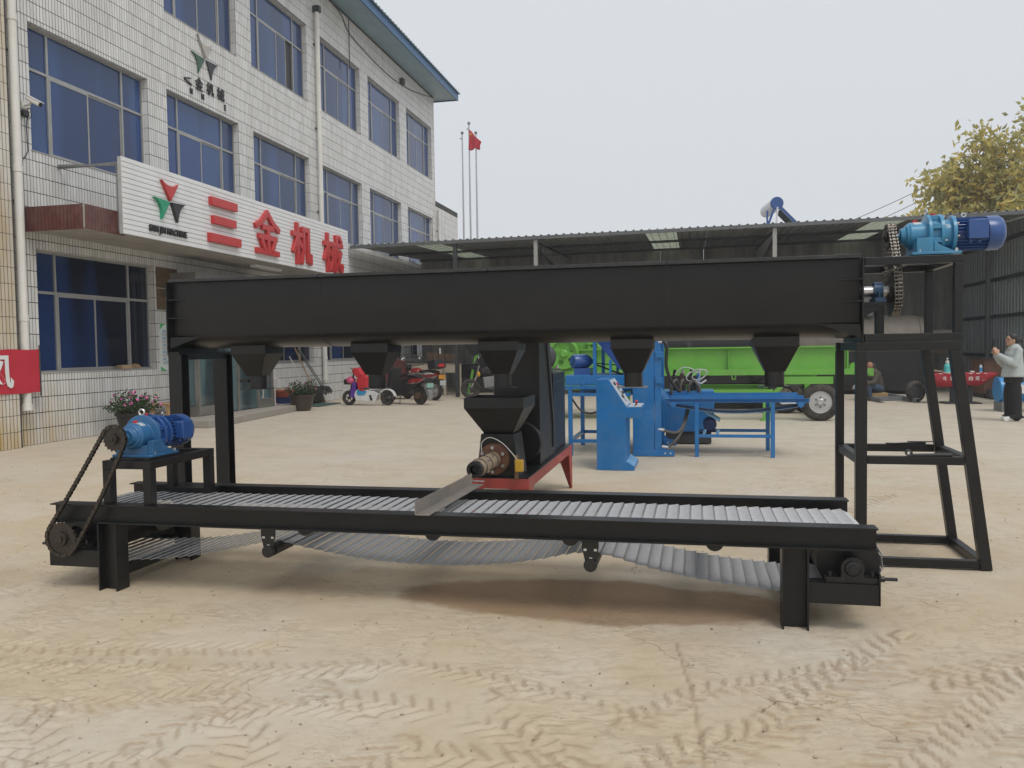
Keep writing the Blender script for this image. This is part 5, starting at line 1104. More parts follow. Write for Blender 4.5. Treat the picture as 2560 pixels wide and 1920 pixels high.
# ------------------------------------------------------------------ open shed
SH = thing('open_shed', 'long open-fronted shed with grey ribbed sheet roof and stained back wall', 'shed', (-1, 27.5, 0))
shz = lambda x, y: 4.79+.0075*x+(y-24)*.036
SY0, SY1 = 24.0, 31.0; SXR = 8.9
sheet = M('grey_sheet', (.33, .345, .345), .5, .1, var=.15, vs=1.5, dust=((.15, .13, .10), .2))
def skylight_mat():
    m = bpy.data.materials.new('skylight_sheet'); m.use_nodes = True; t = m.node_tree; t.nodes.clear(); o = t.nodes.new('ShaderNodeOutputMaterial')
    a_, b_ = t.nodes.new('ShaderNodeBsdfTranslucent'), t.nodes.new('ShaderNodeBsdfDiffuse'); a_.inputs[0].default_value = (.36, .40, .31, 1); b_.inputs[0].default_value = (.4, .44, .36, 1)
    geo = t.nodes.new('ShaderNodeNewGeometry'); t.links.new(node_mix(t, node_range(t, node_noise(t, geo.outputs['Position'], 1.5, 5), .35, .7), (.40, .44, .34), (.26, .28, .21)), a_.inputs[0])
    mx_ = t.nodes.new('ShaderNodeMixShader'); mx_.inputs[0].default_value = .35; t.links.new(a_.outputs[0], mx_.inputs[1]); t.links.new(b_.outputs[0], mx_.inputs[2]); t.links.new(mx_.outputs[0], o.inputs[0]); return m
skl = skylight_mat()
PW = .9; x = XW+.1; k = 0
while x < 22:
    mb = MB(); nrib = 4; prof2 = []
    for r in range(nrib):
        b0 = x+r*PW/nrib; prof2 += [(b0, 0), (b0+.13, 0), (b0+.15, .032), (b0+.19, .032), (b0+.21, 0)]
    prof2.append((x+PW-.003, 0)); n = len(prof2)
    for yy in (SY0, SY1+.4):
        for th in (0, -.004): mb.v += [(px, yy, shz(px, yy)+h+th) for px, h in prof2]
    lit = any(abs(x+PW/2-c) < PW/2 for c in (-7.9, -1.25, 5.6))
    for i in range(n-1): mb.f += [(i, i+1, 2*n+i+1, 2*n+i)]+([] if lit else [(n+i+1, n+i, 3*n+i, 3*n+i+1), (i, n+i, n+i+1, i+1)])
    mb.build('roof_sheet', skl if lit else sheet, SH, smooth=False); x += PW; k += 1
fa = MB(); fa.add([(XW+.1, SY0-.01, shz(XW, SY0)-.10), (22, SY0-.01, shz(22, SY0)-.10), (22, SY0-.01, shz(22, SY0)-.006), (XW+.1, SY0-.01, shz(XW, SY0)-.006), (XW+.1, SY0+.03, shz(XW, SY0)-.10), (22, SY0+.03, shz(22, SY0)-.10), (22, SY0+.03, shz(22, SY0)-.008), (XW+.1, SY0+.03, shz(XW, SY0)-.008)], [(0,1,2,3),(4,7,6,5),(0,4,5,1),(3,2,6,7),(0,3,7,4),(1,5,6,2)])
fa.build('front_fascia', M('fascia_grey', (.13, .137, .137), .5, var=.1), SH, smooth=False)
for yy in (27.4, 30.7): MB().bar((XW+.1, yy, shz(XW, yy)-.05), (14, yy, shz(14, yy)-.05), .05, .08).build('purlin', dgrey, SH, smooth=False)
def wallmat():
    m = bpy.data.materials.new('stained_concrete_wall'); m.use_nodes = True; t = m.node_tree; b = t.nodes['Principled BSDF']; geo = t.nodes.new('ShaderNodeNewGeometry')
    mp = t.nodes.new('ShaderNodeMapping'); mp.inputs['Scale'].default_value = (2.2, 1, .25); t.links.new(geo.outputs['Position'], mp.inputs[0])
    c = node_mix(t, node_range(t, node_noise(t, mp.outputs[0], 1.3, 7, .7), .38, .66), (.20, .195, .185), (.42, .40, .365)); t.links.new(c, b.inputs['Base Color']); b.inputs['Roughness'].default_value = .9; return m
wm = wallmat()
mb = MB(); x = XW
while x < SXR: x2 = min(x+1.55, SXR); mb.box(x+.005, x2-.005, SY1, SY1+.2, 0, shz(x, SY1)-.02); x = x2
mb.build('back_wall', wm, SH, smooth=False)
for xp in (-7.04, -4.56, 2.2, SXR):
    q = MB(); q.box(xp-.055, xp+.055, 24.05, 24.16, 0, shz(xp, 24.1)-.12); q.build('post', M('post_paint', (.36, .36, .34), .6, var=.15) if xp > -6 else dgrey, SH, smooth=False)
for xp in (-4.56, 2.2):     # lattice girder running back from each post
    g5 = MB(); g5.bar((xp, 24.2, shz(xp, 24)-.18), (xp, SY1-.01, shz(xp, 31)-.18), .06); g5.bar((xp, 24.2, shz(xp, 24)-.35), (xp, SY1-.01, shz(xp, 31)-1.1), .06)
    g5.build('girder_chord', dgrey, SH, smooth=False); yy = 24.6
    while yy < SY1-.1: f_ = (yy-24.2)/(SY1-24.2); MB().box(xp-.02, xp+.02, yy-.02, yy+.02, shz(xp, yy)-.38-.72*f_, shz(xp, yy)-.16).build('girder_bar', mgrey, SH, smooth=False); yy += .45
rw = M('green_grey_sheet', (.31, .345, .345), .5, .1, var=.12, vs=2)
mb = MB(); y = 19.0     # ribbed side wall
while y < SY1:
    mb.box(SXR, SXR+.01, y, y+.18, .0, shz(SXR, y)-.05); mb.box(SXR-.03, SXR-.001, y+.18, y+.235, .0, shz(SXR, y)-.05); y += .235
mb.build('side_wall', rw, SH, smooth=False)
for z in (1.04, 2.2, 3.3, 4.4): MB().box(SXR-.10, SXR-.032, 19.0, SY1, z-.05, z+.05).build('girt', dgrey, SH, smooth=False)
for y in (27.75, 20.2): MB().box(SXR-.2, SXR-.105, y-.05, y+.05, 0, shz(SXR, y)-.1).build('post', mgrey, SH, smooth=False)

# ------------------------------------------------------------------ solar heater, flagpoles, wires, tree
SO = thing('solar_water_heater', 'blue and white solar water heater on the shed roof', 'water heater', (2.6, 27.8, 5.1))
MB().lathe((2.62, 27.8, 5.98), (2.42, 29.5, 5.98), [(0,.02),(.0,.19),(.03,.205),(.05,.21)], 26).build('end_cap', dkblue, SO)
MB().cyl((2.614, 27.851, 5.98), (2.42, 29.5, 5.98), .205, 24).build('tank', white, SO)
MB().box(2.28, 2.34, 27.76, 27.8, 5.0, 5.75).build('frame', dkblue, SO, smooth=False)
fr = MB(); fr.bar((2.52, 27.78, 5.80), (2.25, 27.78, 5.05), .07); fr.bar((2.72, 27.78, 5.82), (3.35, 27.78, 5.12), .08); fr.bar((2.5, 27.78, 5.3), (3.1, 27.78, 5.3), .05); fr.build('side_frame', dkblue, SO, smooth=False)
MB().tube([(2.62, 27.76, 5.84), (2.58, 27.76, 5.1)], .03, 8).build('drain_pipe', white, SO)
for k in range(10): MB().cyl((2.75, 27.9+k*.15, 5.86), (3.45, 27.9+k*.15, 5.10), .028, 8).build('vacuum_tube', dgrey, SO)
polem = M('pole_steel', (.50, .51, .52), .35, .5, var=.1)
for (x, h, lab) in ((-12.62, 13.5, 'bare grey flagpole nearest the office block'), (-12.22, 14.0, 'grey flagpole flying the red flag'), (-11.83, 13.45, 'bare grey flagpole on the side away from the office block')):
    FP = thing('flagpole', lab, 'flagpole', (x, 45, 0), 'flagpoles behind the shed'); MB().lathe((x, 45, 0), (x, 45, h), [(0,.075),(h*.5,.06),(h,.04)], 12).build('pole', polem, FP); MB().sph((x, 45, h+.05), .09, 10, 7).build('finial', mgrey, FP); MB().tube([(x-.05, 44.96, h-.25), (x-.10, 44.94, h-.3)], .035, 6).build('pulley', mgrey, FP)
FG = thing('red_flag', 'red flag with yellow stars hanging from the middle flagpole', 'flag', (-11.8, 44.9, 12.6)); mb = MB(); n, m = 18, 10
def flagpt(u, v, e=0):
    x = -12.20+u*.66+.03*math.sin(v*4+u*8); z = 13.70-v*1.12-u*.72*(1-v)**1.3-.05*math.sin(u*9)*(v); return (x, 44.9-.08*math.sin(u*11+v*2)-e, z)
for i in range(n+1):
    for j in range(m+1): mb.v.append(flagpt(i/n, j/m))
for i in range(n):
    for j in range(m): a = i*(m+1)+j; mb.f.append((a, a+1, a+m+2, a+m+1))
fo = mb.build('cloth', M('flag_red', (.48, .02, .035), .7, var=.08), FG); fo.modifiers.new('thick', 'SOLIDIFY').thickness = .006
yel = M('flag_yellow', (.75, .50, .06), .6)
def star(u, v, r):
    P = []
    for k in range(10): a = math.pi/2+k*math.pi/5; rr = r if k % 2 == 0 else r*.42; P.append(Vector(flagpt(u+rr*math.cos(a)*.9, v-rr*math.sin(a)*.6, .03)))
    return MB().poly(P, (0, -.005, 0))
star(.13, .20, .12).build('star', yel, FG, smooth=False)
for (u, v) in ((.25, .12), (.30, .2), (.30, .3), (.25, .38)): star(u, v, .035).build('star', yel, FG, smooth=False)
for k, (z0, z1, lb_) in enumerate(((10.32, 11.75, 'upper thin overhead wire beside the tree'), (9.4, 11.05, 'lower thin overhead wire beside the tree'))):
    p0, p1 = Vector((4.0, 60, z0-2.6)), Vector((16, 60, z1+.45)); tag(MB().tube([p0.lerp(p1, t/14)-Vector((0, 0, .35*math.sin(math.pi*t/14))) for t in range(15)], .022, 5).build('overhead_wire', dgrey, None), lb_, 'wire', 'overhead wires')
def leaf_material(name, c1, c2, c3):
    m = bpy.data.materials.new(name); m.use_nodes = True; t = m.node_tree; b = t.nodes['Principled BSDF']; geo = t.nodes.new('ShaderNodeNewGeometry')
    r1 = node_range(t, node_noise(t, geo.outputs['Position'], 1.1, 3, .6), .4, .6); ri = geo.outputs['Random Per Island']
    c = node_mix(t, r1, c1, c2); c = node_mix(t, node_range(t, ri, .72, .9), c, c3); t.links.new(c, b.inputs['Base Color']); b.inputs['Roughness'].default_value = .65
    b.inputs['Transmission Weight'].default_value = 0; b.inputs['Subsurface Weight'].default_value = 0
    tr = t.nodes.new('ShaderNodeBsdfTranslucent'); t.links.new(c, tr.inputs[0]); mx_ = t.nodes.new('ShaderNodeMixShader'); mx_.inputs[0].default_value = .3
    t.links.new(b.outputs[0], mx_.inputs[1]); t.links.new(tr.outputs[0], mx_.inputs[2]); t.links.new(mx_.outputs[0], t.nodes['Material Output'].inputs[0]); return m
bark = M('bark', (.12, .10, .085), .9, var=.3, vs=8, bump=.4, bs=30)
def tree(name, label, base, seed):
    rg = random.Random(seed); T = thing(name, label, 'tree', base); tr = MB(); tips = []
    def grow(p, d, L, r, lv):
        q = p+d*L; mid = p.lerp(q, .5)+Vector((rg.uniform(-1, 1), rg.uniform(-1, 1), 0))*L*.05; tr.tube([p, mid, q], [r, r*.82, r*.64], 7 if lv < 2 else 4)
        if lv >= 2: tips.append((q, lv)); tips.append((mid, lv))
        if lv >= 5: return
        for k in range(3 if lv < 4 else 2):
            ax = Vector((rg.uniform(-1, 1), rg.uniform(-1, 1), rg.uniform(-.25, .5))).normalized(); nd = (d*.75+ax*.85).normalized(); nd.z = max(nd.z, -.1)
            grow(q, nd.normalized(), L*rg.uniform(.64, .86), r*.6, lv+1)
    grow(Vector(base), Vector((.02, 0, 1)), 3.4, .24, 0); trunk = tr.build('trunk', bark, T)
    pts = []; V = []; F = []
    for q, lv in tips:
        for _ in range(32 if lv >= 4 else 18):
            c = q+Vector((rg.gauss(0, .38), rg.gauss(0, .38), rg.gauss(0, .30))); s = rg.uniform(.09, .21); n_ = Vector((rg.gauss(0, 1), rg.gauss(0, 1), rg.gauss(0, 1)-.1)).normalized(); a = n_.orthogonal().normalized(); a = Quaternion(n_, rg.uniform(0, 6.28)) @ a; b = n_.cross(a); o = len(V)
            V += [c-a*s, c-a*s*.25+b*s*.5+n_*s*.16, c+a*s-n_*s*.2, c-a*s*.25-b*s*.5+n_*s*.16]; F += [(o, o+1, o+2), (o, o+2, o+3)]
    cr = MB(); off = Vector(base); cr.v = [tuple(v) for v in V]; cr.f = F; me = bpy.data.meshes.new('crown'); me.from_pydata([tuple(v-off) for v in V], [], F); me.materials.append(leaf_material('autumn_leaves', (.46, .44, .16), (.66, .52, .13), (.36, .35, .17))); o = bpy.data.objects.new('crown', me); COL.objects.link(o); o.parent = T; return T
tree('autumn_tree', 'yellowing broad-crowned tree rising behind the shed roof', (13.4, 37.0, -.9), 5)

# ------------------------------------------------------------------ potted flowers and clutter by the entrance
leafg = leaf_material('plant_leaf', (.035, .075, .025), (.055, .10, .035), (.06, .05, .035)); pinkm = M('pink_petal', (.62, .12, .36), .6, var=.2, vs=20)
def potplant(name, label, x, y, z, rt, h, rs, hs, nst, nfl, mat, seed):
    rg = random.Random(seed); T = thing(name, label, 'potted plant', (x, y, z))
    MB().lathe((x, y, z), (x, y, z+h), [(0,rt*.66),(h*.3,rt*.82),(h*.85,rt*.97),(h*.86,rt*1.06),(h,rt*1.08),(h,rt*.94),(h*.8,rt*.9)], 24).build('pot', mat, T)
    st = MB(); lf = MB(); fl = []
    for k in range(nst):
        a = rg.uniform(0, 6.28); rr = rs*math.sqrt(rg.random()); top = Vector((x+rr*math.cos(a), y+rr*math.sin(a), z+h+hs*rg.uniform(.35, 1)*(1-.35*(rr/rs)**2))); b0 = Vector((x+rr*.35*math.cos(a), y+rr*.35*math.sin(a), z+h*.85)); mid = b0.lerp(top, .5)+Vector((0, 0, .03)); st.tube([b0, mid, top], .004, 4)
        for q in range(22):
            t = rg.uniform(.2, 1.05); c = b0.lerp(top, t)+Vector((rg.gauss(0, .03), rg.gauss(0, .03), rg.gauss(0, .015))); s = rg.uniform(.028, .05); d = Vector((rg.gauss(0, 1), rg.gauss(0, 1), rg.gauss(.2, .5))).normalized(); b = d.orthogonal().normalized(); b = Quaternion(d, rg.uniform(0, 6.28)) @ b; o = len(lf.v)
            lf.v += [tuple(c-d*s*.2), tuple(c+d*s*.6+b*s*.38), tuple(c+d*s*1.5), tuple(c+d*s*.6-b*s*.38)]; lf.f.append((o, o+1, o+2, o+3))
        if k < nfl: fl.append(top+Vector((0, 0, .01)))
    st.build('stems', M('stem_green', (.06, .09, .03), .7), T); lo = lf.build('leaves', leafg, T, smooth=False); lo['kind'] = 'stuff'
    for c in fl:
        f = MB(); nn = Vector((rg.uniform(.1, .9), rg.uniform(-.9, .1), rg.uniform(.2, .8))).normalized(); a_ = nn.orthogonal().normalized()
        for k in range(5): d = Quaternion(nn, k*1.2566) @ a_; b = nn.cross(d); o = len(f.v); f.v += [tuple(c), tuple(c+d*.018+b*.013+nn*.005), tuple(c+d*.029+nn*.003), tuple(c+d*.018-b*.013+nn*.005)]; f.f.append((o, o+1, o+2, o+3))
        f.build('flower', pinkm, T, smooth=False)
brownpot = M('brown_glaze', (.055, .04, .03), .35, var=.25, vs=6, bump=.15, bs=20)
potplant('potted_plant', 'black pot of pink flowers behind the conveyor motor', -9.95, 13.05, 0, .27, .40, .50, .40, 60, 24, plastic_k, 3)
potplant('potted_plant', 'brown glazed pot of dark leaved flowers at the end of the doorstep', -9.42, 18.62, 0, .30, .40, .42, .42, 42, 7, brownpot, 4)
STL = thing('wooden_stool', 'pale wooden stool against the wall behind the flower pot', 'stool', (-10.2, 14.4, 0))
MB().box(-10.42, -10.0, 14.18, 14.75, .44, .475).build('seat', wood, STL, smooth=False, bevel=.004)
for x in (-10.38, -10.04):
    for y in (14.22, 14.71): MB().box(x-.025, x+.025, y-.025, y+.025, 0, .44).build('leg', wood, STL, smooth=False)
MB().box(-10.06, -10.02, 14.245, 14.685, .18, .22).box(-10.40, -10.36, 14.245, 14.685, .18, .22).build('rail', wood, STL, smooth=False)
carton = M('cardboard', (.36, .25, .15), .8, var=.12)
cbx = MB(); cbx.box(-10.59, -10.47, 13.5, 13.78, 1.175, 1.25); cbx.poly([(-10.54, 13.76, 1.20), (-10.47, 13.82, 1.27), (-10.48, 14.0, 1.24), (-10.5, 14.1, 1.18)], (.006, 0, .006)); tag(cbx.build('cardboard_scrap', carton, None, smooth=False), 'torn cardboard scrap lying on the ground floor window sill', 'cardboard')
def tub(name, label, x, y, z, r0, r1, h, mat):
    T = MB(); T.lathe((x, y, z), (x, y, z+h), [(0,.01),(0,r0),(h,r1),(h,r1+.015),(h-.012,r1+.015),(h-.02,r1-.004),(.01,r0-.01)], 24, caps=False); return tag(T.build(name, mat, None), label, name.split('_')[-1])
tub('plastic_bucket', 'dark blue plastic bucket under the orange basin by the wall', -10.18, 19.12, .151, .22, .27, .16, M('bucket_blue', (.02, .04, .15), .4))
tub('plastic_basin', 'orange red plastic basin stacked on the blue bucket', -10.18, 19.12, .312, .20, .29, .17, M('basin_orange', (.55, .13, .07), .4))
cl = MB(); cl.sph((-10.22, 19.05, .49), (.10, .16, .05), 10, 6); cl.sph((-10.14, 19.2, .50), (.09, .1, .04), 10, 6); tag(cl.build('floor_cloth', M('old_cloth', (.35, .22, .15), .9, var=.3, vs=12, bump=.4, bs=30), None), 'crumpled brown cloths heaped in the orange basin', 'cloth')
def stick(name, label, p, q, r, mat, head=None, cat='broom', hm=None):
    T = thing(name, label, cat, (q[0], q[1], min(p[2], q[2]))); MB().tube([p, q], r, 8).build('handle', mat, T)
    if head: head.build('head', hm, T)
    return T
hd = MB(); rg = random.Random(9)
for k in range(70): a = rg.uniform(0, 6.28); hd.tube([(-10.32, 21.72, .46), (-10.30+.05*math.cos(a), 21.85+.14*math.cos(a*1.3), .42+.04*math.sin(a)), (-10.28+.08*math.cos(a), 21.98+.16*math.sin(a), .22+rg.uniform(0, .12))], .008, 4)
mopm = M('mop_yarn', (.07, .075, .075), .95, var=.4, vs=20)
stick('floor_mop', 'grey headed mop with a blue tipped pole leaning on the window sill', (-10.36, 20.42, 1.50), (-10.32, 21.72, .47), .016, M('mop_pole', (.25, .27, .28), .4, .4), hd, 'mop', mopm)
h2 = MB(); rg = random.Random(11)
for k in range(60): a = rg.uniform(0, 6.28); h2.tube([(-10.32, 21.55, .50), (-10.30+.04*math.cos(a), 21.62+.1*math.cos(a*1.3), .45), (-10.28+.06*math.cos(a), 21.66+.14*math.sin(a), .20+rg.uniform(0, .1))], .008, 4)
stick('floor_mop', 'dark pole mop leaning beside the blue tipped mop', (-10.40, 20.36, 1.53), (-10.32, 21.55, .5), .014, M('mop_pole_dark', (.10, .11, .12), .4, .3), h2, 'mop', mopm)
stick('bamboo_broom', 'brown bamboo broom handle leaning between the white stick and the mops', (-10.42, 20.26, 1.55), (-10.2, 21.2, .05), .016, wood, MB().poly([(-10.22, 21.15, .35), (-10.2, 21.0, .02), (-10.18, 21.45, .02), (-10.2, 21.3, .32)], (.05, 0, 0)), 'broom', M('broom_dark', (.06, .045, .035), .9))
stick('white_broom', 'thin white broom handle leaning behind the brown flower pot', (-10.42, 19.95, 1.33), (-10.25, 20.75, .2), .013, pvc, MB().box(-10.3, -10.2, 20.6, 21.0, .0, .2), 'broom', plastic_k)
bk = MB(); bk.poly([(-10.1, 20.7, .12), (-10.1, 21.25, .10), (-10.12, 21.2, .48), (-10.12, 20.8, .50)], (-.2, 0, .02)); tag(bk.build('waste_basket', M('basket_black', (.02, .018, .017), .7, var=.3, vs=20), None, smooth=False), 'tipped black waste basket behind the brown flower pot', 'basket')
tag(MB().box(-10.2, -9.55, 19.85, 21.2, .004, .03).build('wet_tray', M('tray_green', (.05, .10, .09), .5), None, bevel=.008), 'low dark green drip tray under the mops', 'tray')
DP = thing('dustpan_set', 'dustpan with long thin handle and pale bag by the entrance', 'dustpan', (-10.2, 18.4, .15))
MB().poly([(-10.3, 18.2, .152), (-10.0, 18.2, .152), (-10.0, 18.55, .152), (-10.3, 18.55, .25)], (0, 0, .02)).build('pan', M('dustpan_pink', (.28, .17, .19), .5), DP, smooth=False); MB().tube([(-10.2, 18.35, .2), (-10.22, 18.3, .9)], .009, 6).build('handle', dgrey, DP); MB().sph((-10.15, 18.42, .26), (.12, .14, .09), 12, 7).build('bag', white, DP)
stick('squeegee', 'upright white squeegee pole standing by the entrance lobby', (-10.0, 18.36, .95), (-10.0, 18.36, .155), .014, pvc, MB().box(-10.02, -9.98, 18.2, 18.52, .80, .83), 'squeegee', pvc)

# ------------------------------------------------------------------ two wheelers
def wheel2(par, x, z, r, w_, hubm, spokes, y=0):
    t = MB(); t.torus((x, y, z), (0, 1, 0), r-w_/2, w_/2, 30, 8); W = t.build('wheel', rubber, par, world=False)
    q = MB(); q.lathe((x, y-.02, z), (x, y+.02, z), [(0,r-w_*.95),(.04,r-w_*.95),(.04,r-w_*1.25),(0,r-w_*1.25),(0,r-w_*.95)], 28, caps=False); q.cyl((x, y-.05, z), (x, y+.05, z), r*.18, 12)
    for k in range(spokes): a = 2*math.pi*k/spokes+.3; q.bar((x+r*.12*math.cos(a), y, z+r*.12*math.sin(a)), (x+(r-w_*1.1)*math.cos(a), y, z+(r-w_*1.1)*math.sin(a)), .02, .016, (0, 1, 0))
    q.build('rim', hubm, W, world=False); return W
def sidepoly(pts, hw): return MB().poly([(x, -hw, z) for x, z in pts], (0, 2*hw, 0))
def pb(o, name, mat, par, bev=.012): return o.build(name, mat, par, bevel=bev, world=False, smooth=False)
chrome = M('chrome', (.7, .7, .7), .15, 1.0, var=.05); whitep = M('scooter_white', (.72, .72, .72), .3, var=.05, coat=.3); skyb = M('scooter_blue', (.05, .33, .62), .3, coat=.3, var=.1); crimson = M('crimson_paint', (.36, .015, .02), .28, coat=.4, var=.1)
purple = M('purple_cloth', (.10, .03, .30), .7, var=.2); redcl = M('red_cover', (.55, .03, .045), .45, var=.15, vs=8); pinkp = M('pink_plastic', (.62, .10, .22), .4, var=.1)
def frame_local(x, y, ang): return dict(loc=(x, y, 0), rz=R(ang))
K1 = thing('electric_scooter', 'white and blue electric scooter with red and purple front cover', 'scooter', (-8.45, 20.5, 0), None, R(178))
wheel2(K1, .56, .2, .2, .075, dgrey, 5); wheel2(K1, -.54, .2, .2, .075, dgrey, 5)
pb(sidepoly([(.33, .14), (.38, .30), (.30, .42), (-.05, .46), (-.22, .36), (-.30, .30), (-.24, .12), (.0, .10)], .10), 'body', whitep, K1)
pb(sidepoly([(.30, .30), (.28, .43), (.12, .44), (.0, .38), (.06, .28), (.22, .26)], .108), 'side_panel', skyb, K1, .01)
pb(sidepoly([(.40, .18), (.50, .28), (.40, .62), (.30, .60), (.34, .34)], .11), 'leg_shield', purple, K1, .02)
pb(sidepoly([(.24, .40), (.30, .70), (.20, .78), (.10, .80), (-.02, .76), (-.02, .45), (.1, .38)], .13), 'seat_cover', redcl, K1, .03)
pb(sidepoly([(.28, .74), (.42, .90), (.38, 1.0), (.22, 1.0), (.08, .80)], .13), 'front_cover', redcl, K1, .03)
MB().sph((.50, .0, .66), (.13, .13, .11), 14, 9).build('helmet', pinkp, K1, world=False)
b_ = MB(); b_.tube([(.36, -.27, 1.0), (.38, 0, .92), (.36, .27, 1.0)], .015, 8); b_.tube([(.40, 0, .9), (.56, 0, .2)], .022, 8); b_.build('handlebar', plastic_k, K1, world=False)
pb(sidepoly([(.74, .38), (.70, .43), (.52, .44), (.52, .41), (.68, .39)], .05), 'front_mudguard', whitep, K1, .008)
P = [(-.54+.245*math.cos(t), .2+.245*math.sin(t)) for t in [R(a) for a in range(20, 171, 15)]]; Q = [(-.54+.215*math.cos(t), .2+.215*math.sin(t)) for t in [R(a) for a in range(170, 19, -15)]]
pb(sidepoly(P+Q, .06), 'rear_mudguard', whitep, K1, .004); pb(sidepoly([(-.14, .48), (-.36, .50), (-.40, .46), (-.2, .42)], .07), 'rear_rack', whitep, K1, .008)
k_ = MB(); k_.tube([(-.1, .45, .46), (-.3, .1, .38), (-.5, .1, .24)], .012, 6); k_.tube([(-.50, .1, .2), (-.46, .16, .01)], .012, 6); k_.tube([(-.5, .0, .5), (-.5, .0, .7)], .02, 6); k_.build('stand', dgrey, K1, world=False)
pb(sidepoly([(-.16, .14), (-.12, .28), (-.06, .28), (-.1, .14)], .112), 'badge', plastic_k, K1, .002); pb(sidepoly([(.48, .56), (.66, .56), (.66, .70), (.48, .70)], .10), 'front_basket', plastic_k, K1)
def moped(label, x, y, ang, box=False, red=crimson):
    T = thing('motor_scooter' if not box else 'motorcycle', label, 'scooter' if not box else 'motorcycle', (x, y, 0), None, R(ang)); r = .25 if not box else .29; wb = .62 if not box else .66
    wheel2(T, wb, r, r, .10, dgrey, 5); wheel2(T, -wb, r, r, .11, dgrey if not box else steel, 0 if not box else 6)
    MB().tube([(wb, .0, r), (wb-.18, 0, .66), (wb-.26, 0, .98)], .03, 8).build('fork', steel, T, world=False)
    h = MB(); h.tube([(wb-.36, -.36, 1.03), (wb-.28, -.15, 1.0), (wb-.26, 0, .98), (wb-.28, .15, 1.0), (wb-.36, .36, 1.03)], .014, 8); h.tube([(wb-.3, -.24, 1.02), (wb-.26, -.27, 1.18)], .007, 6); h.tube([(wb-.3, .24, 1.02), (wb-.26, .27, 1.18)], .007, 6); h.build('handlebar', plastic_k, T, world=False)
    m = MB(); m.sph((wb-.25, -.29, 1.2), (.02, .06, .04), 10, 6); m.sph((wb-.25, .29, 1.2), (.02, .06, .04), 10, 6); m.build('mirror', steel, T, world=False)
    MB().sph((wb-.12, 0, .93), (.09, .11, .1), 12, 8).build('headlamp', plastic_k, T, world=False)
    if box:
        pb(sidepoly([(.34, .72), (.38, .86), (.22, .93), (.02, .88), (-.05, .78), (.1, .72)], .11), 'fuel_tank', red, T, .03); pb(sidepoly([(.0, .78), (-.05, .86), (-.45, .88), (-.75, .84), (-.75, .78), (-.3, .74)], .12), 'seat', plastic_k, T, .02)
        pb(sidepoly([(.25, .30), (.30, .62), (-.15, .68), (-.2, .36), (.0, .26)], .11), 'engine', mgrey, T, .02); pb(sidepoly([(-.2, .60), (-.2, .76), (-.78, .80), (-.85, .72)], .10), 'tail_cover', crimson, T, .015)
        pb(sidepoly([(-.58, .90), (-.56, 1.14), (-.90, 1.18), (-.96, .94)], .20), 'top_box', plastic_k, T, .03); MB().box(-.97, -.93, -.10, .10, .97, 1.05).build('reflector', redpl, T, world=False)
        MB().tube([(-.35, .14, .86), (-.9, .14, .93), (-.95, 0, .93), (-.9, -.14, .93), (-.35, -.14, .86)], .012, 6).build('rack', plastic_k, T, world=False)
        pb(sidepoly([(-.80, .74), (-.82, .78), (-.97, .62), (-1.0, .48), (-.97, .46)], .05), 'rear_mudguard', plastic_k, T, .005); MB().box(-1.02, -1.0, -.1, .1, .44, .58).build('number_plate', M('plate_pale', (.42, .46, .44), .5), T, world=False); MB().box(-.98, -.955, -.11, .11, .62, .74).build('tail_lamp', M('amber_lamp', (.55, .25, .03), .3), T, world=False)
        MB().tube([(.1, -.13, .3), (-.4, -.15, .3), (-.85, -.15, .38)], .04, 10).build('exhaust', steel, T, world=False)
    else:
        pb(sidepoly([(.44, .25), (.52, .40), (.42, .92), (.30, .98), (.32, .60), (.28, .30)], .20), 'leg_shield', plastic_k, T, .03); pb(sidepoly([(.3, .22), (.3, .32), (-.05, .34), (-.1, .24)], .15), 'floorboard', plastic_k, T)
        pb(sidepoly([(-.02, .30), (.02, .66), (-.5, .76), (-.92, .70), (-.94, .62), (-.5, .46), (-.2, .28)], .15), 'tail_body', plastic_k, T, .03); pb(sidepoly([(-.28, .58), (-.42, .70), (-.88, .71), (-.90, .64), (-.5, .55)], .16), 'side_panel', red, T, .02)
        pb(sidepoly([(.06, .70), (.04, .80), (-.2, .84), (-.52, .80), (-.55, .76), (-.2, .74)], .15), 'seat', plastic_k, T, .03)
        MB().tube([(-.35, .17, .80), (-.75, .19, .86), (-.98, .17, .82), (-1.0, 0, .83), (-.98, -.17, .82), (-.75, -.19, .86), (-.35, -.17, .80)], .012, 8).tube([(-.3, .18, .56), (-.75, .19, .60), (-.98, .17, .72)], .010, 8).tube([(-.3, -.18, .56), (-.75, -.19, .60), (-.98, -.17, .72)], .010, 8).build('rack', chrome, T, world=False)
        pb(sidepoly([(-.80, .52), (-.86, .56), (-1.02, .36), (-1.03, .18), (-.99, .18)], .08), 'mud_flap', mgrey, T, .006); MB().box(-1.0, -.985, -.11, .11, .46, .58).build('number_plate', M('plate_green', (.25, .45, .38), .5), T, world=False)
        MB().cyl((-wb, -.12, r), (-wb, .12, r), .10, 16).build('hub_motor', M('hub_brown', (.14, .09, .06), .5, .4), T, world=False)
    MB().tube([(0, .15, .3), (-.05, .22, .01)], .012, 6).build('stand', dgrey, T, world=False); return T
moped('black scooter with crimson tail and chrome rack behind the white scooter', -7.62, 21.0, 152)
moped('red tanked motorcycle carrying a black top box', -7.78, 22.85, 146, True)
K4 = moped('black motorcycle with windscreen and silver front wheel by the green pole', -5.78, 23.5, 195, True, plastic_k)
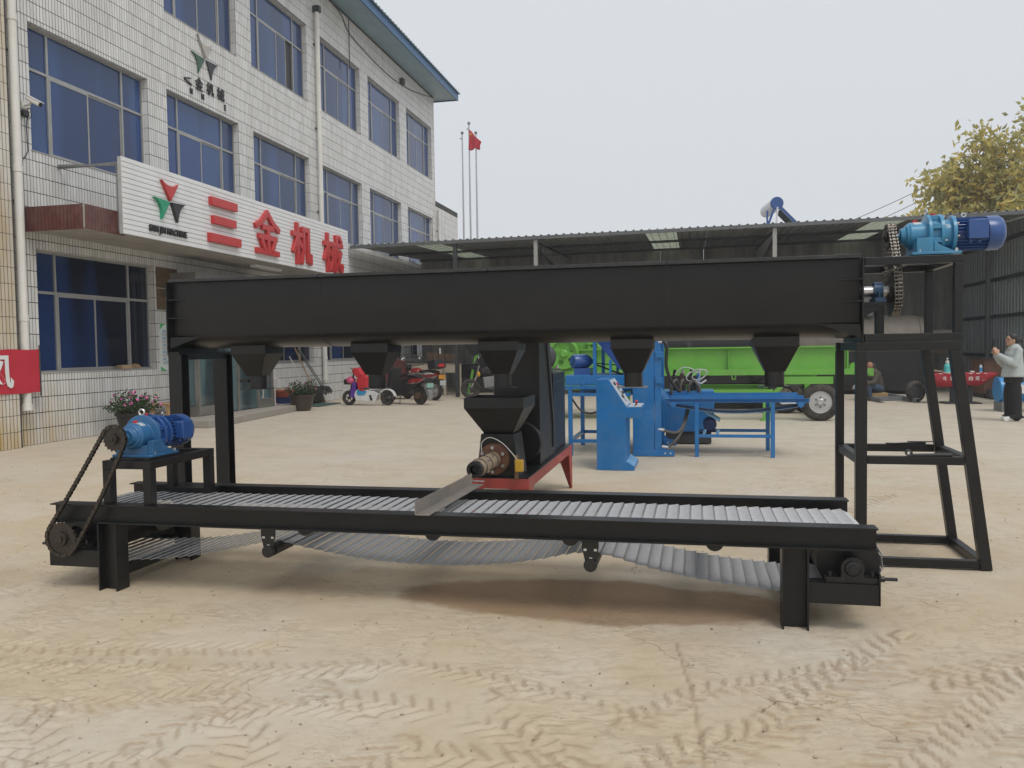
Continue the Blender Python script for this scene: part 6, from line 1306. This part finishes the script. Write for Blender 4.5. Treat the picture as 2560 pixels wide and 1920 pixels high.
pb(sidepoly([(.50, 1.0), (.56, 1.02), (.30, 1.48), (.26, 1.46)], .22), 'windscreen', M('dark_screen', (.05, .055, .06), .1, var=.05), K4, .01); MB().sph((.42, .26, .72), (.05, .05, .08), 10, 7).build('leg_guard_lamp', M('amber', (.6, .32, .02), .3), K4, world=False)

# ------------------------------------------------------------------ clutter under the near end of the shed
WB = thing('work_bench', 'cream fronted work bench behind the motorcycles', 'bench', (-8.1, 25.1, 0)); cream = M('cream_panel', (.46, .41, .32), .6, var=.12)
MB().box(-8.95, -7.15, 24.85, 25.5, 1.03, 1.07).build('top', dgrey, WB, smooth=False); MB().box(-8.9, -7.75, 24.88, 24.91, .70, 1.025).build('front_panel', cream, WB, smooth=False); MB().box(-7.7, -7.2, 24.88, 24.91, .72, 1.025).build('front_panel', cream, WB, smooth=False)
for x in (-8.85, -7.7, -7.2): MB().box(x-.035, x+.035, 24.92, 24.99, 0, 1.03).build('leg', cream, WB, smooth=False)
CRT = thing('wooden_crate_rack', 'row of brown boxes on the bench under the shed', 'boxes', (-7.85, 25.2, 1.07)); bw = M('dark_crate', (.12, .075, .05), .7, var=.3, vs=8)
MB().box(-8.3, -7.3, 24.95, 25.45, 1.072, 1.10).build('board', bw, CRT, smooth=False)
for k in range(5): MB().box(-8.28+k*.195, -8.10+k*.195, 24.97, 25.4, 1.102, 1.36-.015*k).build('box', bw, CRT, smooth=False, bevel=.006)
MB().cyl((-7.85, 24.99, 1.32), (-7.86, 24.98, 1.50), .03, 8).build('white_bottle', pvc, CRT)
RB = thing('red_brown_machine', 'red brown guard housing beside the parked motorcycles', 'machine', (-8.6, 23.2, 0)); MB().poly([(-9.0, 23.0, .1), (-8.3, 23.0, .1), (-8.3, 23.0, .7), (-8.45, 23.0, 1.15), (-8.75, 23.0, 1.2), (-9.0, 23.0, .8)], (0, .4, 0)).build('housing', M('dull_red', (.13, .035, .03), .6, var=.2), RB, smooth=False, bevel=.01); MB().tube([(-8.5, 22.95, 1.2), (-8.0, 22.95, 1.3), (-7.7, 22.95, 1.2), (-7.9, 22.95, 1.08)], .025, 6).build('handle_frame', dgrey, RB)
GP = thing('green_pole', 'bright green hooked post beside the black motorcycle', 'post', (-6.6, 24.3, 0)); MB().bar((-6.78, 24.3, 0), (-6.5, 24.3, 1.22), .07, .07, (0, 1, 0)).build('post', green, GP, smooth=False); MB().bar((-6.52, 24.3, 1.22), (-6.35, 24.3, 1.28), .07, .06).build('hook', green, GP, smooth=False)
GH = thing('grey_steel_hopper', 'large dark steel hopper machine in the depth of the shed', 'machine', (-6.5, 26.6, 0)); MB().frustum(-6.9, -6.3, 26.3, 26.9, .95, -7.6, -5.6, 26.0, 27.4, 1.9).box(-7.6, -5.6, 26.0, 27.4, 1.9, 2.4).build('funnel', dgrey, GH, smooth=False); MB().box(-7.6, -5.7, 26.2, 27.2, .5, .95).build('body', blacks, GH, smooth=False)
for x in (-7.5, -5.8):
    for y in (26.25, 27.1): MB().box(x-.05, x+.05, y-.05, y+.05, 0, .5).build('leg', dgrey, GH, smooth=False)

# ------------------------------------------------------------------ table with red cloth and things beyond the stand
RT = thing('banner_table', 'small table with a red lettered cloth drooping over its front', 'table', (6.17, 21.3, 0))
MB().box(5.55, 6.82, 21.05, 21.6, .70, .722).build('top', dgrey, RT, smooth=False)
for x in (5.96, 6.33): o = MB().box(x-.05, x+.05, 21.2, 21.3, .03, .70).build('leg', dgrey, RT, smooth=False); MB().box(x-.22, x+.20, 21.0, 21.5, .004, .03).build('foot_plate', dgrey, RT, smooth=False)
mb = MB(); n = 24
for k in range(n+1):
    u = k/n; x = 5.50+1.36*u; drop = (.28+.02*math.sin(u*9))*(1 if u < .68 else max(0, 1-(u-.68)/.30)**.8) if u > .02 else .1; yy = 21.03+.012*math.sin(u*23)
    mb.v += [(x, 21.62, .726), (x, 21.04, .728), (x, yy-.01, .715), (x, yy-.02-.02*math.sin(u*17), .71-drop*.5), (x, yy-.015, .70-drop)]
for k in range(n):
    for j in range(4): a = 5*k+j; mb.f.append((a, a+1, a+6, a+5))
o = mb.build('cloth', M('cloth_red', (.33, .018, .03), .7, var=.1, vs=5), RT); o.modifiers.new('t', 'SOLIDIFY').thickness = .004
for k, chs in enumerate('皮 请 四 白 河 古'.split()): fit(text_mb(chs, .16, .002, .003), (5.72, 5.88, 6.04, 6.28, 6.42, 6.56)[k], .60, .085, .10, front_frame(21.0)).build('lettering', pvc, RT)
w_ = MB(); [w_.box(5.6+.16*k, 5.66+.16*k+.02*(k % 3), 21.012, 21.018, .705, .722) for k in range(7)]; w_.build('hem_print', pvc, RT, smooth=False)
SPR = thing('spray_bottle', 'turquoise pump spray bottle standing on the red cloth', 'bottle', (5.86, 21.3, .729)); MB().lathe((5.86, 21.3, .73), (5.86, 21.3, 1.1), [(0,.075),(.13,.08),(.18,.07),(.215,.04),(.23,.035)], 18).build('body', M('turquoise', (.10, .50, .50), .3, var=.05), SPR); MB().lathe((5.86, 21.3, .955), (5.86, 21.3, 1.1), [(0,.045),(.05,.045),(.06,.012),(.10,.012),(.105,.035),(.12,.035)], 12).build('pump', pvc, SPR)
WBT = thing('water_bottle', 'small water bottle with a blue label on the red cloth', 'bottle', (6.58, 21.3, .729)); MB().lathe((6.58, 21.3, .73), (6.58, 21.3, .93), [(0,.032),(.14,.034),(.165,.02),(.18,.016)], 14).build('body', M('clear_plastic', (.55, .65, .7), .2), WBT); MB().lathe((6.58, 21.3, .755), (6.58, 21.3, .84), [(0,.0355),(.085,.0355)], 14, caps=False).build('label', skyb, WBT); MB().cyl((6.58, 21.3, .91), (6.58, 21.3, .93), .017, 10).build('cap', plastic_k, WBT)
gl = MB(); gl.sph((5.66, 21.25, .755), (.10, .08, .03), 12, 7); gl.sph((5.60, 21.3, .765), (.07, .07, .035), 10, 6); tag(gl.build('work_gloves', M('glove_brown', (.25, .19, .14), .9, var=.3, vs=20, bump=.3, bs=40), None), 'crumpled brown work gloves on the end of the red cloth', 'gloves')
tag(MB().box(5.72, 6.05, 21.12, 21.4, .7285, .733).build('paper_sheet', pvc, None, smooth=False), 'sheet of white paper under the spray bottle', 'paper'); tag(MB().box(6.33, 6.42, 21.2, 21.28, .7285, .765).build('white_soap', pvc, None, bevel=.008), 'small white block on the red cloth near the water bottle', 'block')
FF = thing('channel_steel_bars', 'grey channel steel frame lying on the floor beyond the stand', 'steel frame', (4.9, 22, 0)); grf = M('grey_primer', (.16, .17, .18), .6, var=.15)
for (p, q) in (((4.32, 22.6, .06), (4.46, 21.45, .06)), ((5.0, 24.0, .06), (5.24, 21.4, .06)), ((4.42, 22.1, .06), (5.12, 22.3, .06))): MB().chan(p, q, .10, .10, .01).build('channel', grf, FF, smooth=False)
tag(MB().cyl((7.75, 25.7, .12), (7.3, 22.6, .12), .12, 14).build('steel_pipe', dgrey, None), 'long dark pipe lying on the floor beside the shed wall', 'pipe')
BX = thing('wooden_cabinet', 'low brown wooden cabinet against the shed side wall', 'cabinet', (7.9, 23.4, 0)); MB().box(7.25, 8.6, 23.2, 24.2, .1, 1.0).build('carcass', M('brown_wood', (.16, .085, .055), .7, var=.25), BX, smooth=False); MB().box(7.2, 8.65, 23.15, 24.25, 1.001, 1.03).build('top', dgrey, BX, smooth=False)
for x in (7.3, 8.5): MB().box(x-.04, x+.04, 23.25, 24.1, 0, .099).build('foot', dgrey, BX, smooth=False)
BD = thing('blue_drum', 'bright blue drum lying behind the person taking a photo', 'drum', (6.5, 18.9, 0)); bdm = M('drum_blue', (.03, .24, .55), .35, var=.1, coat=.2)
MB().lathe((6.14, 18.9, .45), (7.04, 18.9, .45), [(0,.02),(.0,.255),(.015,.27),(.02,.255),(.3,.255),(.31,.265),(.33,.255),(.6,.255),(.61,.265),(.63,.255),(.88,.255),(.885,.27),(.9,.255),(.9,.02)], 28).build('barrel', bdm, BD); MB().box(6.40, 6.66, 18.60, 18.645, .38, .56).build('label', pvc, BD, smooth=False)
for x in (6.2, 6.85): MB().box(x-.03, x+.03, 18.65, 19.15, 0, .195).build('cradle', mgrey, BD, smooth=False)

# ------------------------------------------------------------------ people
def limb(mb, pts, rad, n=12):
    pts = [Vector(p) for p in pts]; P = []; Rr = []
    for i in range(len(pts)-1):
        for k in range(4): t = k/4; P.append(pts[i].lerp(pts[i+1], t)); Rr.append(rad[i]*(1-t)+rad[i+1]*t)
    P.append(pts[-1]); Rr.append(rad[-1]); mb.tube(P, Rr, n)
    for p, r in zip(pts, rad): mb.sph(p, r, 12, 8)
    return mb
def flesh(mb, name, mat, par, vox=.012, sm=6):
    o = mb.build(name, mat, par, world=False); r = o.modifiers.new('r', 'REMESH'); r.mode = 'VOXEL'; r.voxel_size = vox; r.use_smooth_shade = True
    s = o.modifiers.new('s', 'SMOOTH'); s.iterations = sm; s.factor = .5; return o
def hand(mb, w, d, pn, s=1., curl=.5):
    """palm from wrist w along d; pn = palm normal; five fingers and a thumb at the side"""
    w, d, pn = Vector(w), Vector(d).normalized(), Vector(pn).normalized(); sd = d.cross(pn).normalized()
    for k in range(4):
        y = (k-1.5)*.019*s; limb(mb, [w+sd*y*.6, w+d*.045*s+sd*y, w+d*.085*s+sd*y], [.016*s, .015*s, .012*s], 8)
        L = (.032, .038, .036, .028)[k]*s; a = w+d*.085*s+sd*y; b = a+(d+pn*curl).normalized()*L; c = b+(d*(1-curl)+pn*curl*1.6).normalized()*L*.8; limb(mb, [a, b, c], [.0095*s, .0088*s, .0075*s], 8)
    a = w+d*.03*s-sd*.03*s; b = a+(d*.6-sd*.7+pn*.35).normalized()*.035*s; c = b+(d*.8-sd*.1+pn*.6).normalized()*.03*s; limb(mb, [a, b, c], [.013*s, .011*s, .009*s], 8)
skin = M('skin', (.48, .27, .18), .5, var=.08, vs=20); skin2 = M('tanned_skin', (.33, .16, .095), .5, var=.1, vs=20); hairm = M('black_hair', (.012, .010, .009), .45, var=.3, vs=40, bump=.3, bs=150)
jk = M('pale_grey_wool', (.42, .46, .455), .9, var=.06, vs=20, bump=.15, bs=90); blk = M('black_cloth', (.012, .012, .014), .85, var=.2, vs=9); shoe = M('white_shoe', (.72, .72, .70), .5, var=.05)
def face(mb, c, s=1.):
    c = Vector(c); mb.sph(c, (.088*s, .074*s, .108*s), 18, 12); mb.sph(c+Vector((.018, 0, -.045))*s, (.068*s, .06*s, .07*s), 14, 9)
    mb.sph(c+Vector((.092, 0, -.012))*s, (.018*s, .013*s, .024*s), 10, 7); mb.sph(c+Vector((.078, 0, -.062))*s, (.014*s, .026*s, .009*s), 10, 6); mb.sph(c+Vector((.074, 0, -.088))*s, (.018*s, .026*s, .018*s), 10, 6)
    mb.sph(c+Vector((.062, 0, .022))*s, (.03*s, .06*s, .014*s), 12, 6)
    for y in (-1, 1): mb.sph(c+Vector((-.005, y*.074, -.012))*s, (.018*s, .010*s, .03*s), 10, 7)
W = thing('person', 'woman in a pale grey jacket and wide black trousers raising a phone', 'person', (5.66, 16.6, 0), None, R(186))
hc = (.025, 0, 1.475)
b = MB(); face(b, hc, 1.02); limb(b, [(-.01, 0, 1.40), (-.02, 0, 1.30)], [.046, .055]); limb(b, [(-.02, 0, 1.26), (-.01, 0, 1.05), (-.01, 0, .86)], [.12, .11, .13], 14)
for s in (-1, 1):
    limb(b, [(-.01, s*.075, .86), (.0, s*.08, .46), (-.03, s*.08, .08)], [.085, .06, .042]); limb(b, [(-.02, s*.165, 1.25), (.10, s*.19, 1.04), (.27, s*.06, 1.20)], [.055, .042, .03]); hand(b, (.28, s*.052, 1.215), (.30, -s*.18, .75), (.1, -s*1, .1), 1., .45)
flesh(b, 'body', skin, W, .0085, 3)
j = MB(); limb(j, [(-.03, 0, 1.27), (-.02, 0, 1.14)], [.145, .16], 16); j.lathe((-.02, 0, .80), (-.02, 0, 1.34), [(0,.215),(.12,.20),(.28,.175),(.42,.165),(.5,.12),(.54,.075)], 24)
j.v = [(x if True else x, y*1.0, z) for x, y, z in j.v]
for s in (-1, 1): limb(j, [(-.03, s*.16, 1.27), (.08, s*.205, 1.03), (.26, s*.072, 1.19)], [.08, .073, .052], 14)
j.v = [(x*.82 if abs(y) < .25 and x < .17 else x, y, z) for x, y, z in j.v]; flesh(j, 'jacket', jk, W, .013, 4)
c = MB(); c.lathe((-.015, 0, 1.325), (.01, 0, 1.40), [(0,.085),(.03,.09),(.055,.078),(.058,.062),(.02,.06)], 20, caps=False); c.build('collar', jk, W, world=False)
t = MB()
for s in (-1, 1): limb(t, [(-.01, s*.085, .88), (.0, s*.09, .5), (-.015, s*.085, .10)], [.10, .108, .105], 14)
t.lathe((-.02, 0, .70), (-.02, 0, .88), [(0,.195),(.10,.185),(.18,.13)], 20); t.box(-.12, .10, -.19, .19, .055, .10); t.v = [(x*.82 if z > .6 else x, y*(.92 if z > .6 else 1), z) for x, y, z in t.v]; flesh(t, 'trousers', blk, W, .013, 5)
MB().tube([(.05, -.195, .78), (.07, -.2, .5), (.06, -.19, .12)], .004, 5).build('side_stripe', M('stripe_grey', (.2, .2, .2), .7), W, world=False)
h = MB(); C = Vector(hc); h.sph(C+Vector((-.02, 0, .028)), (.096, .084, .10), 16, 10); h.sph(C+Vector((-.055, 0, -.01)), (.065, .08, .085), 14, 9); h.sph(C+Vector((-.13, 0, .005)), (.045, .045, .042), 12, 8); h.sph(C+Vector((-.16, 0, -.01)), (.03, .03, .05), 10, 7); flesh(h, 'hair', hairm, W, .009, 2)
g = MB(); g.torus(C+Vector((.086, -.034, .006)), (1, -.25, 0), .026, .0025, 16, 5); g.torus(C+Vector((.086, .034, .006)), (1, .25, 0), .026, .0025, 16, 5)
for s in (-1, 1): g.tube([C+Vector((.08, s*.06, .01)), C+Vector((0, s*.08, .01))], .0025, 5)
g.build('glasses', plastic_k, W, world=False)
for s, dx in ((-1, .02), (1, .10)):
    f = MB(); f.sph((.03+dx*.5, s*.085, .045), (.13, .048, .045), 14, 8); f.sph((-.05+dx*.5, s*.085, .06), (.05, .042, .05), 12, 8); f.box(-.09+dx*.5, .14+dx*.5, s*.085-.042, s*.085+.042, .003, .022); flesh(f, 'shoe', shoe, W, .009, 3)
PH = thing('mobile_phone', 'dark mobile phone held up in the hands of the photographer', 'phone', (5.31, 16.56, 1.3)); m_ = Matrix.Translation((5.315, 16.565, 1.395)) @ Matrix.Rotation(R(12), 4, 'Y'); MB().box(-.005, .005, -.038, .038, -.08, .08).xf(m_).build('case', plastic_k, PH, bevel=.003); MB().box(.0052, .0058, -.035, .035, -.075, .075).xf(m_).build('screen', M('phone_screen', (.25, .3, .33), .15), PH, smooth=False)
# seated worker
S = thing('person', 'man in an olive jacket, jeans and white gloves sitting beside the trailer', 'person', (4.48, 22.5, 0), None, R(200))
olive = M('olive_jacket', (.075, .066, .048), .85, var=.15, vs=12, bump=.2, bs=60); jean = M('blue_jeans', (.055, .085, .13), .85, var=.2, vs=14); glove = M('white_glove', (.50, .47, .42), .9, var=.2, vs=30, bump=.3, bs=80)
b = MB(); face(b, (.12, 0, .865), 1.04); limb(b, [(.06, 0, .80), (.02, 0, .72)], [.05, .06]); limb(b, [(.02, 0, .66), (-.06, 0, .36)], [.12, .13], 14)
for s in (-1, 1): limb(b, [(.02, s*.18, .66), (.16, s*.24, .46), (.36, s*.17, .42)], [.06, .045, .035]); limb(b, [(-.05, s*.10, .32), (.28, s*.17, .44), (.22, s*.16, .08)], [.08, .06, .04])
flesh(b, 'body', skin2, S, .010, 3)
j = MB(); limb(j, [(.04, 0, .68), (-.03, 0, .52), (-.08, 0, .34)], [.15, .175, .165], 16)
for s in (-1, 1): limb(j, [(.02, s*.19, .67), (.16, s*.25, .46), (.35, s*.175, .42)], [.085, .068, .05], 12)
j.lathe((.03, 0, .74), (.08, 0, .81), [(0,.10),(.05,.075),(.08,.07)], 16); flesh(j, 'jacket', olive, S, .014, 4)
t = MB()
for s in (-1, 1): limb(t, [(-.06, s*.10, .30), (.28, s*.17, .43), (.21, s*.16, .11)], [.11, .082, .062], 12)
t.sph((-.09, 0, .28), (.16, .19, .12), 14, 9); flesh(t, 'jeans', jean, S, .014, 4)
h = MB(); h.sph((.045, 0, .865), (.075, .082, .085), 14, 9); h.sph((.03, 0, .83), (.05, .075, .06), 12, 8); flesh(h, 'hair', M('grey_hair', (.05, .045, .04), .8), S, .01, 2)
for s in (-1, 1):
    g = MB(); hand(g, (.36, s*.17, .41), (.8, -s*.1, -.55), (-.3, 0, -1), 1.25, .6); flesh(g, 'glove', glove, S, .009, 2)
    f = MB(); f.sph((.27, s*.165, .05), (.13, .05, .045), 12, 8); f.box(.13, .38, s*.165-.045, s*.165+.045, .003, .02); flesh(f, 'shoe', M('brown_shoe', (.06, .04, .03), .6), S, .011, 2)
tag(MB().box(4.40, 4.78, 22.35, 22.7, 0, .19).build('wooden_block', wood, None, bevel=.01), 'wooden block the seated man sits on', 'block')

# ------------------------------------------------------------------ thin haze in the air
hz_ = MB().box(-60, 60, -25, 75, -1, 16.5); ho = hz_.build('haze', None, None, smooth=False); hm = bpy.data.materials.new('haze_air'); hm.use_nodes = True; hm.node_tree.nodes.clear()
_o = hm.node_tree.nodes.new('ShaderNodeOutputMaterial'); _v = hm.node_tree.nodes.new('ShaderNodeVolumePrincipled'); _v.inputs['Color'].default_value = (.93, .95, .98, 1); _v.inputs['Density'].default_value = .002; _v.inputs['Anisotropy'].default_value = .2
hm.node_tree.links.new(_v.outputs[0], _o.inputs['Volume']); ho.data.materials.append(hm); tag(ho, 'thin pale haze hanging in the air', 'haze', None, 'stuff')
